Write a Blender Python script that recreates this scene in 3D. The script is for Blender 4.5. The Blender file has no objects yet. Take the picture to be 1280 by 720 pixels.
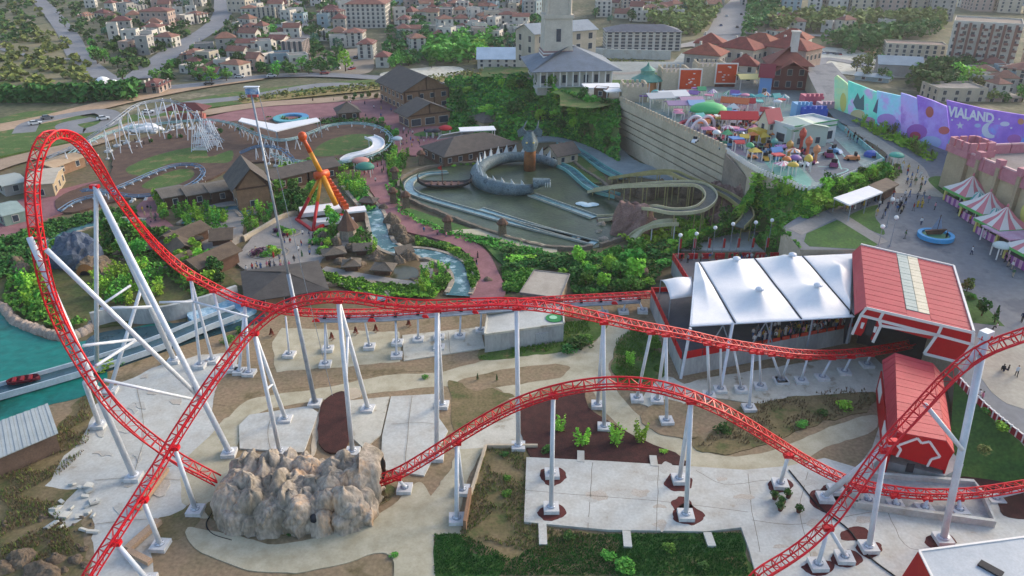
import bpy, math, random
from math import sin, cos, tan, atan, atan2, pi, sqrt
from mathutils import Vector, Matrix
from mathutils import noise as mnoise
random.seed(7)
rad = math.radians
sc = bpy.context.scene
COL = sc.collection

# ------------------------------------------------------------ camera
CAMH, TH, F = 65.0, rad(26.0), 950.0
cam_d = bpy.data.cameras.new("camera")
cam_d.sensor_width = 36.0
cam_d.lens = F / 1280 * 36
cam_d.clip_start = 1.0
cam_d.clip_end = 9000
cam = bpy.data.objects.new("camera", cam_d)
COL.objects.link(cam)
cam.location = (0, 0, CAMH)
cam.rotation_euler = (rad(90) - TH, 0, 0)
sc.camera = cam

# ------------------------------------------------------------ light
SUN_EL, SUN_AZ = rad(24), rad(58)          # azimuth from +Y towards +X
world = bpy.data.worlds.new("World")
sc.world = world
world.use_nodes = True
wn = world.node_tree.nodes
sky = wn.new("ShaderNodeTexSky")
sky.sky_type = 'NISHITA'
sky.sun_disc = False
sky.sun_elevation = SUN_EL
sky.sun_rotation = SUN_AZ
sky.dust_density = 2.5
world.node_tree.links.new(sky.outputs[0], wn["Background"].inputs[0])
wn["Background"].inputs[1].default_value = 0.15
sun_d = bpy.data.lights.new("sun", 'SUN')
sun_d.energy = 1.0
sun_d.angle = rad(19)
sun_d.color = (1.0, 0.83, 0.66)
sun = bpy.data.objects.new("sun", sun_d)
COL.objects.link(sun)
sdir = Vector((cos(SUN_EL) * sin(SUN_AZ), cos(SUN_EL) * cos(SUN_AZ), sin(SUN_EL)))
sun.rotation_euler = sdir.to_track_quat('Z', 'Y').to_euler()
sun.location = sdir * 400
sc.view_settings.view_transform = 'Standard'
sc.view_settings.look = 'None'
sc.view_settings.exposure = 1.16
sc.view_settings.gamma = 1.0
sc.cycles.max_bounces = 5
sc.cycles.diffuse_bounces = 3
sc.cycles.glossy_bounces = 2
sc.cycles.transmission_bounces = 2
sc.cycles.transparent_max_bounces = 4
sc.cycles.volume_bounces = 1

# ------------------------------------------------------------ picture to place
def dep(py): return tan(TH + atan((py - 360) / F))
def W(px, py, Y):
    z = CAMH - Y * dep(py)
    return Vector(((px - 640) / F * (Y * cos(TH) + (CAMH - z) * sin(TH)), Y, z))
def far_h(x, y):
    if y < 380: return 0.0
    t = min(1, (y - 380) / 320.0)
    t = t * t * (3 - 2 * t)
    r = max(0.0, (y - 760) / 900.0)
    return t * (9 + 6 * sin(x / 130 + 1.3) + 5 * sin(y / 85 + x / 200)) + r * 30
PLZ = (-3.7, 0.095)
SLAB = 0.36
KID = 13.8
def P(px, py, z=0.0):
    """the point of the ground (height z, or a sloping plane (a, b), or 'far') seen at a pixel"""
    d = dep(py)
    if z == 'far':
        Y = 300.0
        for _ in range(400):
            w = W(px, py, Y)
            if w.z <= far_h(w.x, w.y): break
            Y += 2.0 + Y * 0.002
        return w
    if isinstance(z, tuple):
        return W(px, py, (CAMH - z[0]) / (d + z[1]))
    return W(px, py, (CAMH - z) / d)
def on(z, p):
    return z[0] + z[1] * p.y if isinstance(z, tuple) else (far_h(p.x, p.y) if z == 'far' else z)

# ------------------------------------------------------------ materials
def lin(h):
    h = h.lstrip('#')
    out = []
    for i in (0, 2, 4):
        c = int(h[i:i + 2], 16) / 255
        out.append(c / 12.92 if c <= 0.04045 else ((c + 0.055) / 1.055) ** 2.4)
    return out
MATS = {}
def mat(name, c1, c2=None, scale=0.5, rough=0.8, fine=0.25, bump=0.0, metal=0.0, lo=0.35, hi=0.65, c3=None, spec=0.3, rnd=0.0, stretch=None, emit=0.0):
    """procedural surface: two or three colours mixed by noise, a finer grain on top"""
    if name in MATS: return MATS[name]
    m = bpy.data.materials.new(name)
    m.use_nodes = True
    nt = m.node_tree
    N, L = nt.nodes, nt.links
    b = N["Principled BSDF"]
    b.inputs["Roughness"].default_value = rough
    b.inputs["Metallic"].default_value = metal
    b.inputs["Specular IOR Level"].default_value = spec
    c1 = lin(c1) if isinstance(c1, str) else c1
    c2 = c1 if c2 is None else (lin(c2) if isinstance(c2, str) else c2)
    tc = N.new("ShaderNodeTexCoord")
    src = tc.outputs["Object"]
    if stretch:
        mp = N.new("ShaderNodeMapping"); mp.inputs["Scale"].default_value = stretch
        L.new(src, mp.inputs[0]); src = mp.outputs[0]
    n1 = N.new("ShaderNodeTexNoise")
    n1.inputs["Scale"].default_value = scale
    n1.inputs["Detail"].default_value = 7
    n1.inputs["Roughness"].default_value = 0.62
    L.new(src, n1.inputs["Vector"])
    r = N.new("ShaderNodeValToRGB")
    e = r.color_ramp.elements
    e[0].position, e[1].position = lo, hi
    e[0].color, e[1].color = (*c1, 1), (*c2, 1)
    if c3 is not None:
        x = r.color_ramp.elements.new((lo + hi) / 2 + 0.06)
        x.color = (*(lin(c3) if isinstance(c3, str) else c3), 1)
    L.new(n1.outputs[0], r.inputs[0])
    col = r.outputs[0]
    n2 = None
    if fine or bump:
        n2 = N.new("ShaderNodeTexNoise")
        n2.inputs["Scale"].default_value = scale * 9
        n2.inputs["Detail"].default_value = 4
        L.new(src, n2.inputs["Vector"])
    if fine or rnd:
        hs = N.new("ShaderNodeHueSaturation")
        val = None
        if fine:
            mr = N.new("ShaderNodeMapRange")
            mr.inputs[1].default_value, mr.inputs[2].default_value = 0.3, 0.7
            mr.inputs[3].default_value, mr.inputs[4].default_value = 1 - fine, 1 + fine
            L.new(n2.outputs[0], mr.inputs[0]); val = mr.outputs[0]
        if rnd:
            oi = N.new("ShaderNodeObjectInfo")
            mr2 = N.new("ShaderNodeMapRange")
            mr2.inputs[3].default_value, mr2.inputs[4].default_value = 1 - rnd, 1 + rnd
            L.new(oi.outputs["Random"], mr2.inputs[0])
            if val is not None:
                mu = N.new("ShaderNodeMath"); mu.operation = 'MULTIPLY'
                L.new(val, mu.inputs[0]); L.new(mr2.outputs[0], mu.inputs[1]); val = mu.outputs[0]
            else: val = mr2.outputs[0]
            mr3 = N.new("ShaderNodeMapRange")
            mr3.inputs[3].default_value, mr3.inputs[4].default_value = 0.5 - rnd * 0.07, 0.5 + rnd * 0.07
            L.new(oi.outputs["Random"], mr3.inputs[0]); L.new(mr3.outputs[0], hs.inputs["Hue"])
        L.new(val, hs.inputs["Value"])
        L.new(col, hs.inputs["Color"]); col = hs.outputs[0]
    L.new(col, b.inputs["Base Color"])
    if emit:
        L.new(col, b.inputs["Emission Color"]); b.inputs["Emission Strength"].default_value = emit
    if bump:
        bp = N.new("ShaderNodeBump")
        bp.inputs["Strength"].default_value = 0.6
        bp.inputs["Distance"].default_value = bump
        L.new(n2.outputs[0], bp.inputs["Height"]); L.new(bp.outputs[0], b.inputs["Normal"])
    MATS[name] = m
    return m

# ------------------------------------------------------------ mesh building
class MB:
    def __init__(s): s.v, s.f, s.m, s.ms = [], [], [], []
    def _mi(s, m):
        if m not in s.ms: s.ms.append(m)
        return s.ms.index(m)
    def add(s, v, f, m=None):
        o = len(s.v); k = s._mi(m)
        s.v += [tuple(p) for p in v]
        s.f += [tuple(i + o for i in q) for q in f]
        s.m += [k] * len(f)
    def box(s, c, size, m=None, rot=0.0, taper=1.0, tilt=None):
        x, y, z = size[0] / 2, size[1] / 2, size[2] / 2
        vs = [Vector((sx * x * (taper if sz > 0 else 1), sy * y * (taper if sz > 0 else 1), sz * z)) for sz in (-1, 1) for sx, sy in ((-1, -1), (1, -1), (1, 1), (-1, 1))]
        M = Matrix.Rotation(rot, 3, 'Z')
        if tilt is not None: M = M @ tilt
        s.add([M @ p + Vector(c) for p in vs], [(3, 2, 1, 0), (4, 5, 6, 7), (0, 1, 5, 4), (1, 2, 6, 5), (2, 3, 7, 6), (3, 0, 4, 7)], m)
    def bar(s, a, b, w, h, m=None, up=Vector((0, 0, 1))):
        a, b = Vector(a), Vector(b); t = (b - a).normalized()
        sd = t.cross(up)
        if sd.length < 1e-4: sd = t.cross(Vector((1, 0, 0)))
        sd.normalize(); u = sd.cross(t)
        vs = [p + sd * (i * w / 2) + u * (j * h / 2) for p in (a, b) for i, j in ((-1, -1), (1, -1), (1, 1), (-1, 1))]
        s.add(vs, [(3, 2, 1, 0), (4, 5, 6, 7), (0, 1, 5, 4), (1, 2, 6, 5), (2, 3, 7, 6), (3, 0, 4, 7)], m)
    def tube(s, pts, r, m=None, n=6, r2=None, cap=True):
        pts = [Vector(p) for p in pts]; k = len(pts); r2 = r if r2 is None else r2
        vs, fs = [], []
        ref = None
        for i, p in enumerate(pts):
            t = (pts[min(i + 1, k - 1)] - pts[max(i - 1, 0)]).normalized()
            if ref is None:
                ref = t.cross(Vector((0, 0, 1)))
                if ref.length < 0.05: ref = t.cross(Vector((1, 0, 0)))
            ref = (ref - t * ref.dot(t)).normalized()
            bn = t.cross(ref)
            rr = r + (r2 - r) * i / max(1, k - 1)
            vs += [p + ref * (cos(2 * pi * j / n) * rr) + bn * (sin(2 * pi * j / n) * rr) for j in range(n)]
        for i in range(k - 1):
            for j in range(n):
                j2 = (j + 1) % n
                fs.append((i * n + j, i * n + j2, (i + 1) * n + j2, (i + 1) * n + j))
        if cap:
            fs.append(tuple(range(n))[::-1]); fs.append(tuple((k - 1) * n + j for j in range(n)))
        s.add(vs, fs, m)
    def prism(s, poly, z0, z1, m=None, m2=None, bottom=True):
        """poly: list of (x, y) or 3-vectors; z0, z1 numbers or functions added to each point"""
        n = len(poly)
        a = 0.0
        for i in range(n):
            p, q = poly[i], poly[(i + 1) % n]
            a += p[0] * q[1] - q[0] * p[1]
        if a < 0: poly = list(poly)[::-1]
        zz0 = [z0 if not callable(z0) else z0(p) for p in poly]
        zz1 = [z1 if not callable(z1) else z1(p) for p in poly]
        vs = [(p[0], p[1], z) for p, z in zip(poly, zz0)] + [(p[0], p[1], z) for p, z in zip(poly, zz1)]
        s.add(vs, [tuple(range(n, 2 * n))], m)
        sd = [(i, (i + 1) % n, n + (i + 1) % n, n + i) for i in range(n)]
        if bottom: sd.append(tuple(range(n))[::-1])
        s.add(vs, sd, m if m2 is None else m2)
    def lathe(s, c, prof, m=None, n=12, sx=1.0, sy=1.0):
        c = Vector(c); vs, fs = [], []
        for r, z in prof:
            vs += [c + Vector((cos(2 * pi * j / n) * r * sx, sin(2 * pi * j / n) * r * sy, z)) for j in range(n)]
        for i in range(len(prof) - 1):
            for j in range(n):
                fs.append((i * n + j, i * n + (j + 1) % n, (i + 1) * n + (j + 1) % n, (i + 1) * n + j))
        fs.append(tuple(range(n))[::-1]); fs.append(tuple((len(prof) - 1) * n + j for j in range(n)))
        s.add(vs, fs, m)
    def quad(s, a, b, c, d, m=None): s.add([a, b, c, d], [(0, 1, 2, 3)], m)
    def grid(s, fn, nu, nv, m=None, closed=False):
        vs = [fn(i / (nu if closed else nu - 1), j / (nv - 1)) for j in range(nv) for i in range(nu)]
        fs = []
        for j in range(nv - 1):
            for i in range(nu if closed else nu - 1):
                i2 = (i + 1) % nu
                fs.append((j * nu + i, j * nu + i2, (j + 1) * nu + i2, (j + 1) * nu + i))
        s.add(vs, fs, m)
    def mesh(s, name, off=Vector((0, 0, 0)), mats=None, smooth=False):
        me = bpy.data.meshes.new(name)
        ox, oy, oz = off
        me.from_pydata([(x - ox, y - oy, z - oz) for x, y, z in s.v], [], s.f)
        ml = mats if mats is not None else s.ms
        for m in ml:
            me.materials.append(m)
        if len(s.ms) > 1: me.polygons.foreach_set("material_index", s.m)
        if smooth: me.polygons.foreach_set("use_smooth", [True] * len(s.f))
        me.update()
        return me
    def build(s, name, m=None, parent=None, smooth=False, loc=None):
        off = Vector((0, 0, 0))
        if parent is not None:
            off = parent.location.copy()
            q = parent.parent
            while q is not None: off += q.location; q = q.parent
        elif loc is not None: off = Vector(loc)
        o = bpy.data.objects.new(name, s.mesh(name, off, [m] if m is not None else None, smooth))
        COL.objects.link(o)
        if parent is not None: o.parent = parent
        elif loc is not None: o.location = off
        return o
def tag(o, label=None, cat=None, group=None, kind=None):
    if label: o['label'] = label
    if cat: o['category'] = cat
    if group: o['group'] = group
    if kind: o['kind'] = kind
    return o
def thing(name, label, cat, loc=(0, 0, 0), rz=0.0, group=None):
    o = bpy.data.objects.new(name, None)
    COL.objects.link(o)
    o.location = loc; o.rotation_euler = (0, 0, rz); o.empty_display_size = 0.3
    return tag(o, label, cat, group)
def inst(name, me, parent=None, loc=(0, 0, 0), rz=0.0, m=None, M=None):
    o = bpy.data.objects.new(name, me)
    COL.objects.link(o)
    if parent is not None: o.parent = parent
    if M is not None: o.matrix_local = M
    else: o.location = loc; o.rotation_euler = (0, 0, rz)
    if m is not None:
        o.material_slots[0].link = 'OBJECT'; o.material_slots[0].material = m
    return o
def copy_tree(o, loc, rz=None, scale=None, label=None, group=None, parent=None):
    c = o.copy(); COL.objects.link(c)
    if parent is not None: c.parent = parent
    if loc is not None: c.location = loc
    if rz is not None: c.rotation_euler = (0, 0, rz)
    if scale is not None: c.scale = scale if hasattr(scale, '__len__') else (scale,) * 3
    if label: c['label'] = label
    if group: c['group'] = group
    for ch in list(o.children): copy_tree(ch, None, parent=c)
    return c

def spline(pts, n=6, closed=False):
    """Catmull-Rom through vectors"""
    pts = [Vector(p) for p in pts]; k = len(pts); out = []
    for i in range(k if closed else k - 1):
        p1, p2 = pts[i], pts[(i + 1) % k]
        p0 = pts[(i - 1) % k] if closed or i > 0 else p1 * 2 - p2
        p3 = pts[(i + 2) % k] if closed or i + 2 < k else p2 * 2 - p1
        for j in range(n):
            t = j / n
            out.append(0.5 * ((2 * p1) + (p2 - p0) * t + (2 * p0 - 5 * p1 + 4 * p2 - p3) * t * t + (3 * p1 - p0 - 3 * p2 + p3) * t ** 3))
    if not closed: out.append(pts[-1])
    return out
def resample(pts, step):
    out = [pts[0]]; acc = 0.0
    for a, b in zip(pts, pts[1:]):
        d = (b - a).length
        while acc + d >= step:
            t = (step - acc) / d
            a = a.lerp(b, t); out.append(a); d = (b - a).length; acc = 0.0
        acc += d
    return out
def offset_line(pts, w):
    out = []
    for i, p in enumerate(pts):
        t = pts[min(i + 1, len(pts) - 1)] - pts[max(i - 1, 0)]
        t = Vector((t.x, t.y, 0)).normalized()
        out.append(p + Vector((-t.y, t.x, 0)) * w)
    return out

# ------------------------------------------------------------ ground sheets
LAY = [0]
def region(px, pl=0.0, smooth=True, jit=0.0, n=5):
    p = [P(x, y, pl) for x, y in px]
    if smooth: p = spline(p, n, True)
    if jit:
        q = []
        for i, a in enumerate(p):
            b = p[(i + 1) % len(p)]
            k = max(1, int((b - a).length / 0.9))
            for j in range(k):
                c = a.lerp(b, j / k)
                v = mnoise.noise_vector(c * 0.45) * jit + mnoise.noise_vector(c * 1.7) * jit * 0.4
                q.append(c + Vector((v.x, v.y, 0)))
        p = q
    return p
def sheet(name, px, m, pl=0.0, smooth=True, jit=0.0, lift=None, kind='structure', thick=0.0, side=None):
    LAY[0] += 1
    p = region(px, pl, smooth, jit)
    lift = 0.004 * LAY[0] if lift is None else lift
    b = MB()
    b.prism([(q.x, q.y) for q in p], lambda q: on(pl, Vector((q[0], q[1], 0))) - 0.02, lambda q: on(pl, Vector((q[0], q[1], 0))) + lift + thick, m, side or m, bottom=False)
    return tag(b.build(name), kind=kind)
def ribbon(name, px, width, m, pl=0.0, lift=None, thick=0.0, kind='structure', n=6, parent=None, z0=0.0):
    LAY[0] += 1
    lift = (0.004 * LAY[0] if lift is None else lift)
    c = spline([P(x, y, pl) for x, y in px], n)
    l, r = offset_line(c, width / 2), offset_line(c, -width / 2)
    b = MB(); k = len(c)
    zz = [on(pl, p) + lift + z0 for p in c]
    vs = [(p.x, p.y, z + thick) for p, z in zip(l, zz)] + [(p.x, p.y, z + thick) for p, z in zip(r, zz)]
    fs = [(k + i, k + i + 1, i + 1, i) for i in range(k - 1)]
    if thick:
        vs += [(p.x, p.y, z - 0.003) for p, z in zip(l, zz)] + [(p.x, p.y, z - 0.003) for p, z in zip(r, zz)]
        for i in range(k - 1):
            fs += [(i, i + 1, 2 * k + i + 1, 2 * k + i), (k + i + 1, k + i, 3 * k + i, 3 * k + i + 1)]
        fs += [(0, 2 * k, 3 * k, k), (k - 1, 2 * k - 1, 4 * k - 1, 3 * k - 1)]
    b.add(vs, fs, m)
    o = b.build(name, None, parent)
    if kind and parent is None: tag(o, kind=kind)
    return o
def wall_line(b, pts, w, h, m, closed=False, wob=0.0):
    """a low wall of width w and height h (number) along 3-D points"""
    k = len(pts)
    if closed: pts = pts + [pts[0]]; k += 1
    l, r = offset_line(pts, w / 2), offset_line(pts, -w / 2)
    vs, fs = [], []
    for i in range(k):
        hh = h * (1 + wob * mnoise.noise(pts[i] * 0.8))
        z = pts[i].z
        vs += [(l[i].x, l[i].y, z - .02), (l[i].x, l[i].y, z + hh), (r[i].x, r[i].y, z + hh), (r[i].x, r[i].y, z - .02)]
    for i in range(k - 1):
        for j in range(4):
            fs.append((i * 4 + j, (i + 1) * 4 + j, (i + 1) * 4 + (j + 1) % 4, i * 4 + (j + 1) % 4))
    fs += [(0, 1, 2, 3), tuple((k - 1) * 4 + j for j in (3, 2, 1, 0))]
    b.add(vs, fs, m)

ORD = "first second third fourth fifth sixth seventh eighth ninth tenth eleventh twelfth".split()
def ordinal(i):
    if i < 12: return ORD[i]
    k = i + 1
    return f"{k}{'th' if 10 <= k % 100 <= 20 else {1: 'st', 2: 'nd', 3: 'rd'}.get(k % 10, 'th')}"
NAMED = []     # (object, sentence without place, place, px)
def named(o, what, where, px):
    NAMED.append((o, what, where, px)); return o
def settle_labels():
    """give every repeat its own label: what it is, where it stands, and its turn from the left where several stand there"""
    def fit(t):
        for a in (', leftmost of these|, leftmost', ', rightmost of these|, rightmost', ' from the left| from left', ' the | ', ', | ', ' the | ', ' of | ', ' small | ', ' beside | by ', ' white | ', ' a | '):
            if len(t.split()) <= 16: return t
            t = t.replace(*a.split('|'))
        return t
    def col(o):
        d = o.location - Vector((0, 0, CAMH))
        return d.x / (d.y * cos(TH) - d.z * sin(TH))
    d = {}
    for r in NAMED: d.setdefault((r[1], r[2]), []).append(r)
    for (what, where), rs in d.items():
        rs.sort(key=lambda r: col(r[0]))
        for i, r in enumerate(rs):
            if len(rs) == 1: r[0]['label'] = f"{what} {where}"
            elif i == 0: r[0]['label'] = f"{what} {where}, leftmost of these"
            elif i == len(rs) - 1: r[0]['label'] = f"{what} {where}, rightmost of these"
            else: r[0]['label'] = f"{what} {where}, {ordinal(i)} from the left"
        for r in rs: r[0]['label'] = fit(r[0]['label'])
# ============================================================ palette
M_CONC = mat('pale_concrete', '#bdbcb0', '#8f8878', 0.35, 0.9, 0.08, 0.01, c3='#b2b0a3')
M_CONC2 = mat('bright_concrete', '#b6b9b4', '#958e80', 0.3, 0.9, 0.1, 0.01, c3='#aaa9a1', lo=.42, hi=.72)
M_CONCW = mat('wall_concrete', '#a9adac', '#878b8a', 0.3, 0.85, 0.12, 0.01, stretch=(1, 1, .35))
M_PATH = mat('beige_path', '#b3ae98', '#9d977f', 0.4, 0.9, 0.07, 0.01)
M_DIRT = mat('bare_dirt', '#8a7760', '#6a5f45', 0.22, 0.95, 0.22, 0.03, c3='#82745b')
M_DIRTG = mat('weedy_dirt', '#7a6c50', '#4c5730', 0.3, 0.95, 0.25, 0.04, c3='#665f40')
M_SOILDK = mat('dark_soil', '#4b3a33', '#5f4c40', 0.4, 0.95, 0.25, 0.04)
M_MULCH = mat('red_mulch', '#492a27', '#36201e', 0.8, 0.95, 0.35, 0.05)
M_GRASS = mat('mown_grass', '#35592a', '#4d6b30', 0.25, 0.9, 0.3, 0.05, c3='#41642b')
M_GRASSW = mat('rough_grass', '#3d5a26', '#6a6540', 0.25, 0.95, 0.3, 0.06, c3='#48602c', lo=.38, hi=.6)
M_SCRUB = mat('scrub_ground', '#3f4a30', '#857c69', 0.06, 0.95, 0.35, 0.2, c3='#62604a')
M_ASPH = mat('grey_asphalt', '#6e7176', '#7d7f82', 0.15, 0.85, 0.1)
M_PLAZA = mat('plaza_paving', '#686d74', '#5b6068', 0.12, 0.8, 0.1, c3='#737679')
M_PLAZAB = mat('beige_paving', '#a6a193', '#958f83', 0.2, 0.85, 0.1)
M_REDPAV = mat('pink_brick_paving', '#8c6468', '#7a5457', 0.25, 0.9, 0.12, 0.01)
M_GREYPAV = mat('grey_paving', '#8f8c87', '#7f7c78', 0.25, 0.9, 0.1)
M_WHITE = mat('white_steel', '#ccd3dc', '#b9c2cd', 0.6, 0.4, 0.05, spec=.5)
M_RED = mat('red_steel', '#d60e21', '#be0c1c', 0.7, 0.4, 0.06, spec=.35)
M_REDW = mat('red_cladding', '#b50d16', '#a60b12', 0.5, 0.6, 0.05)
M_REDROOF = mat('red_metal_roof', '#b03a44', '#a3323c', 0.4, 0.55, 0.08)
M_TRIM = mat('white_trim', '#d6d4d0', None, 1, 0.6, 0.05)
M_FOOT = mat('footing_concrete', '#cbcdcd', '#b9bcbc', 1.0, 0.9, 0.1)
M_GALV = mat('galvanised_steel', '#9aa3ad', '#838c96', 0.8, 0.45, 0.1, metal=.3)
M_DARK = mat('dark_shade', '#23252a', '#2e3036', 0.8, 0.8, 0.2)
M_BLACK = mat('black_rubber_and_shade', '#15161a', None, 1, 0.7, 0.1)
M_MEMB = mat('white_membrane', '#e2e2e2', '#d6d8da', 0.2, 0.6, 0.03)
M_BROWNROOF = mat('grey_shingle_roof', '#5b5550', '#4c4845', 0.6, 0.9, 0.2, 0.02)
M_WOOD = mat('brown_timber', '#624a3d', '#513c31', 0.7, 0.85, 0.2)
M_WOODL = mat('tan_timber', '#8f7159', '#7b604b', 0.7, 0.85, 0.15)
M_BEIGE = mat('beige_stucco', '#a8977d', '#998a72', 0.3, 0.9, 0.08)
M_SAND = mat('sand_stone', '#bdb19b', '#a99d88', 0.2, 0.9, 0.1)
M_SANDDK = mat('sand_joint', '#5f5848', None, 0.5, 0.95, 0.1)
M_ROCK = mat('grey_rockwork', '#857b6e', '#b7a890', 0.55, 0.9, 0.28, 0.12, c3='#9f9586')
M_ROCKR = mat('red_rockwork', '#6f5750', '#8a7068', 0.4, 0.9, 0.3, 0.12)
M_ROCKD = mat('brown_rock', '#5e5347', '#7a6b58', 0.4, 0.95, 0.3, 0.15)
M_WATER = mat('lake_water', '#333f33', '#47543f', 0.15, 0.3, 0.2, 0.1, spec=.12)
M_TURQ = mat('turquoise_water', '#0d6a62', '#0a4a3e', 0.07, 0.3, 0.2, 0.12, spec=.15, c3='#117066')
M_FLUME = mat('flume_water', '#33585f', '#57828c', 0.4, 0.15, 0.2, 0.05, spec=.5)
M_RAPID = mat('rapid_water', '#2c5c60', '#c4dade', 0.45, 0.25, 0.15, 0.08, spec=.3, lo=.5, hi=.76)

# ============================================================ ground
def base_ground():
    b = MB()
    xs = [-1300, -900] + list(range(-600, 601, 40)) + [900, 1300]
    ys = [-60, 0, 40, 80, 150, 250, 330] + list(range(380, 800, 20)) + [850, 900, 1000, 1200, 1600]
    vs = [(x, y, far_h(x, y)) for y in ys for x in xs]
    n = len(xs)
    fs = [(j * n + i, j * n + i + 1, (j + 1) * n + i + 1, (j + 1) * n + i) for j in range(len(ys) - 1) for i in range(n - 1)]
    b.add(vs, fs, M_SCRUB)
    tag(b.build('ground'), kind='structure')
base_ground()

# ---- infield of the coaster
sheet('infield_ground', [(-60, 760), (-60, 560), (60, 480), (200, 430), (320, 395), (640, 372), (860, 362), (1100, 385), (1330, 470), (1400, 760)], M_DIRT, smooth=False)
sheet('hillside_ground', [(-80, 780), (-80, 560), (30, 575), (75, 530), (118, 470), (150, 480), (110, 545), (100, 620), (105, 680), (125, 780)], M_DIRTG, jit=1.0)
sheet('concrete_yard', [(105, 790), (118, 690), (116, 640), (84, 660), (70, 640), (95, 612), (58, 608), (82, 570), (108, 540), (118, 510), (150, 478), (205, 455), (245, 445), (300, 438), (296, 455), (272, 480), (262, 520), (275, 560), (245, 600), (230, 640), (200, 650), (190, 700), (200, 790)], M_CONC2, jit=.5, smooth=False)
sheet('pale_clearing', [(225, 600), (262, 545), (290, 520), (300, 560), (285, 590), (272, 640), (235, 640)], M_PATH, jit=.8)
sheet('muddy_puddle', [(196, 650), (225, 640), (246, 628), (252, 650), (225, 672), (200, 675)], M_DIRTG, jit=.6)
sheet('footpath', [(234, 572), (262, 545), (300, 508), (330, 495), (400, 486), (480, 470), (545, 466), (600, 452), (690, 440), (735, 432), (752, 415), (762, 400), (785, 402), (783, 420), (762, 455), (770, 485), (800, 520), (850, 548), (880, 565), (910, 570), (960, 565), (1010, 545), (1088, 518), (1092, 538), (1030, 560), (990, 582), (930, 590), (870, 583), (835, 570), (790, 545), (755, 515), (738, 488), (700, 482), (640, 500), (628, 488), (600, 482), (540, 484), (480, 490), (400, 500), (335, 512), (305, 530), (285, 560), (262, 575)], M_PATH, jit=.35)
sheet('dirt_island', [(572, 476), (610, 466), (660, 458), (700, 455), (712, 462), (700, 472), (650, 480), (600, 488), (570, 484)], M_DIRT, jit=.5)
sheet('concrete_pad', [(340, 428), (352, 410), (500, 415), (500, 452), (430, 460), (345, 470)], M_PATH, jit=.4, smooth=False)
sheet('dirt_strip', [(300, 470), (430, 458), (500, 452), (560, 448), (545, 462), (480, 468), (400, 482), (330, 492), (290, 508), (265, 505), (275, 485)], M_DIRT, jit=.6)
sheet('concrete_pad', [(505, 452), (503, 420), (600, 410), (606, 436)], M_CONC, smooth=False, thick=.15)
sheet('lawn', [(600, 450), (606, 432), (640, 420), (700, 405), (760, 398), (748, 420), (705, 438), (640, 448)], M_GRASSW, jit=.6)
sheet('dirt_patch', [(560, 475), (565, 505), (570, 540), (600, 520), (640, 495), (620, 488), (590, 486)], M_DIRTG, jit=.7)
sheet('concrete_pad', [(299, 533), (312, 520), (386, 509), (398, 517), (380, 567), (300, 562)], M_CONC2, smooth=False, thick=.18)
sheet('concrete_pad', [(436, 502), (487, 497), (476, 545), (455, 562), (440, 548)], M_CONC, smooth=False, thick=.15)
sheet('concrete_pad', [(489, 497), (546, 494), (546, 520), (560, 540), (530, 596), (476, 588), (478, 545)], M_CONC2, smooth=False, thick=.18)
sheet('mulch_bed', [(404, 505), (430, 492), (438, 530), (432, 562), (408, 566), (398, 545)], M_MULCH, jit=.3, lift=.3)
sheet('stone_kerb', [(392, 530), (410, 498), (440, 486), (452, 496), (420, 505), (402, 525), (396, 560), (388, 570)], M_SAND, jit=.4)
sheet('footpath', [(560, 590), (575, 560), (600, 545), (606, 560), (590, 590), (575, 640), (575, 668), (541, 670), (527, 640), (545, 610)], M_PATH, jit=.4)
sheet('concrete_pad', [(553, 560), (575, 540), (640, 515), (690, 500), (662, 560), (607, 560)], M_CONC, jit=.5, smooth=False)
sheet('weedy_ground', [(575, 667), (606, 560), (655, 556), (662, 575), (655, 657), (700, 664), (690, 730), (560, 740)], M_DIRTG, jit=.5, smooth=False)
sheet('mulch_bed', [(650, 515), (690, 496), (728, 490), (742, 515), (790, 545), (850, 572), (846, 584), (720, 577), (668, 574), (655, 555)], M_MULCH, jit=.5, lift=.22)
sheet('grass_verge', [(542, 740), (542, 668), (575, 667), (590, 690), (640, 700), (690, 670), (760, 668), (880, 668), (925, 664), (935, 700), (945, 740)], M_GRASS, jit=.6, smooth=False)
sheet('rough_ground', [(640, 740), (630, 690), (660, 665), (755, 668), (775, 690), (760, 740)], M_DIRTG, jit=1.0)
sheet('rough_ground', [(820, 740), (830, 705), (880, 690), (930, 690), (940, 740)], M_GRASSW, jit=1.0)
sheet('concrete_slab', [(658, 574), (655, 655), (760, 665), (882, 667), (926, 662), (936, 690), (955, 760), (1400, 760), (1400, 650), (1280, 640), (1180, 600), (1080, 590), (1030, 575), (985, 585), (930, 590), (870, 586), (760, 579)], M_CONC2, smooth=False, thick=.16, lift=SLAB - .16)
sheet('footpath', [(235, 660), (258, 663), (300, 672), (345, 681), (400, 672), (450, 655), (490, 632), (520, 605), (533, 612), (545, 640), (541, 668), (541, 745), (500, 745), (490, 698), (470, 692), (430, 705), (370, 716), (310, 712), (260, 696), (236, 678)], M_PATH, jit=.25)
sheet('weedy_ground', [(258, 640), (300, 668), (380, 668), (440, 650), (490, 620), (478, 605), (420, 640), (330, 665), (272, 630)], M_DIRTG, jit=.5)
sheet('rough_ground', [(870, 560), (905, 530), (940, 505), (1080, 482), (1090, 508), (1010, 535), (960, 555), (905, 568)], M_DIRTG, jit=.7)
sheet('concrete_apron', [(820, 465), (855, 480), (900, 470), (1000, 455), (1085, 440), (1110, 462), (1115, 500), (1090, 490), (985, 497), (952, 505), (905, 500), (870, 495), (835, 520), (800, 505)], M_CONC, jit=.3, smooth=False)
sheet('rough_ground', [(800, 520), (835, 500), (870, 520), (872, 545), (850, 548), (820, 540)], M_DIRT, jit=.5)
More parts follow.
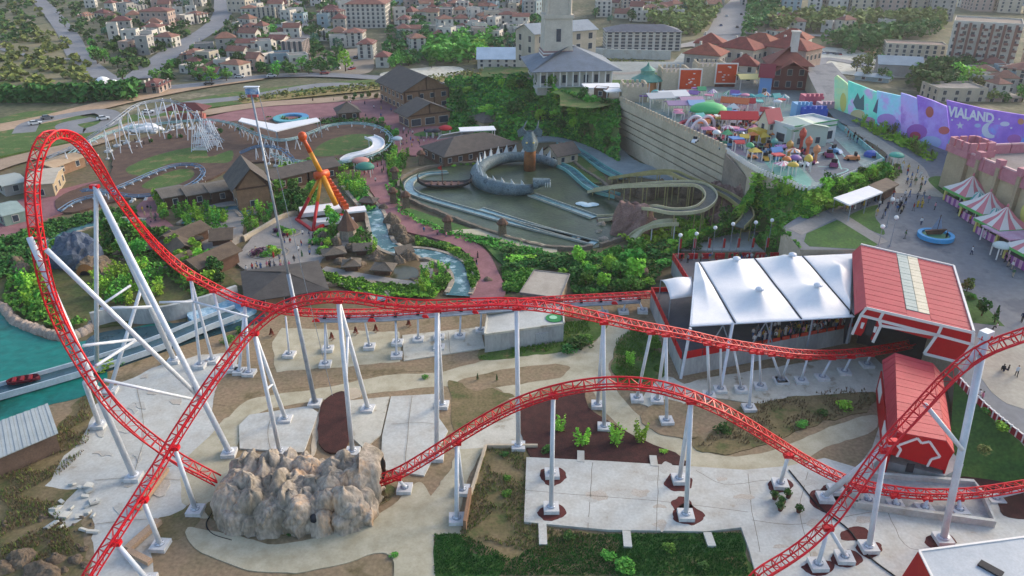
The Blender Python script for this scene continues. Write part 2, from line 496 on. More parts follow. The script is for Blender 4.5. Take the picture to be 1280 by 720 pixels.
sheet('rough_lawn', [(775, 425), (800, 405), (825, 440), (830, 470), (800, 490), (772, 475), (765, 455)], M_GRASSW, jit=.6)
sheet('concrete_yard', [(1060, 600), (1090, 560), (1110, 500), (1095, 460), (1120, 455), (1200, 600), (1240, 640), (1180, 650)], M_CONC, smooth=False)
sheet('mulch_bed', [(1196, 600), (1300, 594), (1320, 640), (1260, 650), (1240, 625)], M_MULCH, jit=.4, lift=.42)

M_CRACK = mat('joint_dark', '#6f6a60', '#7d786e', 1, .95, .2)
M_SMEAR = [mat('smear_brown', '#a8a195', '#b0aba1', .6, .95, .15), mat('smear_grey', '#a6a69f', '#aeaea8', .6, .95, .15)]
def crack(px, z): 
    c = spline([P(x, y, z) for x, y in px], 4)
    for i in range(1, len(c) - 1): c[i] += mnoise.noise_vector(c[i] * .9) * .12 * Vector((1, 1, 0))
    l, r = offset_line(c, .035), offset_line(c, -.035); k = len(c); b = MB()
    b.add([(p.x, p.y, z + .006) for p in l + r], [(k + i, k + i + 1, i + 1, i) for i in range(k - 1)], M_CRACK); tag(b.build('slab_joint'), kind='structure')
for px in ([(741, 578), (738, 620), (735, 661)], [(823, 582), (822, 625), (820, 666)], [(656, 613), (740, 620), (822, 626), (935, 640)], [(870, 588), (905, 605), (960, 600)], [(935, 592), (940, 640), (950, 690)], [(1010, 590), (1000, 640), (1020, 720)], [(1110, 640), (1130, 680), (1160, 690)], [(940, 650), (1000, 655), (1090, 640)]): crack(px, SLAB)
SR = random.Random(12)
for k in range(26):
    x, y = (SR.uniform(665, 1000), SR.uniform(584, 660)) if k < 15 else (SR.uniform(960, 1120), SR.uniform(600, 715))
    w, h = SR.uniform(5, 17), SR.uniform(2.5, 8)
    sheet('slab_stain', [(x + w * cos(a) * SR.uniform(.5, 1.2), y + h * sin(a) * SR.uniform(.5, 1.2)) for a in [i * pi / 4 for i in range(8)]], M_SMEAR[k % 2], SLAB, jit=.5, lift=.002 + .0004 * k)
for k in range(22):
    x, y = SR.uniform(110, 260), SR.uniform(470, 700)
    if x > 225 and y > 560: continue
    w, h = SR.uniform(5, 15), SR.uniform(3, 8)
    sheet('slab_stain', [(x + w * cos(a) * SR.uniform(.5, 1.2), y + h * sin(a) * SR.uniform(.5, 1.2)) for a in [i * pi / 4 for i in range(8)]], M_SMEAR[k % 2], 0.0, jit=.5, lift=.06 + .001 * k)
for px in ([(118, 600), (165, 597), (225, 600)], [(120, 655), (160, 650), (195, 648)], [(170, 480), (180, 540), (165, 600)]): crack(px, .09)
for px in ([(489, 530), (520, 528), (546, 530)], [(515, 496), (510, 540), (505, 590)], [(340, 512), (335, 540), (338, 564)], [(560, 414), (563, 443)]): crack(px, .34)
# ============================================================ red coaster
TIES = [0]
TIE_MAX = 300
def tie_mesh(g, hgt, lw):
    b = MB()
    b.box((0, 0, -.02), (.12, g, .1), M_RED)
    b.bar((0, g / 2, 0), (0, lw / 2, -hgt), .09, .09, M_RED, Vector((1, 0, 0)))
    b.bar((0, -g / 2, 0), (0, -lw / 2, -hgt), .09, .09, M_RED, Vector((1, 0, 0)))
    b.box((0, 0, -hgt), (.1, lw, .09), M_RED)
    return b.mesh('crosstie')
GA, HG, LW = 1.35, .85, .8
TIE_ME = tie_mesh(GA, HG, LW)
def track(name, label, pts, ups, near, step=1.25):
    """pts: (px, py, Y) along the track; ups: {index: up}; near(p) says whether a tie is its own part"""
    wp = [W(*p) for p in pts]
    ks = sorted(ups)
    uu = []
    for i in range(len(wp)):
        a = max([k for k in ks if k <= i], default=ks[0]); c = min([k for k in ks if k >= i], default=ks[-1])
        t = 0 if a == c else (i - a) / (c - a)
        uu.append(Vector(ups[a]).lerp(Vector(ups[c]), t))
    line = spline(wp, 12)
    ul = []
    for i in range(len(wp) - 1):
        for j in range(12): ul.append(uu[i].lerp(uu[i + 1], j / 12))
    ul.append(uu[-1])
    # even spacing
    L = [0.0]
    for a, b in zip(line, line[1:]): L.append(L[-1] + (b - a).length)
    n = int(L[-1] / step)
    fr = []; k = 0
    for i in range(n + 1):
        s = L[-1] * i / n
        while k < len(L) - 2 and L[k + 1] < s: k += 1
        t = (s - L[k]) / max(1e-6, L[k + 1] - L[k])
        fr.append((line[k].lerp(line[k + 1], t), ul[k].lerp(ul[k + 1], t)))
    F3 = []
    for i, (p, u) in enumerate(fr):
        t = (fr[min(i + 1, n)][0] - fr[max(i - 1, 0)][0]).normalized()
        sd = u.cross(t).normalized()
        u = t.cross(sd).normalized()
        F3.append((p, t, sd, u))
    mid = F3[n // 2][0]
    root = thing(name, label, 'coaster track', (mid.x, mid.y, 0), group='red roller coaster track sections')
    for s in (-1, 1):
        b = MB(); b.tube([p + sd * (s * GA / 2) for p, t, sd, u in F3], .115, M_RED, 6); b.build('rail', M_RED, root, True)
    for s in (-1, 1):
        b = MB(); b.tube([p + sd * (s * LW / 2) - u * HG for p, t, sd, u in F3], .095, M_RED, 5); b.build('lower_chord', M_RED, root, True)
    b = MB(); rest = MB(); far = False
    for i in range(n):
        p, t, sd, u = F3[i]; q, _, sd2, u2 = F3[i + 1]
        e = 1 if i % 2 else -1
        b.bar(p + sd * (e * GA / 2) , q - sd2 * (e * GA / 2) , .06, .06, M_RED, u)
        for s in (-1, 1):
            if i % 2: b.bar(p + sd * (s * GA / 2), q + sd2 * (s * LW / 2) - u2 * HG, .06, .06, M_RED, sd)
            else: b.bar(p + sd * (s * LW / 2) - u * HG, q + sd2 * (s * GA / 2), .06, .06, M_RED, sd)
        M = Matrix((t, sd, u)).transposed().to_4x4()
        M.translation = p - root.location
        if near(p) and TIES[0] < TIE_MAX:
            TIES[0] += 1
            inst('crosstie', TIE_ME, root, M=M)
        else:
            far = True
            vs = [M @ v.co + root.location for v in TIE_ME.vertices]
            rest.add(vs, [tuple(f.vertices) for f in TIE_ME.polygons], M_RED)
    b.build('lattice', M_RED, root)
    if far: tag(rest.build('crosstie_run', M_RED, root), kind='stuff')
    return F3

def leg_ball(b, p, r): b.lathe(p, [(r * .5, -r * .85), (r, 0), (r * .5, r * .85)], M_WHITE, 8)
FOOT_ME = None
def foot_mesh():
    b = MB()
    b.prism([(-.92, -.92), (.92, -.92), (.92, .92), (-.92, .92)], -.4, .55, M_FOOT)
    b.lathe((0, 0, .55), [(.55, 0), (.55, .08)], M_GALV, 10)
    for k in range(6):
        b.box((.42 * cos(k * pi / 3), .42 * sin(k * pi / 3), .68), (.09, .09, .18), M_GALV)
    return b.mesh('footing')
FOOT_ME = foot_mesh()
def support(top, feet, label, r=.26, braces=(), zf=0.0, r2=None, head=True, group='white coaster support columns', m=None, name='coaster_support', cat='support column', foot=True, zft=.6):
    """top: world point (or several, one per foot); feet: pixels of the footings on the ground"""
    m = m or M_WHITE
    fp = [P(f[0], f[1], zf) if len(f) == 2 else Vector(f) for f in feet]
    tops = top if isinstance(top, list) else [top] * len(fp)
    root = thing(name, label, cat, fp[0], group=group)
    for f, t in zip(fp, tops):
        b = MB(); b.tube([f + Vector((0, 0, zft if foot else -.2)), t], r, m, 9, r2 or r * .85)
        b.lathe(f + Vector((0, 0, zft)), [(r * 1.7, 0), (r * 1.7, .1)], m, 9)
        o = b.build('column', m, root, True)
        if foot: inst('footing', FOOT_ME, root, f - fp[0], random.uniform(-.1, .1))
    for (i, ti, j, tj) in braces:
        b = MB()
        a = fp[i].lerp(tops[i], ti); c = fp[j].lerp(tops[j], tj)
        b.tube([a, c], r * .55, m, 6); b.build('brace', m, root, True)
    if head:
        t0 = tops[0]
        b = MB(); b.box(t0 + Vector((0, 0, -.1)), (1.1, .7, .45), M_RED); b.build('track_bracket', M_RED, root)
    return root

A_PTS = [(815, 366, 125.5), (760, 369, 123.3), (700, 372, 121), (640, 376, 118), (560, 382, 113.5), (480, 388, 110), (400, 389, 108.5), (345, 384, 108.5), (300, 372, 108.5), (262, 354, 108), (230, 335, 106.5), (205, 313, 105), (180, 285, 102.5), (158, 255, 99.5), (140, 230, 97), (125, 206, 94.5), (109, 184, 91), (93, 169, 87.5), (75, 163, 84), (58, 167, 81), (46, 185, 79.5), (39, 212, 78.5), (37, 240, 78), (40, 275, 77.5), (45, 305, 77), (52, 340, 76.5), (62, 375, 76), (78, 412, 75.5), (95, 442, 75), (118, 478, 74.5), (145, 512, 74), (180, 543, 73.5), (225, 574, 73.5), (274, 599, 73.5)]
A_UPS = {0: (0, 0, 1), 8: (0, 0, 1), 10: (.55, -.1, .8), 13: (.7, .3, .45), 16: (.35, .45, .8), 18: (0, .05, 1), 20: (-.25, -.6, .75), 22: (-.35, -1, .35), 26: (-.1, -1, .4), 29: (.25, -.9, .6), 31: (.1, -.45, .9), 33: (0, 0, 1)}
B_PTS = [(462, 603, 74.5), (500, 588, 73.5), (550, 558, 72.5), (580, 539, 72), (620, 516, 71.5), (660, 498, 71.2), (700, 486, 71), (740, 479, 70.7), (780, 477, 70.5), (820, 481, 70.3), (860, 492, 70), (900, 508, 70.2), (940, 530, 71), (980, 555, 72), (1020, 579, 73), (1060, 598, 73), (1100, 608, 72.5), (1150, 614, 72), (1200, 614, 72), (1240, 610, 72.3), (1320, 597, 73.5)]
B_UPS = {0: (0, -.25, 1), 5: (0, -.35, 1), 9: (0, -.3, 1), 13: (-.1, -.15, 1), 17: (0, .25, 1), 20: (0, .35, 1)}
C_PTS = [(85, 765, 55), (110, 715, 58), (140, 668, 61), (170, 622, 64.5), (195, 582, 68), (215, 547, 70.5), (240, 508, 73.5), (265, 471, 76.5), (290, 437, 79.5), (310, 413, 82), (335, 391, 84), (360, 378, 85), (390, 371, 84.5), (420, 369, 83.5), (450, 371, 83), (490, 377, 82.5), (535, 380, 82), (590, 378, 82.3), (640, 377, 83), (690, 382, 84.5), (740, 392, 86), (800, 405, 88), (855, 415, 90.5), (905, 426, 93), (960, 435, 96), (1000, 440, 98.5), (1040, 441, 101), (1080, 438, 103), (1115, 433, 105), (1140, 428, 107)]
C_UPS = {0: (-.25, .1, 1), 8: (-.2, .1, 1), 12: (.05, -.3, 1), 16: (0, -.3, 1), 22: (0, -.2, 1), 29: (0, 0, 1)}
D_PTS = [(930, 742, 56.5), (950, 718, 58), (985, 696, 60), (1010, 678, 61.3), (1040, 649, 63), (1060, 622, 64), (1090, 579, 65.3), (1115, 547, 66), (1140, 520, 66.5), (1165, 493, 66.8), (1190, 467, 67), (1215, 447, 67), (1245, 431, 67), (1300, 412, 67.5)]
D_UPS = {0: (-.3, -.2, 1), 6: (-.35, -.35, 1), 10: (-.3, -.6, .8), 13: (0, -.6, .8)}
nearf = lambda p: p.y < 112
TB = track('coaster_track', 'red lattice coaster track arching as a low airtime hill out of the rock tunnel', B_PTS, B_UPS, nearf)
TC = track('coaster_track', 'red lattice coaster track rising from the bottom left corner and running level into the station', C_PTS, C_UPS, lambda p: p.y < 84)
TD = track('coaster_track', 'red lattice coaster track climbing past the small red shed to the right edge', D_PTS, D_UPS, nearf)
TA = track('coaster_track', 'red lattice coaster track of the launch straight and tall hill diving to the tunnel', A_PTS, A_UPS, lambda p: p.z > 9 and p.y < 100)

def near_track(T, px, py):
    """the track point whose picture lies closest to a pixel (underside of the spine)"""
    best = None
    for p, t, sd, u in T:
        q = p - u * HG
        d = q - Vector((0, 0, CAMH))
        z = d.y * cos(TH) - d.z * sin(TH)
        x, y = 640 + F * d.x / z, 360 - F * (d.y * sin(TH) + d.z * cos(TH)) / z
        e = (x - px) ** 2 + (y - py) ** 2
        if best is None or e < best[0]: best = (e, q)
    return best[1]
S = support
def sup(T, tp, feet, label, **k): return S(near_track(T, *tp), feet, label, **k)
# --- under the long track (C)
sup(TC, (208, 560), [(245, 640)], 'slanted white column under the red track just left of the rock tunnel', r=0.30)
sup(TC, (172, 622), [(201, 684)], 'slanted white column under the red track beside the muddy puddle', r=0.30)
sup(TC, (142, 668), [(184, 728)], 'slanted white column at the bottom edge below the lower left track', r=0.30)
sup(TC, (312, 414), [(350, 567), (357, 526)], 'tall white twin leg support footed on the stained pad by the mast', r=0.30, braces=[(0, .55, 1, .45)])
sup(TC, (420, 372), [(441, 567), (460, 513)], 'tall white twin leg support standing between mulch circle and big concrete pad', r=0.33, braces=[(0, .48, 1, .72)])
sup(TC, (540, 384), [(546, 573), (553, 508)], 'tall white twin leg support with one foot on the big pad', r=0.33)
sup(TC, (645, 382), [(648, 560)], 'single tall white column rising from the path by the mulch bed', r=0.33)
sup(TC, (757, 400), [(755, 536), (747, 508)], 'white twin leg support on the beige path crossing behind the airtime hill', r=0.28)
sup(TC, (810, 410), [(796, 500)], 'leaning white column standing on weedy ground left of the station wall', r=0.25)
sup(TC, (835, 415), [(833, 528), (821, 502)], 'white twin leg support before the corner of the station wall', r=0.25)
sup(TC, (888, 425), [(886, 496)], 'single white column in front of the concrete station wall', r=0.23)
sup(TC, (939, 435), [(936, 512)], 'single white column in front of the station wall below the queue', r=0.23)
for k, (t1, f1) in enumerate([((963, 437), (975, 478)), ((988, 440), (977, 478)), ((1011, 441), (1001, 478)), ((1037, 441), (1027, 474)), ((1064, 440), (1055, 467)), ((1090, 437), (1083, 458))]):
    o = sup(TC, t1, [f1], '', r=0.20)
    named(o, 'short slanted white column under the brake run', 'beside the station apron', t1[0])
for k, (t1, f1) in enumerate([((905, 426), (900, 489)), ((921, 428), (926, 489)), ((948, 434), (950, 485))]):
    o = sup(TC, t1, [f1], '', r=0.18)
    named(o, 'thin white strut under the red track', 'by the station wall apron', t1[0])
# --- airtime hill (B)
sup(TB, (500, 592), [(506, 613)], 'short white post just outside the rock tunnel mouth', r=0.23)
sup(TB, (569, 550), [(571, 651), (578, 615)], 'white twin leg support beside the low timber edged wall', r=0.28)
sup(TB, (694, 492), [(689, 637), (690, 594)], 'white twin leg support standing on two mulch ringed footings at the left of the slab', r=0.30, zf=SLAB)
sup(TB, (870, 500), [(857, 646), (849, 601)], 'white twin leg support with red mulch stains at the middle of the slab', r=0.30, zf=SLAB)
sup(TB, (990, 565), [(975, 607)], 'short white post under the descending track near the potted shrubs', r=0.25, zf=SLAB)
for k, (t1, f1) in enumerate([((1085, 610), (1084, 628)), ((1120, 616), (1119, 634)), ((1155, 618), (1155, 638)), ((1198, 618), (1198, 640))]):
    o = sup(TB, t1, [f1], '', r=0.25, zf=SLAB)
    named(o, 'squat column holding the low track', 'inside the concrete trough', t1[0])
S(near_track(TB, 1300, 606), [(1243, 626)], 'fallen looking slanted white strut at the right edge on red mulch', r=0.26, head=False)
# --- right climb (D)
sup(TD, (1110, 560), [(1085, 686)], 'tall white column right of the crossing tracks', r=0.33, zf=SLAB)
D_TOP = near_track(TD, 1243, 433) + Vector((-.6, .4, 1.3))
r_ = S(D_TOP, [(1178, 676)], 'tallest white column at the right with a slanted brace and white cap', r=0.39, r2=.42, zf=SLAB)
b = MB(); b.box(D_TOP + Vector((0, 0, .2)), (1.2, .9, .8), M_WHITE, .5); b.build('cap', M_WHITE, r_)
b = MB(); b.tube([near_track(TD, 1152, 512), W(1203, 562, 66.6)], .26, M_WHITE, 7); b.build('brace', M_WHITE, r_, True)
b = MB(); b.tube([D_TOP + Vector((0, 0, -.3)), W(1200, 470, 67.3)], .3, M_WHITE, 7); b.build('arm', M_WHITE, r_, True)
S([near_track(TD, 1113, 552), near_track(TD, 1108, 560)], [(1031, 624), (1045, 614)], 'thick slanted white twin tubes leaning up to the crossing track', r=0.37, zf=SLAB)
sup(TD, (1041, 656), [(1022, 708), (1055, 699)], 'low white inverted V support near the bottom right', r=0.25, zf=SLAB)
# --- top hat (A)
S(W(37, 297, 77), [(168, 598)], 'long outer column of the top hat leaning along the diving track', r=0.41, head=False)
S(W(106, 478, 75.2), [(125, 533)], 'inner column of the top hat beside the hillside edge', r=0.34, head=False)
r_ = S([W(118, 232, 95.5), W(120, 236, 95.5)], [(287, 568), (218, 452)], 'great slanted white leg pair under the top hat crest', r=0.41)
b = MB(); b.tube([W(58, 312, 76.8), W(255, 502, 86)], .3, M_WHITE, 8); b.build('long_brace', M_WHITE, r_, True)
for a_, c_ in (((104, 432, 78), (172, 424, 88)), ((120, 457, 76), (172, 424, 88)), ((130, 475, 75), (250, 501, 85))):
    b = MB(); b.tube([W(*a_), W(*c_)], .2, M_WHITE, 7); b.build('brace', M_WHITE, r_, True)
r_ = S(W(120, 233, 95.5), [(122, 462)], 'upright white column of the top hat standing left of the great slanted legs', r=0.33, head=False)
r_ = S(W(179, 352, 103), [(139, 490)], 'backward leaning white leg crossing behind the great slanted legs', r=0.31, head=False)
for a_, c_ in (((125, 386, 97), (197, 383, 101)), ((130, 379, 98), (163, 357, 103)), ((199, 378, 104), (242, 377, 106)), ((242, 377, 106), (310, 396, 104))):
    b = MB(); b.tube([W(*a_), W(*c_)], .19, M_WHITE, 7); b.build('brace', M_WHITE, r_, True)
for t1, fs, lb in (((240, 344), [(251, 458), (266, 452)], 'white twin leg support below the curve into the top hat'), ((267, 360), [(291, 463)], 'single white post below the launch track end beside the rapids'), ((306, 378), [(312, 468), (300, 466)], 'white leg pair at the start of the climb')):
    sup(TA, t1, fs, lb, r=0.25)
# launch straight: posts and the grey bed
LB = []
for p, t, sd, u in TA:
    if p.x > -32 and p.y > 105 and p.x < 23.5: LB.append(p)
root = thing('launch_bed', 'long grey steel bed carrying the launch straight behind the beige path', 'track bed', (LB[len(LB) // 2].x, LB[len(LB) // 2].y, 0))
b = MB()
for s in (-.95, .95): b.tube([p + Vector((0, s, -1.35)) for p in LB], .22, M_GALV, 6)
b.build('side_beam', M_GALV, root)
b = MB()
wall_line(b, [p + Vector((0, 0, -1.3)) for p in LB], 1.7, .2, M_GALV)
b.build('deck_plate', M_GALV, root)
for k in range(4, len(LB), 7):
    b = MB(); b.box(LB[k] + Vector((0, -1.1, -1.05)), (1.3, .35, .55), M_RED, taper=0.49); b.build('red_bracket', M_RED, root)
for i in range(0, len(LB) - 1, 3):
    b = MB(); b.box(LB[i] + Vector((0, 0, -.95)), (.5, 1.2, .3), M_DARK); b.build('magnet_fin', M_DARK, root)
for tp, fs in (((354, 398), [(362, 445)]), ((402, 405), [(407, 457), (410, 438)]), ((459, 400), [(462, 435)]), ((494, 399), [(496, 446), (497, 430)]), ((521, 398), [(523, 426)]), ((548, 397), [(549, 436), (549, 423)]), ((574, 395), [(575, 422)]), ((601, 393), [(601, 415)]), ((630, 390), [(630, 410)]), ((754, 381), [(754, 393)]), ((779, 379), [(779, 391)]), ((800, 377), [(803, 390)])):
    tpt = near_track(TA, tp[0], tp[1] - 8) + Vector((0, 0, -.6))
    o = S(tpt, fs, '', r=0.18, head=False, group='short posts under the launch bed')
    named(o, ('twin footed' if len(fs) > 1 else 'single footed') + ' short white post', 'under the grey launch bed', tp[0])

# grey mast in the middle of the yard
mb_ = P(394, 506); mt = W(313, 112, 99)
root = thing('mast', 'slender grey mast with a blue and white board on top, footed on the yard', 'mast', mb_)
inst('footing', FOOT_ME, root, (0, 0, 0))
b = MB(); b.tube([mb_ + Vector((0, 0, .6)), mb_.lerp(mt, .45)], .36, M_GALV, 9, .28); b.build('lower_tube', M_GALV, root, True)
b = MB(); b.tube([mb_.lerp(mt, .44), mt], .2, M_GALV, 8, .14); b.build('upper_tube', M_GALV, root, True)
b = MB(); b.box(mt + Vector((.2, 0, -.2)), (1.7, .5, .7), mat('mast_blue', '#3a6fa8', '#c7d2dc', 1.2, .5, .1)); b.build('top_board', None, root)
b = MB(); b.box(mt + Vector((.2, 0, .35)), (1.9, .7, .1), M_WHITE); b.build('top_cap', None, root)
b = MB(); b.box(mt + Vector((.2, 0, -.8)), (1.3, .4, .3), mat('pale_red', '#a85a58', None, 1, .6)); b.build('lower_board', None, root)
b = MB(); b.tube([mb_ + Vector((2.2, 2, 0)), mt + Vector((.9, .3, -.6))], .05, M_GALV, 4); b.build('cable', None, root)
# ============================================================ station and right side
def VPL(px, py, A, B, off=0.0):
    """the point where a pixel's ray meets the upright plane through A and B (off metres towards the camera)"""
    A, B = Vector(A), Vector(B)
    n = Vector((-(B - A).y, (B - A).x, 0)).normalized()
    o = Vector((0, 0, CAMH))
    d = (W(px, py, 100) - o)
    if n.dot(d) > 0: n = -n
    k = n.dot(A + n * off - o) / n.dot(d)
    return o + d * k
def plate(b, px, A, B, th, m, off=0.0):
    """a flat board standing in the plane of A and B with its outline given as pixels, th thick backwards"""
    A, B = Vector(A), Vector(B)
    f = [VPL(x, y, A, B, off) for x, y in px]
    n = Vector((-(B - A).y, (B - A).x, 0)).normalized()
    if n.dot(f[0] - Vector((0, 0, CAMH))) < 0: n = -n
    k = len(f)
    nn = sum(((f[i] - f[0]).cross(f[i + 1] - f[0]) for i in range(1, k - 1)), Vector())
    if nn.dot(n) > 0: f = f[::-1]
    g = [p + n * th for p in f]
    b.add(f + g, [tuple(range(k)), tuple(range(2 * k - 1, k - 1, -1))] + [(i + k, (i + 1) % k + k, (i + 1) % k, i) for i in range(k)], m)
def bars(b, px, A, B, w, m, off=.06, closed=False):
    pts = [VPL(x, y, A, B, off) for x, y in px]
    if closed: pts.append(pts[0])
    n = Vector((-(Vector(B) - Vector(A)).y, (Vector(B) - Vector(A)).x, 0)).normalized()
    for i, (p, q) in enumerate(zip(pts, pts[1:])):
        b.bar(p, q, w, .12 + .006 * (i % 3), m, n)

DECK = 3.2
FL, FR, BR = W(849, 471, 101.4), W(1068, 402, 112), W(1078, 309, 141)
B2, B1, B0 = W(841, 318, 140), W(866, 358, 125.5), W(814, 361, 125)
M_DECK = mat('deck_paving', '#4d4f55', '#5a5b60', .5, .85, .1)
st = thing('station_platform', 'concrete boarding platform with red parapets below the white tent roofs', 'platform', (FL.x, FL.y, 0))
b = MB(); b.prism([(p.x, p.y) for p in (FL, FR, BR, B2, B1, B0)], -.1, DECK - .05, M_CONCW, M_CONCW); b.build('wall', None, st)
b = MB(); b.prism([(p.x, p.y) for p in (FL, FR, BR, B2, B1, B0)], DECK - .04, DECK, M_DECK, M_DECK); b.build('floor', None, st)
def z_(p, z): return Vector((p.x, p.y, z))
M_PANEL = mat('printed_red_panel', '#b01520', '#b8a8a4', .9, .5, .1, lo=.58, hi=.66)
M_PANEL2 = mat('printed_dark_panel', '#2b3550', '#9a3038', .9, .6, .1, lo=.5, hi=.6)
def parapet(a, c, h, m, name, n):
    for i in range(n):
        p, q = a.lerp(c, i / n + .01), a.lerp(c, (i + 1) / n - .01)
        b = MB(); wall_line(b, [z_(p, DECK), z_(q, DECK)], .16, h, m); b.build(name, m, st)
parapet(FL, B0, 1.15, M_REDW, 'parapet_panel', 6)
parapet(B1, B2, 1.3, M_PANEL, 'parapet_panel', 6)
parapet(B2, BR, 1.2, M_PANEL, 'parapet_panel', 14)
parapet(FL.lerp(FR, .02), FL.lerp(FR, .3), 1.25, M_REDW, 'parapet_panel', 3)
M_ORANGE = mat('orange_red_barrier', '#b8321c', '#c4a49a', 1.2, .5, .1, lo=.6, hi=.66)
parapet(FL.lerp(FR, .34), FL.lerp(FR, 1), .6, M_ORANGE, 'barrier_panel', 12)
b = MB(); wall_line(b, [z_(B0, DECK), z_(B0.lerp(B1, .98), DECK)], .16, .9, M_REDW); b.build('parapet_panel', None, st)
# canopy
ZE = 8.5
def eave(px, py): return P(px, py, ZE)
cf = [eave(863, 407), eave(919, 404), eave(1002, 399), eave(1068, 395)]
cb = [eave(870, 328), eave(874, 328), eave(943, 323), eave(1003, 320), eave(1068, 317)]
PK = [P(921, 323, 10.9), P(950, 361, 11.2), P(991, 318, 10.9), P(1023, 356, 11.2), P(884, 352, 9.6), P(1052, 331, 10.6)]
def mem_h(p, u=None, v=.5):
    if u is None: return ZE
    t = 1 - abs(2 * u - 1); h = .1 * t
    for k, q in enumerate(PK):
        d = (Vector((p.x, p.y)) - Vector((q.x, q.y))).length
        h += (q.z - ZE) * max(0, 1 - d / 9) ** 1.9
    return ZE + h * t ** .8 * min(1, v / .2, .35 + (1 - v) / .12)
cn = thing('canopy', 'white membrane tent roof of four skewed panels with pointed tops over the queue', 'canopy', (cf[1].x, cf[1].y, DECK))
pan = [(cf[0], cf[1], cb[0], cb[1]), (cf[1], cf[2], cb[1], cb[2]), (cf[2], cf[3], cb[2], cb[3]), (cf[3], cf[3] + Vector((.05, 0, 0)), cb[3], cb[4])]
for i, (a, c, d, e) in enumerate(pan):
    def fn(u, v):
        p = a.lerp(c, .006 + u * .988).lerp(d.lerp(e, .006 + u * .988), v)
        ed = min(v, 1 - v)
        return Vector((p.x, p.y, mem_h(p, u, v)))
    b = MB(); b.grid(fn, 26, 34, M_MEMB)
    o = b.build('membrane_panel', None, cn, True)
    md = o.modifiers.new('thickness', 'SOLIDIFY'); md.thickness = .06
for (a, c) in ((cf[1], cb[1]), (cf[2], cb[2]), (cf[3], cb[3])):
    pts = [a.lerp(c, t / 24) for t in range(25)]
    b = MB(); b.tube([z_(p, mem_h(p) + .05) for p in pts], .11, M_DARK, 5); b.build('valley_cable', None, cn)
for q in PK[:4]:
    b = MB(); b.lathe((q.x, q.y, q.z - .15), [(.75, 0), (.65, .3), (.2, .5)], M_WHITE, 10); b.build('peak_cap', None, cn)
for a, c in ((cf[0], cf[3]), (cb[0], cb[4]), (cf[0], cb[0])):
    b = MB(); b.tube([z_(a, ZE - .1), z_(c, ZE - .1)], .14, M_WHITE, 6); b.build('edge_beam', None, cn)
for k, t in enumerate((.005, .25, .5, .75, 1)):
    f = cf[0].lerp(cf[3], t); bk = cb[0].lerp(cb[4], t)
    for q, y in ((f, .5), (bk, -.5)):
        b = MB(); b.tube([Vector((q.x, q.y + y, DECK)), Vector((q.x, q.y + y, ZE - .1))], .15, M_GALV, 7); b.build('post', None, cn)
for x0, x1 in ((.12, .2), (.28, .2), (.38, .46), (.54, .46)):
    a = cf[0].lerp(cf[3], x0); c = cf[0].lerp(cf[3], x1)
    b = MB(); b.tube([Vector((a.x, a.y + .4, DECK)), Vector((c.x, c.y + .3, ZE - .4))], .1, M_GALV, 6); b.build('brace', None, cn)
for px, py, fx, fy in ((863, 410, 851, 473), (916, 404, 901, 486)):
    b = MB(); b.tube([P(fx, fy, 0), P(px, py, ZE)], .24, M_WHITE, 8); b.build('raking_post', None, cn)
# small tent at the left corner of the platform
s_ = [P(x, y, 7.2) for x, y in ((826, 350), (864, 346), (868, 370), (838, 374))]
c2 = thing('small_canopy', 'small white curved tent at the left corner of the platform', 'canopy', (s_[3].x, s_[3].y, DECK))
def fs(u, v):
    p = s_[3].lerp(s_[2], u).lerp(s_[0].lerp(s_[1], u), v)
    return p + Vector((0, 0, 1.5 * (1 - (2 * v - 1) ** 2) * (.5 + .5 * sin(pi * u))))
b = MB(); b.grid(fs, 12, 12, M_MEMB); o = b.build('membrane_panel', None, c2, True)
o.modifiers.new('thickness', 'SOLIDIFY').thickness = .05
for p in s_:
    b = MB(); b.tube([z_(p, DECK), p], .1, M_GALV, 6); b.build('post', None, c2)

# ---- big red barn over the track
RA, RB = W(1083, 384, 104), W(1217, 415, 96.2)
RZ = RA.z
cA, cB = W(1076, 306, 128), W(1192, 333, 119)
bn = thing('red_barn', 'big red barn shaped station building with pale skylight strips in its roof', 'building', (RA.x, RA.y, 0))
def roofpt(u, v, dz=0.0): return RA.lerp(RB, u).lerp(cA.lerp(cB, u), v) + Vector((0, 0, dz))
def roofslab(b, u0, u1, v0, v1, th, m, d0=0.0, d1=0.0, n=1):
    q = [roofpt(u0, v0, d0), roofpt(u1, v0, d1), roofpt(u1, v1, d1), roofpt(u0, v1, d0)]
    w = [p - Vector((0, 0, th)) for p in q]
    b.add(q + w, [(0, 1, 2, 3), (7, 6, 5, 4), (0, 4, 5, 1), (1, 5, 6, 2), (2, 6, 7, 3), (3, 7, 4, 0)], m)
M_SKY1, M_SKY2 = mat('skylight_grey', '#a3aca4', '#93a099', .8, .4, .1), mat('skylight_cream', '#cdc4ab', '#bfb59b', .8, .4, .1)
for k in range(26):
    v0, v1 = k / 26, (k + 1) / 26
    for (u0, u1, m, nm, dz) in ((0.0, .395, M_REDROOF, 'roof_sheet', 0), (.625, 1.0, M_REDROOF, 'roof_sheet', 0)):
        b = MB(); roofslab(b, u0, u1, v0 + .001, v1 - .002, .25, m, dz + .03 * (k % 2), dz + .03 * (k % 2)); b.build(nm, None, bn)
for k in range(18):
    v0, v1 = .1 + k * .05, .1 + (k + 1) * .05
    for (u0, u1, m) in ((.4, .51, M_SKY1), (.515, .62, M_SKY2)):
        b = MB(); roofslab(b, u0, u1, v0 + .001, v1 - .003, .2, m, .1 + .02 * (k % 2), .1 + .02 * (k % 2)); b.build('skylight_pane', None, bn)
b = MB(); roofslab(b, .398, .622, .0, .099, .25, M_REDROOF); b.build('roof_sheet', None, bn)
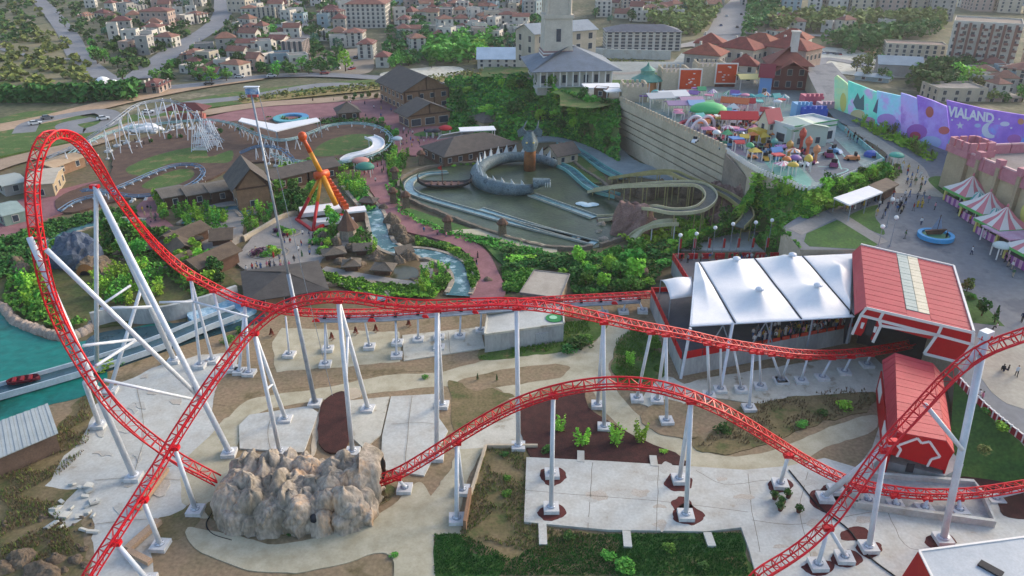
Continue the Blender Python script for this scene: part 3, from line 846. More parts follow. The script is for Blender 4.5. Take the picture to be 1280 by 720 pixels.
# left chamfer, right wall, back wall
LX = W(1068, 395, 104.3)
b = MB()
q = [RA + Vector((0, 0, .02)), cA + Vector((0, 0, .02)), W(1066, 313, 128.4), LX]
q[2].z = LX.z = 9.6
b.add(q + [p - Vector((0, 0, .2)) for p in q], [(3, 2, 1, 0), (4, 5, 6, 7), (0, 1, 5, 4), (1, 2, 6, 5), (2, 3, 7, 6), (3, 0, 4, 7)], M_REDROOF); b.build('roof_chamfer', None, bn)
b = MB()
b.prism([(RB.x - .2, RB.y + .6), (RB.x + .1, RB.y + .6), (cB.x + .1, cB.y), (cB.x - .2, cB.y)], 0, RZ - .3, M_REDW); b.build('side_wall', None, bn)
b = MB(); b.prism([(cA.x, cA.y - .3), (cB.x, cB.y - .3), (cB.x, cB.y), (cA.x, cA.y)], 0, RZ - .3, M_REDW); b.build('back_wall', None, bn)
b = MB(); b.prism([(LX.x + .2, LX.y + 2), (q[2].x + .2, q[2].y), (q[2].x + .5, q[2].y), (LX.x + .5, LX.y + 2)], DECK, 9.2, M_DARK); b.build('inner_shade_wall', None, bn)  # left inner side, coloured dark to give the shade of the barn interior
for m_, pp, nm in ((M_REDW, [(1076, 394), (1083, 386), (1103, 391), (1099, 400)], 'facade_panel'),
                  (M_REDW, [(1105, 391), (1176, 408), (1171, 418), (1101, 400)], 'facade_panel'),
                  (M_REDW, [(1103, 403), (1168, 419), (1163, 424), (1102, 408)], 'facade_panel'),
                  (M_REDW, [(1178, 409), (1216, 417), (1215, 430), (1173, 419)], 'facade_panel'),
                  (M_REDW, [(1170, 420), (1215, 431), (1199, 452), (1156, 442)], 'facade_panel'),
                  (M_REDW, [(1075, 396), (1085, 398), (1080, 414), (1076, 420), (1066, 417)], 'facade_panel'),
                  (M_REDW, [(1096, 400), (1100, 402), (1092, 427), (1088, 424)], 'facade_panel'),
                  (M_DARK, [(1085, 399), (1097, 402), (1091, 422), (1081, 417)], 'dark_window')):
    b = MB(); plate(b, pp, RA, RB, .25, m_); b.build(nm, None, bn)
for pp in ([(1065, 418), (1076, 394), (1083, 385), (1217, 416), (1215, 431), (1199, 453), (1155, 442), (1171, 419)], [(1171, 419), (1101, 407), (1099, 400), (1075, 394)], [(1101, 407), (1091, 428)], [(1217, 431), (1172, 419)], [(1104, 391), (1099, 400)], [(1177, 408), (1172, 419)], [(1101, 401), (1172, 419)]):
    b = MB(); bars(b, pp, RA, RB, .42, M_TRIM); b.build('white_trim', None, bn)
for pp in ([(1077, 403), (1081, 404), (1078, 411), (1075, 410)], [(1093, 408), (1097, 409), (1094, 416), (1091, 415)]):
    b = MB(); plate(b, pp, RA, RB, .1, M_TRIM, .12); b.build('small_sign', None, bn)
b = MB()
for a, c in ((cA, cB), (cB, RB)): b.bar(z_(a, a.z + .12), z_(c, c.z + .12), .3, .25, M_TRIM)
b.build('roof_edge_trim', None, bn)
b = MB(); b.prism([(p.x, p.y) for p in (roofpt(.06, .35), roofpt(.97, .35), roofpt(.97, .37), roofpt(.06, .37))], 0, RZ - .4, M_DARK); b.build('inner_shade_wall', None, bn)  # added dark sheet standing in for the shade inside the open barn
# ---- small red shed
SA, SB = W(1122, 540, 77.6), W(1183, 551, 76.4)
sA, sB = W(1119, 441, 97), W(1166, 454, 95.4)
sh = thing('red_shed', 'small red roofed shed with a white zigzag outline on its front', 'shed', (SA.x, SA.y, 0))
def shp(u, v, dz=0.0): return SA.lerp(SB, u).lerp(sA.lerp(sB, u), v) + Vector((0, 0, dz))
def strip(b, fa, fb, v0, v1, m, th=.18, dz=0):
    q = [fa(v0), fb(v0), fb(v1), fa(v1)]
    q = [p + Vector((0, 0, dz)) for p in q]
    w = [p - Vector((0, 0, th)) for p in q]
    b.add(q + w, [(0, 1, 2, 3), (7, 6, 5, 4), (0, 4, 5, 1), (1, 5, 6, 2), (2, 6, 7, 3), (3, 7, 4, 0)], m)
LA, LB_ = W(1112, 566, 77.6), W(1103, 450, 97.2)
RA2, RB2 = W(1193, 566, 76.2), W(1178, 468, 95.2)
for k in range(20):
    v0, v1 = k / 20 + .001, (k + 1) / 20 - .002
    d = .025 * (k % 2)
    for fa, fb in ((lambda v: shp(0, v), lambda v: shp(1, v)), (lambda v: LA.lerp(LB_, v), lambda v: shp(-.005, v)), (lambda v: shp(1.005, v), lambda v: RA2.lerp(RB2, v))):
        b = MB(); strip(b, fa, fb, v0, v1, M_REDROOF, .18, d); b.build('roof_sheet', None, sh)
b = MB(); plate(b, [(1113, 568), (1122, 541), (1182, 552), (1192, 566), (1179, 588)], SA, SB, .25, M_REDW); b.build('front_wall', None, sh)
b = MB(); bars(b, [(1121, 571), (1126, 562), (1122, 557), (1147, 548), (1152, 554), (1162, 552), (1175, 571), (1164, 574), (1159, 583)], SA, SB, .28, M_TRIM); b.build('zigzag_trim', None, sh)
wl = [LA + Vector((.15, .3, 0)), LB_ + Vector((.15, 0, 0))]
b = MB(); b.prism([(wl[0].x, wl[0].y), (wl[1].x, wl[1].y), (wl[1].x + .25, wl[1].y), (wl[0].x + .25, wl[0].y)], 0, lambda q: min(LA.z, LB_.z) - .15, M_REDW); b.build('side_wall', None, sh)
wr = [RA2 + Vector((-.15, .3, 0)), RB2 + Vector((-.15, 0, 0))]
b = MB(); b.prism([(wr[0].x, wr[0].y), (wr[1].x, wr[1].y), (wr[1].x - .25, wr[1].y), (wr[0].x - .25, wr[0].y)], 0, lambda q: min(RA2.z, RB2.z) - .15, M_REDW); b.build('side_wall', None, sh)
for t in (.18, .72):
    p, q_ = wl[0].lerp(wl[1], t), wl[0].lerp(wl[1], t + .2)
    b = MB(); b.prism([(p.x - .12, p.y), (q_.x - .12, q_.y), (q_.x - .01, q_.y), (p.x - .01, p.y)], 1.6, 3.4, M_TRIM); b.build('white_window_board', None, sh)
bp = [P(x, y, 1.5) for x, y in ((1095, 572), (1182, 594), (1205, 580), (1150, 520))]
b = MB(); b.prism([(p.x, p.y) for p in bp], -.1, 1.4, M_CONCW, M_CONCW); b.build('concrete_base', None, sh)
b = MB(); bars(b, [(1139, 580), (1136, 590)], SA, SB, .9, M_DARK, .5); b.build('doorway', None, sh)
# trough under the low track
tr = thing('concrete_trough', 'concrete walled trough with pedestals under the low track by the shed', 'trough', P(1070, 632, 0))
tp_ = [P(x, y, .6) for x, y in ((1068, 632), (1242, 656), (1228, 622), (1216, 606), (1085, 596))]
b = MB(); wall_line(b, [Vector((p.x, p.y, 0)) for p in tp_], .5, 1.3, M_CONC2, closed=True); b.build('wall', None, tr)
b = MB(); b.prism([(p.x, p.y) for p in tp_], .3, .66, M_CONCW); b.build('floor', None, tr)
# ---- building at the bottom right corner
EA, EB = P(1149, 689, 5), P(1300, 669, 5)
eb = thing('white_roofed_building', 'flat white roofed building with a red side wall in the bottom right corner', 'building', (EA.x, EA.y, 0))
E2, E3 = P(1172, 735, 5), P(1330, 735, 5)
rf = [(EA.x, EA.y), (EB.x, EB.y), (E3.x, E3.y), (E2.x, E2.y)]
M_PALE = mat('pale_roof_sheet', '#aab2b8', '#9aa4ac', .5, .6, .08)
b = MB(); b.prism(rf, 4.6, 5, M_PALE, M_TRIM); b.build('roof', None, eb)
b = MB(); wall_line(b, [z_(EA, 5), z_(EB, 5)], .25, .12, M_TRIM); wall_line(b, [z_(EA, 5), z_(E2, 5)], .25, .118, M_TRIM); b.build('roof_edge_trim', None, eb)
b = MB(); b.prism([(EA.x + .3, EA.y - .2), (EB.x, EB.y - .3), (E3.x, E3.y), (E2.x + .2, E2.y)], -.1, 4.58, M_REDW); b.build('wall', None, eb)
a0, a1 = P(1126, 722, 2.5), P(1168, 730, 2.4)
b = MB(); b.add([EA + Vector((-.02, 0, -.1)), E2 + Vector((-.02, 0, -.1)), z_(E2, 2) + Vector((-1.5, -.5, 0)), z_(EA, 2) + Vector((-2.2, -1.5, 0))], [(0, 1, 2, 3)], mat('orange_red_cladding', '#b0231b', '#a31c17', .5, .55, .05)); 
o = b.build('slanted_side_panel', None, eb); o.modifiers.new('thickness', 'SOLIDIFY').thickness = .12
h0 = P(1238, 712, 5)
b = MB(); b.box((h0.x, h0.y, 5.12), (1.0, 2.2, .2), M_DARK, .7); b.build('roof_hatch', None, eb)

# ---- rock tunnel
M_TROCK = mat('tunnel_rock', '#7d7566', '#b89a7c', .3, .9, .32, .15, c3='#a1978a', stretch=(1, 1, .35), lo=.36, hi=.66)
def rock_mass():
    f0, f1 = P(285, 655), P(470, 655)
    root = thing('rock_tunnel', 'grey artificial rock tunnel swallowing the red coaster track', 'rockwork', P(375, 640))
    fx0, fx1 = P(276, 640).x, P(472, 640).x
    y0, y1 = 67.5, 78.0
    def fn(u, v):
        # u along x, v from front foot over the top to the back foot
        x = fx0 + (fx1 - fx0) * u
        a = v * pi
        hh = 4.2 + .5 * mnoise.noise(Vector((x * .3, 3, 1)))
        e = max(0, 1 - (2 * u - 1) ** 8) ** .45
        yc = (y0 + y1) / 2 + .8 * sin(x * .3) + (1 - u) * 1.0
        yr = (y1 - y0) / 2 * (.82 + .18 * e)
        y = yc - yr * (abs(cos(a)) ** .6) * (1 if cos(a) > 0 else -1)
        z = hh * e * sin(a) ** .45
        p = Vector((x, y, z))
        F1 = mnoise.voronoi(Vector((x / 2.1 + .25 * mnoise.noise(Vector((x * .4, z * .4, 1))), y / 3.4, z / 5.5)))[0][0]
        F2 = mnoise.voronoi(Vector((x / .95, y / 1.3, z / 1.9)))[0][0]
        nrm = Vector((0, -cos(a), sin(a)))
        d = 3.0 * (.5 - F1) + .7 * (.45 - F2) + .28 * mnoise.noise(p * 1.9) + .14 * mnoise.noise(p * 4.5)
        lump = .5 * abs(mnoise.noise(Vector((x * .5, y * .45, z * .45 + 3))))
        return p + nrm * (d + lump) * (.35 + .65 * min(1, z / 2)) + Vector((.5 * mnoise.noise(p * .9 + Vector((9, 0, 0))), 0, 0))
    b = MB(); b.grid(fn, 200, 84, M_TROCK)
    # the mouth end is closed by a black disc painted as inner darkness
    o = b.build('rock_shell', None, root, True)
    o.modifiers.new('thickness', 'SOLIDIFY').thickness = .5
    LR = random.Random(6)
    for (yy, hq, n_, wq) in ((68.6, 3.2, 10, 1.4), (70.0, 4.8, 11, 1.45), (72.3, 5.6, 10, 1.6), (75.2, 5.5, 9, 1.7)):
        for i in range(n_):
            x = fx0 + .8 + (fx1 - fx0 - 2.2) * (i + .5 + LR.uniform(-.25, .25)) / n_
            c = Vector((x, yy + LR.uniform(-.5, .5) + (.5 if i in (0, n_ - 1) else 0), 0)); h = hq * LR.uniform(.66, 1.08); w = wq * LR.uniform(.8, 1.25); q0 = Vector((x * 3.1, yy, 1))
            def lump(u, v, c=c, h=h, w=w, q0=q0):
                a = 2 * pi * u; r = (1.15 - .22 * v) * max(0, 1 - v ** 7) ** .45
                q = Vector((cos(a) * 1.3, sin(a) * 1.3, v * 1.5)) + q0
                r *= 1 + .42 * mnoise.noise(q) + .2 * abs(mnoise.noise(q * 2.3)) + .1 * mnoise.noise(q * 5)
                return c + Vector((cos(a) * w * r, sin(a) * w * .95 * r, h * v * (1 + .12 * mnoise.noise(Vector((cos(a), sin(a), 0)) * 1.5 + q0)) - .1))
            b = MB(); b.grid(lump, 26, 16, M_TROCK, closed=True); b.build('rock_lump', None, root, True)
    # mouth: a ring of rock on the right end, round a black disc for the shade inside
    mc = W(475, 602, 74.6)
    def ring(u, v):
        a = u * 2 * pi
        r = 2.3 + 1.7 * v + .5 * mnoise.noise(Vector((cos(a), sin(a), v)) * 1.5)
        return Vector((mc.x + .5 - 2.4 * v + .6 * sin(pi * v) + .2 * mnoise.noise(Vector((a, v, 3)) * 2), mc.y + cos(a) * r * .95, max(-.1, 2.6 + sin(a) * r * 1.05)))
    b = MB(); b.grid(ring, 40, 10, M_TROCK, closed=True); b.build('mouth_rim', None, root, True)
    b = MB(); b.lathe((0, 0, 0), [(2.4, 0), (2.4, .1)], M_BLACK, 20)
    o = b.build('mouth_shade_disc', M_BLACK, root); o.rotation_euler = (0, rad(90), 0); o.location = Vector((mc.x - .5, mc.y, 2.5)) - root.location
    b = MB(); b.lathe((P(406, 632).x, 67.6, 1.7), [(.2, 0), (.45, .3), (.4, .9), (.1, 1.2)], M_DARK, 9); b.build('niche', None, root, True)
    return root
o_ = rock_mass()

# ============================================================ builders for houses, plants, people
def _local(s, name, root, m=None, smooth=False):
    o = bpy.data.objects.new(name, s.mesh(name, Vector((0, 0, 0)), [m] if m is not None else None, smooth))
    COL.objects.link(o); o.parent = root
    return o
MB.local = _local
M_GLASS = mat('dark_window_glass', '#2c3440', '#3b4652', 1.5, .25, .1, spec=.6)
M_FRAME = mat('window_frame_white', '#b9b7b0', None, 1, .6, .05)
M_TERRA = mat('terracotta_tiles', '#80564c', '#6a4a42', .5, .85, .25, rnd=.25)
M_HW = [mat('house_white', '#c2bfb8', '#aba8a0', .2, .85, .06), mat('house_cream', '#b7ae9e', '#a09888', .2, .85, .06), mat('house_grey', '#9d9b97', '#888683', .2, .85, .06), mat('house_rose', '#a8958c', '#92817a', .2, .85, .06), mat('house_yellow', '#aea084', '#988c74', .2, .85, .06), mat('house_blue', '#8fa3ab', '#7d9199', .2, .85, .06)]
M_FLAT = mat('flat_roof', '#85827d', '#6b6966', .3, .9, .15)
WIN_ME = {}
def win_mesh(w, h):
    k = (w, h)
    if k not in WIN_ME:
        b = MB()
        b.box((0, -.03, 0), (w + .24, .1, h + .24), M_FRAME)
        b.box((0, -.085, 0), (w, .04, h), M_GLASS)
        WIN_ME[k] = b.mesh('window')
    return WIN_ME[k]
def hip(b, w, d, h, rh, o, m, kind):
    x0, x1, y0, y1 = -o, w + o, -o, d + o
    t = .18
    if kind == 'hip':
        if w >= d: r = [((d / 2 + o), d / 2), (w - d / 2 - o, d / 2)] if w > d * 1.05 else [(w / 2, d / 2), (w / 2 + .01, d / 2)]
        else: r = [(w / 2, w / 2 + o), (w / 2, d - w / 2 - o)]
        v = [(x0, y0, h), (x1, y0, h), (x1, y1, h), (x0, y1, h), (*r[0], h + rh), (*r[1], h + rh)]
        v += [(x0, y0, h - t), (x1, y0, h - t), (x1, y1, h - t), (x0, y1, h - t)]
        f = [(0, 1, 5, 4), (2, 3, 4, 5), (1, 2, 5), (3, 0, 4)] if w >= d else [(0, 1, 4), (1, 2, 5, 4), (2, 3, 5), (3, 0, 4, 5)]
        f += [(9, 8, 7, 6), (6, 7, 1, 0), (7, 8, 2, 1), (8, 9, 3, 2), (9, 6, 0, 3)]
        b.add(v, f, m)
    elif kind == 'gablex':      # ridge along x
        v = [(x0, y0, h), (x1, y0, h), (x1, y1, h), (x0, y1, h), (x0, d / 2, h + rh), (x1, d / 2, h + rh)]
        v2 = [(a, c, z - t) for a, c, z in v]
        b.add(v + v2, [(0, 1, 5, 4), (2, 3, 4, 5), (7, 6, 10, 11), (9, 8, 11, 10), (6, 7, 1, 0), (8, 9, 3, 2), (1, 7, 11, 5), (5, 11, 8, 2), (3, 9, 10, 4), (4, 10, 6, 0)], m)
    elif kind == 'gabley':
        v = [(x0, y0, h), (x1, y0, h), (x1, y1, h), (x0, y1, h), (w / 2, y0, h + rh), (w / 2, y1, h + rh)]
        v2 = [(a, c, z - t) for a, c, z in v]
        b.add(v + v2, [(3, 0, 4, 5), (1, 2, 5, 4), (6, 9, 11, 10), (8, 7, 10, 11), (9, 6, 0, 3), (7, 8, 2, 1), (0, 6, 10, 4), (4, 10, 7, 1), (2, 8, 11, 5), (5, 11, 9, 3)], m)
def bld(name, label, cat, A, B, d, h, wall, roofm=None, roof='hip', st=3, bay=3.2, o=.5, rh=2.2, win='each', ww=1.2, wh=1.5, group=None, base=0.0, sides=True, chim=False, sill=1.0, foot=3.0):
    A, B = Vector(A), Vector(B); w = (Vector((B.x, B.y)) - Vector((A.x, A.y))).length
    rz = atan2(B.y - A.y, B.x - A.x)
    root = thing(name, label, cat, A, rz, group)
    b = MB(); b.prism([(0, 0), (w, 0), (w, d), (0, d)], -foot, h, wall); b.local('wall', root)
    if roof == 'gabley':
        for y in (0, d - .2):
            b = MB(); b.add([(0, y, h - .01), (w, y, h - .01), (w / 2, y, h + rh - .1), (0, y + .2, h - .01), (w, y + .2, h - .01), (w / 2, y + .2, h + rh - .1)], [(0, 1, 2), (5, 4, 3), (0, 3, 4, 1), (1, 4, 5, 2), (2, 5, 3, 0)], wall); b.local('gable', root)
    elif roof == 'gablex':
        for x in (0, w - .2):
            b = MB(); b.add([(x, 0, h - .01), (x, d, h - .01), (x, d / 2, h + rh - .1), (x + .2, 0, h - .01), (x + .2, d, h - .01), (x + .2, d / 2, h + rh - .1)], [(2, 1, 0), (3, 4, 5), (0, 1, 4, 3), (1, 2, 5, 4), (2, 0, 3, 5)], wall); b.local('gable', root)
    b = MB()
    if roof == 'flat':
        b.prism([(.2, .2), (w - .2, .2), (w - .2, d - .2), (.2, d - .2)], h - .1, h + .05, roofm or M_FLAT)
        for p in (((0, 0), (w, .25)), ((0, d - .25), (w, d)), ((0, .25), (.25, d - .25)), ((w - .25, .25), (w, d - .25))):
            b.prism([p[0], (p[1][0], p[0][1]), p[1], (p[0][0], p[1][1])], h - .05, h + .6, wall)
    else: hip(b, w, d, h, rh, o, roofm or M_TERRA, roof)
    rf = b.local('roof', root)
    if chim:
        b = MB(); b.box((w * .3, d * .55, h + rh * .8), (.7, .7, 1.6), M_HW[0]); b.local('chimney', rf)
    if win:
        me = win_mesh(ww, wh)
        spots = []
        for s in range(st):
            z = sill + wh / 2 + s * (h - .4) / st
            n = max(1, int(w / bay))
            for i in range(n): spots.append(((i + .5) * w / n, 0, z, 0))
            if sides:
                n = max(1, int(d / bay))
                for i in range(n):
                    spots.append((w, (i + .5) * d / n, z, pi / 2)); spots.append((0, (i + .5) * d / n, z, -pi / 2))
        if win == 'each':
            for x, y, z, r in spots: inst('window', me, root, (x, y, z), r)
        else:
            b = MB()
            for x, y, z, r in spots:
                c, s_ = cos(r), sin(r)
                b.add([(x + v.co.x * c - v.co.y * s_, y + v.co.x * s_ + v.co.y * c, z + v.co.z) for v in me.vertices], [tuple(f.vertices) for f in me.polygons[:6]], M_FRAME)
                b.add([], [], M_GLASS)
                k = len(b.v) - 16
                b.f += [tuple(i + k for i in f.vertices) for f in me.polygons[6:]]; b.m += [1] * 6
            tag(b.local('window_grid', root), kind='stuff')
    return root, w

# ---------------------------------------------------------------- plants
LEAFM = {
    'dark green': mat('leaf_dark', '#33582a', '#4a7636', .7, .8, .35, rnd=.3, spec=.15),
    'green': mat('leaf_mid', '#4a8034', '#669e3e', .7, .8, .35, rnd=.3, spec=.15),
    'lime green': mat('leaf_lime', '#70a436', '#9cc548', .7, .8, .35, rnd=.3, spec=.15),
    'olive green': mat('leaf_olive', '#5a6a34', '#7d8449', .7, .8, .35, rnd=.3, spec=.15),
    'bluish green': mat('leaf_blue', '#33594a', '#4a7759', .7, .8, .35, rnd=.3, spec=.15),
    'dry brown': mat('leaf_dry', '#7d7254', '#9a8c68', .7, .9, .35, rnd=.3, spec=.1),
    'purple': mat('leaf_purple', '#4a2d4a', '#6a4660', .8, .8, .35, rnd=.3, spec=.15),
}
M_BARK = mat('tree_bark', '#5b4a3b', '#43372c', 2, .95, .3)
def leafquad(b, p, s, rng, n=None):
    a = rng.uniform(0, 2 * pi); t = rng.uniform(-.9, .9)
    u = Vector((cos(a), sin(a), t * .6)).normalized()
    v = u.cross(Vector((rng.uniform(-1, 1), rng.uniform(-1, 1), rng.uniform(.2, 1)))).normalized()
    b.add([p - u * s - v * s * .6, p + u * s - v * s * .7, p + u * s * .7 + v * s * .7, p - u * s * .8 + v * s * .6], [(0, 1, 2, 3)])
def crown_mesh(kind, n, seed):
    """a unit crown: radius about 1, height of the whole plant 1 * 2"""
    rng = random.Random(seed); b = MB()
    if kind == 'round':
        lobes = [(Vector((0, 0, 1.25)), .62)]
        for k in range(7):
            a = k * 2.4 + rng.uniform(-.4, .4)
            lobes.append((Vector((cos(a) * rng.uniform(.35, .62), sin(a) * rng.uniform(.35, .62), rng.uniform(.75, 1.6))), rng.uniform(.3, .5)))
        for i in range(n):
            c, r = lobes[rng.randrange(len(lobes))]
            d = Vector((rng.gauss(0, 1), rng.gauss(0, 1), rng.gauss(0, 1) + .25)).normalized()
            leafquad(b, c + d * r * rng.uniform(.65, 1.06), rng.uniform(.09, .19), rng)
    elif kind == 'cone':
        for i in range(n):
            t = rng.random() ** .7
            r = (1 - t) * .62 * (1 + .25 * sin(t * 40)) + .05
            a = rng.uniform(0, 2 * pi)
            leafquad(b, Vector((cos(a) * r * rng.uniform(.7, 1.05), sin(a) * r * rng.uniform(.7, 1.05), .15 + t * 1.85)), rng.uniform(.08, .15), rng)
    elif kind == 'feather':
        for k in range(9):
            a = rng.uniform(0, 2 * pi); q = rng.uniform(.1, .55)
            x, y = cos(a) * q, sin(a) * q; tx, ty = cos(a) * rng.uniform(.2, .5), sin(a) * rng.uniform(.2, .5)
            hh = rng.uniform(1.3, 2.0)
            for i in range(n // 9):
                t = rng.uniform(.12, 1)
                p = Vector((x + tx * t * t, y + ty * t * t, hh * t))
                w = .16 * (1.1 - .6 * t)
                leafquad(b, p + Vector((rng.gauss(0, w), rng.gauss(0, w), rng.gauss(0, .08))), rng.uniform(.07, .15), rng)
    else:  # bush: a lumpy mound standing on the ground
        lobes = [(Vector((rng.uniform(-.5, .5), rng.uniform(-.5, .5), rng.uniform(.3, .75))), rng.uniform(.4, .6)) for k in range(6)]
        for i in range(n):
            c, r = lobes[rng.randrange(len(lobes))]
            d = Vector((rng.gauss(0, 1), rng.gauss(0, 1), rng.gauss(0, 1) + .5)).normalized()
            p = c + d * r * rng.uniform(.75, 1.05)
            if p.z > .02: leafquad(b, p, rng.uniform(.08, .16), rng)
    return b.mesh('crown', mats=[LEAFM['green']])
CROWN = {k: [crown_mesh(k, n, 11 * i + 3) for i in range(5)] for k, n in (('round', 340), ('cone', 300), ('feather', 330), ('bush', 260))}
CROWN['roundfar'] = [crown_mesh('round', 170, 50 + i) for i in range(4)]
def trunk_mesh(seed):
    rng = random.Random(seed); b = MB()
    b.tube([(0, 0, -.1), (.02, .01, .5), (.0, .03, 1.0), (.03, 0, 1.35)], .085, M_BARK, 6, .03)
    for k in range(4):
        a = k * 1.6 + rng.uniform(-.3, .3)
        b.tube([(0, 0, .55 + .1 * k), (cos(a) * .25, sin(a) * .25, .95 + .1 * k), (cos(a) * .45, sin(a) * .45, 1.25 + .08 * k)], .04, M_BARK, 5, .012)
    return b.mesh('trunk')
TRUNK = [trunk_mesh(i) for i in range(3)]
PR = random.Random(99)
NPL = [0]
def plant(kind, hue, px, py, h, where, pl=0.0, wr=None, far=False, group=None, p=None):
    """a tree or shrub h metres tall standing at a pixel of the ground"""
    p = P(px, py, pl) if p is None else p
    NPL[0] += 1
    wr = wr or {'round': .42, 'cone': .24, 'feather': .4, 'bush': .75}[kind]
    me = PR.choice(CROWN['roundfar'] if (far and kind == 'round') else CROWN[kind])
    s = Matrix.Diagonal((wr * h, wr * h * PR.uniform(.9, 1.1), h / 2, 1))
    nm = {'round': 'broadleaf_tree', 'cone': 'cypress_tree', 'feather': 'bamboo_shrub', 'bush': 'shrub'}[kind]
    sz = {'round': ((4, 'small'), (7.5, 'middling'), (99, 'large')), 'cone': ((4, 'small'), (99, 'tall')), 'feather': ((3.2, 'low'), (99, 'tall')), 'bush': ((1.3, 'low'), (99, 'big'))}[kind]
    szw = next(w for lim, w in sz if h < lim)
    what = f"{szw} {hue} {nm.replace('_', ' ').replace('bamboo shrub', 'bamboo clump')}"
    gr = group or {'round': 'broadleaf trees', 'cone': 'cypress trees', 'feather': 'bamboo clumps', 'bush': 'shrubs'}[kind]
    if kind in ('round', 'cone'):
        root = thing(nm, None, 'tree', p, PR.uniform(0, 6.28), gr)
        inst('crown', me, root, m=LEAFM[hue], M=s)
        inst('trunk', PR.choice(TRUNK), root, M=Matrix.Diagonal((h * .45, h * .45, h / 2 * .95, 1)))
    else:
        root = tag(inst(nm, me, None, p, PR.uniform(0, 6.28), LEAFM[hue]), None, 'bamboo' if kind == 'feather' else 'shrub', gr)
        root.scale = (wr * h, wr * h * PR.uniform(.9, 1.1), h / 2)
    named(root, what, where, px)
    return root
def inside(px, py, poly):
    c = False; n = len(poly)
    for i in range(n):
        x1, y1 = poly[i]; x2, y2 = poly[(i + 1) % n]
        if (y1 > py) != (y2 > py) and px < (x2 - x1) * (py - y1) / (y2 - y1) + x1: c = not c
    return c
def scatter(poly, n, gap, seed=1, avoid=()):
    rng = random.Random(seed); out = []
    xs = [p[0] for p in poly]; ys = [p[1] for p in poly]
    for _ in range(n * 40):
        x, y = rng.uniform(min(xs), max(xs)), rng.uniform(min(ys), max(ys))
        if not inside(x, y, poly) or any(inside(x, y, a) for a in avoid): continue
        if any(abs(x - a) < gap and abs(y - c) < gap * .6 for a, c in out): continue
        out.append((x, y))
        if len(out) >= n: break
    return sorted(out)
def plants(kind, hues, poly, n, gap, h0, h1, where, pl=0.0, seed=1, far=False, avoid=()):
    for x, y in scatter(poly, n, gap, seed, avoid):
        plant(kind, PR.choice(hues), x, y, PR.uniform(h0, h1), where, pl, far=far)
def cover(name, poly, hue, n, h, leaf=.3, pl=0.0, seed=1, fn=None, gapn=-.25):
    """low growth over a patch of ground: one leafy mass nobody could count"""
    rng = random.Random(seed); b = MB()
    xs = [p[0] for p in poly]; ys = [p[1] for p in poly]; k = 0; tries = 0
    while k < n and tries < n * 12:
        tries += 1
        x, y = rng.uniform(min(xs), max(xs)), rng.uniform(min(ys), max(ys))
        if not inside(x, y, poly): continue
        p = fn(x, y) if fn else P(x, y, pl)
        q = mnoise.noise(p * .35) + .5 * mnoise.noise(p * 1.1)
        if q < gapn: continue
        hh = h * (.35 + .75 * max(0, q + .5)) * rng.uniform(.5, 1)
        leafquad(b, p + Vector((0, 0, hh)), leaf * rng.uniform(.6, 1.3), rng); k += 1
    return tag(b.build(name, LEAFM[hue]), kind='stuff')
def loft(name, bot, top, m, n=10, kind='structure', bulge=0.0):
    """a slope between two lines of (px, py, z)"""
    B_ = spline([P(x, y, z) for x, y, z in bot], 6); T_ = spline([P(x, y, z) for x, y, z in top], 6)
    def at(L, u):
        f = u * (len(L) - 1); i = min(int(f), len(L) - 2)
        return L[i].lerp(L[i + 1], f - i)
    def fn(u, v):
        p = at(B_, u).lerp(at(T_, u), v)
        return p + Vector((0, 0, bulge * sin(pi * v) + .35 * mnoise.noise(p * .2) * sin(pi * v)))
    b = MB(); b.grid(fn, 40, n, m)
    tag(b.build(name, m, smooth=True), kind=kind)
    return fn
def cover_uv(name, fn, hue, n, h, leaf, seed=1, gapn=-.3):
    rng = random.Random(seed); b = MB(); k = 0
    for _ in range(n * 4):
        p = fn(rng.random(), rng.random())
        q = mnoise.noise(p * .22) + .5 * mnoise.noise(p * .8)
        if q < gapn: continue
        leafquad(b, p + Vector((0, 0, h * (.3 + .8 * max(0, q + .5)) * rng.uniform(.5, 1))), leaf * rng.uniform(.6, 1.3), rng); k += 1
        if k >= n: break
    return tag(b.build(name, LEAFM[hue]), kind='stuff')

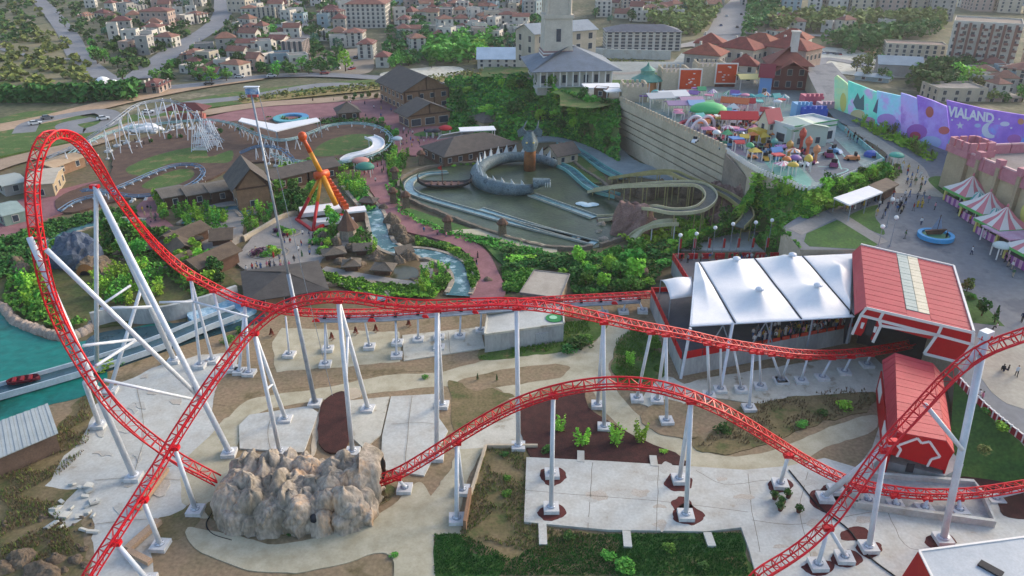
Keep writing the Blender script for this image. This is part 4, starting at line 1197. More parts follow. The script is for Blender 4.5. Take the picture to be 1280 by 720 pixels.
# ---------------------------------------------------------------- people
SKIN = mat('skin', '#a87b62', None, 1, .7, .1)
CLOTH = {'white': '#c9c9c9', 'black': '#1b1c20', 'navy': '#25304f', 'red': '#8e2326', 'blue': '#3b5f8f', 'grey': '#6e7074', 'beige': '#a8977c', 'pink': '#b07082', 'green': '#3f6146', 'yellow': '#b89a3a', 'teal': '#2f7472'}
CLM = {k: mat('cloth_' + k, v, None, 3, .9, .15) for k, v in CLOTH.items()}
HAIRM = mat('dark_hair', '#241c18', '#33271f', 4, .8, .2)
PPL_ME = {}
def person_mesh(top, bot, pose, scarf):
    key = (top, bot, pose, scarf)
    if key in PPL_ME: return PPL_ME[key]
    b = MB()
    # body as one loft of rings: feet to head, with legs joined at the hips
    st = .16 if pose == 'walk' else .02
    sit = pose == 'sit'
    V = Vector; n = 8
    def ring(c, rx, ry): return [c + V((cos(2 * pi * j / n) * rx, sin(2 * pi * j / n) * ry, 0)) for j in range(n)]
    def limb(cs, m, cap=True):
        vs = []; fs = []
        for c, rx, ry in cs: vs += ring(V(c), rx, ry)
        for i in range(len(cs) - 1):
            for j in range(n): fs.append((i * n + j, i * n + (j + 1) % n, (i + 1) * n + (j + 1) % n, (i + 1) * n + j))
        fs += [tuple(range(n))[::-1], tuple((len(cs) - 1) * n + j for j in range(n))]
        b.add(vs, fs, m)
    B, T = CLM[bot], CLM[top]
    dz = -.42 if sit else 0
    for s in (-1, 1):
        if sit:
            b.tube([(s * .1, 0, .5), (s * .11, -.42, .48), (s * .11, -.45, .06)], .085, B, 7, .055)
            b.box((s * .11, -.5, .035), (.09, .25, .07), CLM['black'])
        else:
            limb([((s * .1, -s * st, .06), .05, .055), ((s * .1, -s * st * .6, .45), .065, .07), ((s * .095, -s * st * .2, .8), .088, .095), ((s * .06, 0, .95), .1, .11)], B)
            b.box((s * .1, -s * st - .05, .035), (.085, .25, .07), CLM['black'])
    if scarf and not sit: limb([((0, 0, .1), .24, .22), ((0, 0, .6), .2, .18), ((0, 0, 1.0), .17, .14)], T)
    limb([((0, 0, .86 + dz), .165, .12), ((0, 0, 1.05 + dz), .15, .11), ((0, 0, 1.25 + dz), .185, .125), ((0, 0, 1.42 + dz), .19, .11), ((0, 0, 1.48 + dz), .08, .075), ((0, -.01, 1.56 + dz), .055, .06)], T)
    limb([((0, -.01, 1.53 + dz), .05, .055), ((0, -.02, 1.6 + dz), .075, .09), ((0, -.015, 1.68 + dz), .08, .1), ((0, 0, 1.74 + dz), .06, .075)], SKIN)
    b.lathe((0, .015, 1.6 + dz), [(.088, 0), (.098, .08), (.08, .16), (.03, .19)], T if scarf else HAIRM, 8, .95, 1.05)
    for s in (-1, 1):
        sw = s * st * 1.2
        b.tube([(s * .2, 0, 1.4 + dz), (s * .25, sw * .5, 1.13 + dz), (s * .25, sw - .05, .9 + dz)], .055, T, 6, .04)
        b.tube([(s * .25, sw - .05, .92 + dz), (s * .245, sw - .07, .8 + dz)], .038, SKIN, 5, .02)
    PPL_ME[key] = b.mesh('person')
    return PPL_ME[key]
PPR = random.Random(5)
def person(p, where, top=None, bot=None, pose=None, scarf=None, px=0, rz=None, group='visitors'):
    top = top or PPR.choice(['white', 'black', 'black', 'navy', 'red', 'blue', 'grey', 'beige', 'pink', 'green', 'yellow', 'white'])
    bot = bot or PPR.choice(['black', 'navy', 'blue', 'grey', 'beige', 'black'])
    pose = pose or PPR.choice(['walk', 'walk', 'stand'])
    scarf = PPR.random() < .2 if scarf is None else scarf
    if scarf: bot = 'black'
    o = inst('person', person_mesh(top, bot, pose, scarf), None, p, PPR.uniform(0, 6.28) if rz is None else rz)
    s = PPR.uniform(.93, 1.06); o.scale = (s, s, s)
    tag(o, None, 'person', group)
    verb = {'walk': 'walking', 'stand': 'standing', 'sit': 'sitting'}[pose]
    named(o, f"{verb} person in {'long ' + top + ' dress and scarf' if scarf else top + ' top, ' + bot + ' trousers'}", where, px)
    return o
def people(poly, n, gap, where, pl=0.0, seed=1, **k):
    for x, y in scatter(poly, n, gap, seed): person(P(x, y, pl), where, px=x, **k)
# ============================================================ plaza, children's land, mural, tents
def plateau(name, px, pl, m, side=None, z0=-.1, smooth=False, lift=0.0):
    p = region(px, pl, smooth)
    b = MB()
    b.prism([(q.x, q.y) for q in p], z0, lambda q: on(pl, Vector((q[0], q[1], 0))) + lift, m, side or m, bottom=False)
    return tag(b.build(name), kind='structure')
plateau('plaza', [(1330, 600), (1280, 556), (1240, 520), (1204, 484), (1196, 450), (1090, 312), (1000, 312), (978, 284), (1010, 263), (1048, 240), (1108, 214), (1108, 190), (1040, 138), (1022, 105), (1008, 84), (1040, 78), (1060, 100), (1200, 160), (1420, 190), (1420, 600)], PLZ, M_PLAZA, M_SAND)
sheet('beige_walk', [(1112, 238), (1120, 215), (1106, 190), (1060, 160), (1075, 158), (1110, 180), (1150, 205), (1165, 225), (1190, 246), (1140, 242)], M_PLAZAB, PLZ, jit=.1, lift=.02)
sheet('beige_walk', [(1222, 450), (1250, 428), (1300, 422), (1320, 505), (1268, 508), (1236, 486)], M_PLAZAB, PLZ, jit=.3, lift=.025)
sheet('lawn', [(1005, 302), (1008, 292), (1046, 275), (1068, 284), (1100, 304), (1085, 312), (1012, 308)], M_GRASS, PLZ, smooth=False, lift=.03)
sheet('lawn', [(1060, 272), (1096, 256), (1094, 270), (1106, 292), (1090, 288)], M_GRASS, PLZ, jit=.2, lift=.03)
sheet('lawn', [(1160, 225), (1180, 222), (1200, 250), (1186, 248)], M_GRASS, PLZ, lift=.03)
sheet('lawn', [(1202, 362), (1215, 366), (1256, 408), (1212, 403)], M_GRASS, PLZ, smooth=False, lift=.03)
sheet('grey_walk', [(985, 286), (1030, 264), (1046, 272), (1002, 294)], M_GREYPAV, PLZ, smooth=False, lift=.035)
sheet('grey_walk', [(1035, 263), (1052, 265), (1110, 302), (1098, 306), (1046, 274)], M_GREYPAV, PLZ, smooth=False, lift=.04)
sheet('service_lane', [(1010, 92), (1020, 92), (1040, 130), (1075, 155), (1060, 157), (1036, 140)], M_ASPH, PLZ, lift=.03)
sheet('grey_pavement', [(850, 314), (858, 305), (930, 291), (985, 283), (992, 290), (1000, 316)], M_CONC2, smooth=False)
f_e = loft('grass_slope', [(938, 300, 0), (955, 315, 0), (978, 328, 0), (1008, 338, 0)], [(1000, 270, PLZ), (979, 284, PLZ), (990, 298, PLZ), (1001, 313, PLZ)], M_GRASSW)
cover_uv('slope_foliage', f_e, 'green', 900, .8, .4, 9)
loft('grass_slope', [(1184, 604, .05), (1212, 606, .05), (1245, 608, .05), (1272, 612, .05), (1310, 618, .05)], [(1193, 474, PLZ), (1214, 497.5, PLZ), (1240, 522.5, PLZ), (1262, 541, PLZ), (1300, 571, PLZ)], M_GRASS)
# fence along the plaza edge
fp_ = spline([P(x, y, PLZ) for x, y in ((1196, 478), (1215, 498), (1240, 522), (1262, 540), (1295, 566))], 4)
fn_ = thing('red_fence', 'low red panel fence with white rail along the plaza edge above the grass', 'fence', fp_[0])
for i, (a, c) in enumerate(zip(fp_, fp_[1:])):
    b = MB(); wall_line(b, [a.lerp(c, .02), a.lerp(c, .98)], .14, 1.0, mat('fence_red', '#7d1f28', '#8b2a33', 1, .6, .1)); b.build('panel', None, fn_)
    b = MB(); b.bar(a + Vector((0, 0, 1.06)), c + Vector((0, 0, 1.06)), .2, .1, M_TRIM); b.build('rail', None, fn_)
    b = MB(); b.box(a + Vector((0, 0, .6)), (.22, .22, 1.2), M_TRIM); b.build('post', None, fn_)

# ---- high ground of the children's land, the village and the hall with the tower
plateau('upper_terrace', [(775, 128), (840, 157), (907, 190), (945, 215), (1016, 241), (1060, 224), (1104, 204), (1062, 168), (1040, 150), (1012, 125), (1006, 66), (852, 66), (842, 77), (662, 77), (650, 97), (665, 97), (700, 113), (740, 126)], KID, mat('terrace_paving', '#8b9392', '#7a8280', .1, .85, .12), M_SAND)
M_TEAL = mat('teal_floor', '#6f918c', '#7d8c8c', .12, .8, .2)
sheet('play_floor', [(785, 132), (812, 112), (840, 118), (930, 116), (985, 130), (1040, 148), (1060, 168), (1102, 204), (1016, 239), (945, 213), (907, 188), (840, 156)], M_TEAL, KID, smooth=False, lift=.02)
M_PURP = mat('purple_floor', '#7d6f86', '#6f7f8c', .15, .8, .15)
sheet('play_lane', [(850, 150), (880, 140), (930, 150), (960, 165), (975, 190), (960, 205), (930, 195), (905, 185)], M_PURP, KID, lift=.03)
sheet('play_lane', [(880, 126), (930, 122), (955, 135), (965, 155), (945, 160), (915, 140), (885, 140)], mat('rosy_floor', '#8c7480', '#7d6f78', .15, .8, .15), KID, lift=.035)
sheet('car_track_floor', [(982, 184), (1010, 176), (1042, 172), (1082, 212), (1050, 222), (1020, 228)], mat('dark_slate_floor', '#5e6873', '#4e5862', .2, .7, .15), KID, smooth=False, lift=.04)
sheet('blue_floor', [(950, 196), (975, 184), (1015, 226), (1012, 236), (970, 220)], mat('sea_green_floor', '#5c8f86', '#6fa39a', .2, .8, .1), KID, smooth=False, lift=.045)
for q in ([(1000, 186), (1035, 178), (1060, 200)], [(1012, 195), (1040, 190), (1052, 212)], [(1022, 208), (1060, 212), (1035, 222)]):
    ribbon('lane_line', q, .35, mat('lane_teal', '#7fb0ae', None, 1, .7, .1), KID, lift=.06)
# side wall of the terrace towards the walk, dotted white
ta, tb = P(1044, 155, KID), P(1104, 205, KID)
M_TEALW = mat('teal_wall', '#6fa3a4', '#7fb0ae', .4, .7, .08)
t_ = thing('terrace_parapet', 'pale teal parapet sloping along the walk at the edge of the car track', 'parapet', ta)
for i in range(10):
    b = MB(); wall_line(b, [ta.lerp(tb, i / 10 + .004), ta.lerp(tb, (i + 1) / 10 - .004)], .3, 1.3, M_TEALW); b.build('panel', None, t_)
t_ = thing('picket_fence', 'white picket fence along the front edge of the play terrace', 'fence', P(945, 214, KID))
fl_ = resample(spline([P(x, y, KID) + Vector((0, .3, 0)) for x, y in ((908, 191), (945, 215), (980, 229), (1016, 240), (1060, 223), (1103, 204))], 8), .95)
for i, p in enumerate(fl_):
    b = MB(); b.box(p + Vector((0, 0, .6)), (.5, .14, 1.2), M_TRIM); b.build('picket', None, t_)
b = MB()
for a, c in zip(fl_, fl_[1:]): b.bar(a + Vector((0, 0, .75)), c + Vector((0, 0, .75)), .08, .12, M_TRIM)
b.build('rail', None, t_)

# ---- fortress wall
CA, CB = P(775, 128, KID), P(909, 191, KID)
cw = thing('fortress_wall', 'sand coloured battlemented fortress wall with dark horizontal joints behind the lake', 'wall', (CA.x, CA.y, 0))
nrm = Vector((-(CB - CA).y, (CB - CA).x, 0)).normalized()
if nrm.y > 0: nrm = -nrm
b = MB(); b.prism([(p.x, p.y) for p in (CA - nrm * .1, CB - nrm * .1, CB - nrm * 1.2, CA - nrm * 1.2)], 0, KID + .5, M_SANDDK); b.build('core', None, cw)
zc = [(0, 4.4), (4.75, 6.3), (6.65, 8.2), (8.55, 10.1), (10.45, 12.0), (12.35, 14.6)]
for z0, z1 in zc:
    b = MB(); b.prism([(p.x, p.y) for p in (CA + nrm * .5, CB + nrm * .5, CB - nrm * .1, CA - nrm * .1)], z0, z1, M_SAND); b.build('stone_course', None, cw)
n = 34
mer = MB(); mer.box((0, 0, .55), (.95, .55, 1.1), M_SAND); mer = mer.mesh('merlon')
for i in range(n):
    p = CA.lerp(CB, (i + .5) / n) + nrm * .25
    inst('merlon', mer, cw, Vector((p.x, p.y, 14.6)) - cw.location, atan2((CB - CA).y, (CB - CA).x))
# rendered foot of the wall and the curved end wall
cr = thing('curved_wall', 'curved grey brown concrete wall at the right end of the fortress wall', 'wall', P(945, 235, 6))
cpts = spline([P(906, 192, KID), P(918, 205, 13), P(935, 224, 11), P(946, 240, 8)], 6)
b = MB()
for a, c in zip(cpts, cpts[1:]):
    b.add([(a.x, a.y, a.z), (c.x, c.y, c.z), (c.x, c.y, -.1), (a.x, a.y, -.1), (a.x + .4, a.y + .5, a.z), (c.x + .4, c.y + .5, c.z), (c.x + .4, c.y + .5, -.1), (a.x + .4, a.y + .5, -.1)], [(3, 2, 1, 0), (0, 1, 5, 4), (4, 5, 6, 7)], mat('brown_wall', '#8d8377', '#776d62', .2, .9, .15))
b.build('wall', None, cr)
def crenel_tower(px, py, w, h, label, sign=None, d=None, z=KID):
    c = P(px, py, z); d = d or w
    root = thing('battlement_tower', label, 'tower', c)
    b = MB(); b.prism([(c.x - w / 2, c.y), (c.x + w / 2, c.y), (c.x + w / 2, c.y + d), (c.x - w / 2, c.y + d)], z - .1, z + h, M_SAND); b.build('shaft', None, root)
    b = MB(); b.prism([(c.x - w / 2 + .6, c.y + .6), (c.x + w / 2 - .6, c.y + .6), (c.x + w / 2 - .6, c.y + d - .6), (c.x - w / 2 + .6, c.y + d - .6)], z + h, z + h + .06, M_FLAT); b.build('roof', None, root)
    m1 = MB(); m1.box((0, 0, .5), (.8, .5, 1.0), M_SAND); me = m1.mesh('merlon')
    k = int(w / 1.5)
    for i in range(k):
        t = (i + .5) / k - .5
        for q in ((t * w, .3, 0), (t * w, d - .3, 0), (-w / 2 + .3, d / 2 + t * d * .8, pi / 2), (w / 2 - .3, d / 2 + t * d * .8, pi / 2)):
            inst('merlon', me, root, (q[0], q[1], h), q[2])
    if sign:
        M_OR = mat('orange_sign', '#c4481e', '#b53c16', .5, .5, .06)
        sx, sw, sh, sz = sign
        b = MB(); b.box((c.x + sx, c.y - .8, z + sz), (sw + .8, .3, sh + .8), M_TRIM); b.build('sign_border', None, root)
        b = MB(); b.box((c.x + sx, c.y - .98, z + sz), (sw, .2, sh), M_OR); b.build('sign_board', None, root)
        rr = random.Random(px)
        for i in range(7):
            b = MB(); b.box((c.x + sx + rr.uniform(-.4, .4) * sw, c.y - 1.1, z + sz + rr.uniform(-.35, .4) * sh), (rr.uniform(.3, 1.2), .06, .28), M_TRIM); b.build('sign_speck', None, root)
        b = MB(); b.box((c.x + sx, c.y - .6, z + (sz - sh / 2 - .4) / 2), (sw, .5, max(.5, sz - sh / 2 - .4)), mat('dark_orange', '#6b2c1a', '#4a2418', .8, .8)); b.build('gate_booth', None, root)
    return root
crenel_tower(793, 128, 7.6, 4.6, 'square battlement tower at the left corner of the fortress wall', d=7)
crenel_tower(843, 116, 9, 6.5, 'battlement tower behind an orange sign board with white border', sign=(4.5, 6.6, 6.0, 4.4), d=9)
crenel_tower(888, 108, 9.5, 6.5, 'rear battlement tower with an orange framed sign beside the red roofed village', sign=(4.6, 6.6, 6.0, 4.4), d=9)
M_ORANGE2 = mat('pale_orange', '#c88a5a', None, 1, .7)
b = MB()
# carousel pavilion
c = P(808, 114, KID)
pv = thing('pavilion', 'round pavilion with two tiered sea green roof behind the corner tower', 'pavilion', c)
M_SEAG = mat('sea_green_roof', '#5f9283', '#4f8274', .6, .6, .1)
b = MB(); b.lathe(c, [(5.2, 3.6), (5.3, 3.9), (2.3, 5.6), (2.2, 6.6), (2.6, 6.8), (.5, 8.2), (.1, 9.3)], M_SEAG, 12); b.build('roof', None, pv)
b = MB(); b.lathe(c, [(3.0, 0), (3.0, 3.6)], M_ORANGE2, 12); b.build('drum', None, pv)
for k in range(8):
    b = MB(); b.tube([c + Vector((4.4 * cos(k * pi / 4), 4.4 * sin(k * pi / 4), 0)), c + Vector((4.4 * cos(k * pi / 4), 4.4 * sin(k * pi / 4), 3.7))], .2, M_TRIM, 6); b.build('post', None, pv)
def tent(px, py, w, d, h, rh, m, label, pl=KID, kind='gablex', rz=0.0, posts=True, name='awning', cat='awning', m2=None):
    c = P(px, py, pl)
    root = thing(name, label, cat, c, rz)
    if kind == 'dome':
        b = MB(); b.lathe((0, 0, h), [(w / 2, 0), (w / 2 * .96, rh * .35), (w / 2 * .75, rh * .7), (w / 2 * .4, rh * .93), (.1, rh)], m, 16, 1, d / w); b.local('roof', root, None, True)
    elif kind == 'pyr':
        b = MB()
        n = 16
        for k in range(n):
            a0, a1 = 2 * pi * k / n + pi / 4, 2 * pi * (k + 1) / n + pi / 4
            def sq(a):
                cx, sy = cos(a), sin(a); s = 1 / max(abs(cx), abs(sy)); return Vector((cx * s * w / 2, sy * s * d / 2, h))
            b.add([sq(a0), sq(a1), (0, 0, h + rh)], [(0, 1, 2)], (m2 if (k % 2 and m2) else m))
        b.local('roof', root)
    elif kind == 'flat':
        b = MB(); b.box((0, 0, h), (w, d, .25), m); b.local('roof', root)
    else:
        b = MB(); hip(b, w, d, h, rh, .0, m, kind); b.v = [(x - w / 2, y - d / 2, z) for x, y, z in b.v]; b.local('roof', root)
    if posts:
        for sx in (-.46, .46):
            for sy in (-.46, .46):
                q = .7 if kind == 'dome' else 1
                b = MB(); b.tube([(sx * w * q, sy * d * q, 0), (sx * w * q, sy * d * q, h + .05)], .12, M_TRIM, 6); b.local('post', root)
    return root
def pm(k, hexc, rough=.6): return mat('paint_' + k, hexc, None, 1, rough, .08)
tent(822, 134, 8, 7, 3.4, 1.0, pm('palegrey', '#a9adb0'), 'pale grey ridge awning nearest the fortress wall top', rz=.2)
tent(838, 132, 9, 8, 3.6, 1.0, pm('white', '#c6c8c8'), 'wide off white awning beside the pale grey one', rz=.2)
tent(846, 142, 7, 5, 3.0, .8, pm('mauve', '#8d7796'), 'mauve awning left of the blue one', rz=.1)
tent(862, 139, 7, 6, 3.2, 1.1, pm('pinkish', '#a9879b'), 'pinkish awning beside the green dome', rz=.1)
tent(868, 142, 5, 5, 3.0, 1.0, pm('skyblue', '#7f9ec2'), 'sky blue awning touching the green dome', rz=.1)
tent(884, 150, 10.5, 8, 2.6, 2.3, pm('green', '#46a866'), 'round green canopy in the middle of the play terrace', kind='dome', name='dome_canopy', cat='canopy')
tent(921, 161, 10, 5.5, 3.2, 1.6, pm('red', '#b3282e'), 'bright red ridge awning right of the white arches', rz=-.08)
tent(917, 140, 8, 4, 3, 1.3, pm('orange', '#b8623a'), 'orange awning behind the red one', rz=-.35)
tent(900, 156, 3.5, 2.6, 2.5, .5, pm('white2', '#cfd4d2'), 'tiny white awning between green dome and red awning', kind='flat')
tent(936, 110, 9, 6, 3.5, 1.2, pm('yellow', '#c4b878'), 'pale yellow awning beside the red barn house', rz=.1)
tent(928, 102, 8, 5, 3.5, 1.2, pm('cream', '#c9c2ad'), 'cream awning behind the pale yellow one', rz=.1)
# arches ride
ar = thing('arch_ride', 'pink and white looping arches standing in a red ring on the play terrace', 'play ride', P(878, 168, KID))
for px, py, w in ((868, 162, 5), (883, 162, 4.4), (874, 167, 4.6)):
    c = P(px, py, KID)
    b = MB(); b.tube([c + Vector((cos(t * pi / 12) * w / 2, 0.25 * cos(t * pi / 12), sin(t * pi / 12) * 3.6)) for t in range(13)], .42, pm('pinkwhite', '#cfc2c8'), 8); b.build('arch', None, ar, True)
rg = [P(x, y, KID) for x, y in ((848, 158), (862, 152), (880, 156), (898, 166), (905, 174), (890, 176), (870, 170), (855, 164))]
b = MB(); wall_line(b, spline(rg, 4, True), .8, .7, pm('crimson', '#9c2f42'), closed=True); b.build('ring', None, ar)
# barn house, small house, white green building, blocks
bld('barn_house', 'narrow dark red gabled house with blue lower wall on the play terrace', 'house', P(947, 120, KID), P(962, 121, KID), 6, 6, pm('barnblue', '#5f86b4'), pm('barnred', '#7b2c36'), 'gablex', 1, 3, .6, 3.6)
hr, hw = bld('play_house', 'little white house with steep red roof beside the white and green building', 'house', P(945, 175, KID), P(957, 179, KID), 4.5, 5, pm('cream2', '#c5bda8'), pm('rosered', '#a34a52'), 'gabley', 2, 2, .3, 3.2, ww=.9, wh=1.3)
b = MB(); b.box((hw / 2, -1.6, 1.7), (3.4, 3, 3.4), pm('yellow2', '#c2a23a')); b.local('porch', hr)
b = MB(); b.lathe((hw / 2, -3.12, 1.5), [(.9, -1.2), (.9, .8), (.3, 1.2)], pm('dkred', '#7d1d24'), 8); b.local('door', hr)
gw, w_ = bld('pavilion_building', 'white flat building with green trim behind the car track', 'building', P(989, 186, KID), P(1042, 177, KID), 8, 5, pm('white3', '#c6cbc9'), pm('roofpale', '#b5bcb8'), 'flat', 1, 4.5, ww=2.6, wh=2.0)
for z in (4.4, 5.55):
    b = MB(); b.box((w_ / 2, -.12, z), (w_ + .3, .2, .3), pm('trimgreen', '#3f8a5a')); b.local('green_trim', gw)
b = MB(); b.box((w_ * .62, -.1, 2.2), (4, .14, 2.2), pm('dkgreen', '#2f6a48')); b.local('green_shutter', gw)
gw, w_ = bld('pavilion_building', 'pale building with green gabled front left of the white one', 'building', P(966, 176, KID), P(986, 186, KID), 10, 4.8, pm('palegreen', '#aebcae'), pm('roofgreen', '#a9b8aa'), 'gablex', 1, 4, .4, 1.2)
for i, (px, py, w, h, c_, n_) in enumerate(((1000, 149, 4.5, 4.5, '#6f9fc4', 'light blue'), (1014, 152, 6.5, 4, '#3a58b0', 'deep blue'), (1012, 138, 5.5, 4.5, '#b0566a', 'rose red'), (1032, 146, 5, 4, '#a88a98', 'greyish pink'))):
    c = P(px, py, KID)
    r = thing('play_block', f'{n_} boxy play castle block behind the white and green building', 'play block', c)
    b = MB(); b.box(c + Vector((0, 0, h / 2)), (w, 4.5, h), pm('blk%d' % i, c_)); b.build('body', None, r)
    for k in range(4):
        b = MB(); b.box(c + Vector(((k - 1.5) * w / 4.2, -1.9, h + .4)), (w / 7, .6, .8), pm('blk%d' % i, c_)); b.build('merlon', None, r)
c = P(962, 148, KID)
r = thing('white_dome', 'small white dome tent beside the light blue block', 'tent', c); b = MB(); b.lathe(c, [(3, 0), (2.9, 1.2), (2.2, 2.4), (1, 3.1), (.1, 3.3)], M_MEMB, 14); b.build('shell', None, r, True)
b = MB(); b.box(c + Vector((0, -2.9, .8)), (1.2, .3, 1.6), M_DARK); b.build('door', None, r)
# little carts, horses, seats of the rides
RC = random.Random(21)
cart_cols = ['#b33a3a', '#c7cdd2', '#c79a3a', '#5a8fb8', '#8a3f6a', '#4f9a78', '#c47a4a']
def cart(px, py, where, z=KID, s=1.0):
    c = P(px, py, z); col = RC.choice(cart_cols)
    nm = {'#b33a3a': 'red', '#c7cdd2': 'white', '#c79a3a': 'yellow', '#5a8fb8': 'blue', '#8a3f6a': 'purple', '#4f9a78': 'green', '#c47a4a': 'orange'}[col]
    r = thing('ride_car', None, 'ride car', c, RC.uniform(0, 6.28), 'little ride cars of the play terrace')
    m = pm('cart' + nm, col, .4)
    b = MB(); b.add([(-1.3 * s, -.7 * s, .25), (1.5 * s, -.55 * s, .25), (1.5 * s, .55 * s, .25), (-1.3 * s, .7 * s, .25), (-1.2 * s, -.65 * s, .95 * s), (.9 * s, -.5 * s, .8 * s), (.9 * s, .5 * s, .8 * s), (-1.2 * s, .65 * s, .95 * s)], [(3, 2, 1, 0), (4, 5, 6, 7), (0, 1, 5, 4), (1, 2, 6, 5), (2, 3, 7, 6), (3, 0, 4, 7)], m); b.local('body', r)
    b = MB(); b.box((-.5 * s, 0, 1.15 * s), (.35 * s, 1.1 * s, .9 * s), M_DARK); b.local('seat', r)
    for x in (-.8, .9):
        for y in (-.7, .7):
            b = MB(); b.tube([(x * s, y * s - .1, .28), (x * s, y * s + .1, .28)], .27, M_BLACK, 8); b.local('wheel', r)
    named(r, f'small {nm} ride car', where, px)
for px, py in ((995, 182), (1032, 176), (1044, 191), (1065, 200), (1042, 208), (1035, 196)): cart(px, py, 'on the dark car track floor', s=1.2)
for k in range(16):
    a = k / 16 * 2 * pi
    cart(990 + 24 * cos(a), 197 + 9 * sin(a) + 5 * cos(a), 'in the crowded ride in front of the car track', s=.9)
for px, py in ((868, 178), (905, 188), (926, 175), (934, 186), (915, 170), (940, 198), (900, 178), (950, 190), (925, 166), (912, 182), (945, 180), (935, 172)): cart(px, py, 'on the lilac lane behind the fortress wall', s=.9)
for px, py, hh, c_ in ((1008, 196, 5, '#c46a4a'), (1000, 190, 6, '#b04a3c'), (1018, 204, 4.4, '#c4835a'), (985, 196, 4, '#b08a4a'), (966, 190, 3.5, '#5f9a8f')):
    c = P(px, py, KID)
    r = thing('ride_column', None, 'ride ornament', c, 0, 'ornament columns of the crowded ride')
    b = MB(); b.lathe((0, 0, 0), [(.5, 0), (.35, hh * .5), (.9, hh * .7), (.8, hh * .85), (.1, hh)], pm('orn' + c_[1:], c_), 8); b.local('column', r)
    b = MB(); b.lathe((0, 0, 0), [(1.0, 0), (1.0, .3)], M_TRIM, 10); b.local('base', r)
    named(r, 'painted onion topped ornament column', 'in the crowded ride', px)
TC_ = [('red', '#b3383c'), ('white', '#c9cbcb'), ('yellow', '#c4a848'), ('blue', '#4f7fb8'), ('purple', '#80609a'), ('green', '#4f9a6a'), ('orange', '#c4743c'), ('pink', '#b87890'), ('turquoise', '#4fa3a0')]
for px, py in scatter([(835, 150), (860, 128), (930, 124), (960, 140), (970, 190), (948, 205), (905, 184)], 42, 7, 5) + scatter([(800, 128), (850, 118), (985, 128), (980, 145), (930, 126), (850, 128)], 18, 7, 6) + scatter([(955, 205), (985, 188), (1012, 215), (1014, 232), (985, 222)], 9, 8, 8):
    cn_, ch = RC.choice(TC_); k = RC.choice(['pyr', 'gablex', 'dome', 'flat'])
    o = tent(px, py, RC.uniform(1.9, 3.8), RC.uniform(1.8, 3.2), RC.uniform(1.8, 2.6), RC.uniform(.5, 1.3), pm('stall' + cn_, ch), None, KID, k, RC.uniform(-.5, .5), name='ride_stall', cat='ride stall', m2=M_TRIM if RC.random() < .5 else None)
    o['group'] = 'small rides and stalls'; named(o, f"small {cn_} {dict(pyr='pointed', gablex='ridged', dome='domed', flat='flat topped')[k]} stall", 'on the play terrace', px)
for px, py in scatter([(860, 150), (930, 135), (965, 160), (975, 195), (950, 205), (905, 186)], 46, 5, 15): cart(px, py, 'scattered between the play terrace stalls', s=RC.uniform(.7, 1.1))
# red brown mansion and the village street
mr, w_ = bld('mansion', 'big red brown timber mansion with layered roofs and a white chimney tower', 'mansion', P(962, 112, KID), P(1006, 113, KID), 12, 8, pm('maroon', '#6b3a35'), mat('red_brown_roof', '#7d463c', '#6d3c34', .5, .8, .15), 'hip', 2, 3.2, 1.5, 5, ww=1.4, wh=1.8)
b = MB(); b.box((w_ * .62, 5.5, 13), (2.2, 2.2, 9), M_HW[0]); b.box((w_ * .62, 5.5, 17.7), (2.8, 2.8, .5), M_HW[0]); b.local('chimney_tower', mr)
b = MB(); hip(b, 9, 6, 8.6, 3.0, .8, MATS['red_brown_roof'], 'gabley'); b.v = [(x + 1, y - 3, z - 2) for x, y, z in b.v]; b.local('porch_roof', mr)
for i, (a, c, d, h, lab) in enumerate((((853, 95), (896, 99), 11, 8, 'left end house of the red tiled village street with grey plaster wall'), ((893, 87), (938, 93), 11, 8.5, 'long red tiled village house behind the rear tower'), ((918, 80), (960, 86), 10, 8.5, 'red tiled village house in the middle of the back row'), ((948, 88), (1003, 96), 12, 9, 'red tiled village house beside the mansion'), ((912, 103), (942, 105), 7, 6, 'lower red roofed house in front of the village row'), ((866, 80), (900, 82), 9, 8, 'small red tiled house behind the left end village house'), ((962, 76), (1002, 80), 9, 9, 'red tiled house at the back right of the village'))):
    bld('village_house', lab, 'house', P(*a, KID), P(*c, KID), d, h, [M_HW[2], M_HW[1], M_HW[0], M_HW[3], M_HW[0], M_HW[1], M_HW[0]][i], mat('village_tiles', '#86463c', '#6f3a33', .5, .85, .25, rnd=.15), 'hip', 2, 3, .7, 3.4, ww=1.2, wh=1.7, chim=True)

# ---- painted wall
GA_, GB_ = P(1046, 137, PLZ), P(1190, 191, PLZ)
GC_ = P(1320, 225, PLZ)
mu = thing('mural_wall', 'tall painted wall in mint and purple with jagged top and big white VIALAND lettering', 'painted wall', (GA_.x, GA_.y, GA_.z))
def mcol(n, a, c, e=None): return mat(n, a, c, .14, .6, .04, c3=e, lo=.36, hi=.62)
segs = [([(1043, 138), (1043, 97), (1046, 94), (1058, 104), (1060, 107), (1060, 143)], mcol('mur_yellow', '#dcE29a', '#8ce4c0')),
        ([(1060, 143), (1060, 101), (1078, 108), (1096, 115), (1096, 157)], mcol('mur_mint', '#6ce6ca', '#d8bce4', '#8eeed6')),
        ([(1096, 157), (1096, 113.5), (1112, 117), (1126, 120), (1126, 168)], mcol('mur_cyan', '#80e8ea', '#d0b0f0', '#aed8f6')),
        ([(1126, 168), (1126, 116), (1136, 119), (1146, 123), (1150, 178)], mcol('mur_lilac', '#b0bcf8', '#ae80d8', '#caa8ee')),
        ([(1150, 178), (1146, 119), (1164, 125), (1183, 133), (1190, 191)], mcol('mur_purple', '#9c6cd8', '#b080e0', '#bca2f0'))]
for px, m in segs:
    b = MB(); plate(b, px, GA_, GB_, .5, m); b.build('painted_panel', None, mu)
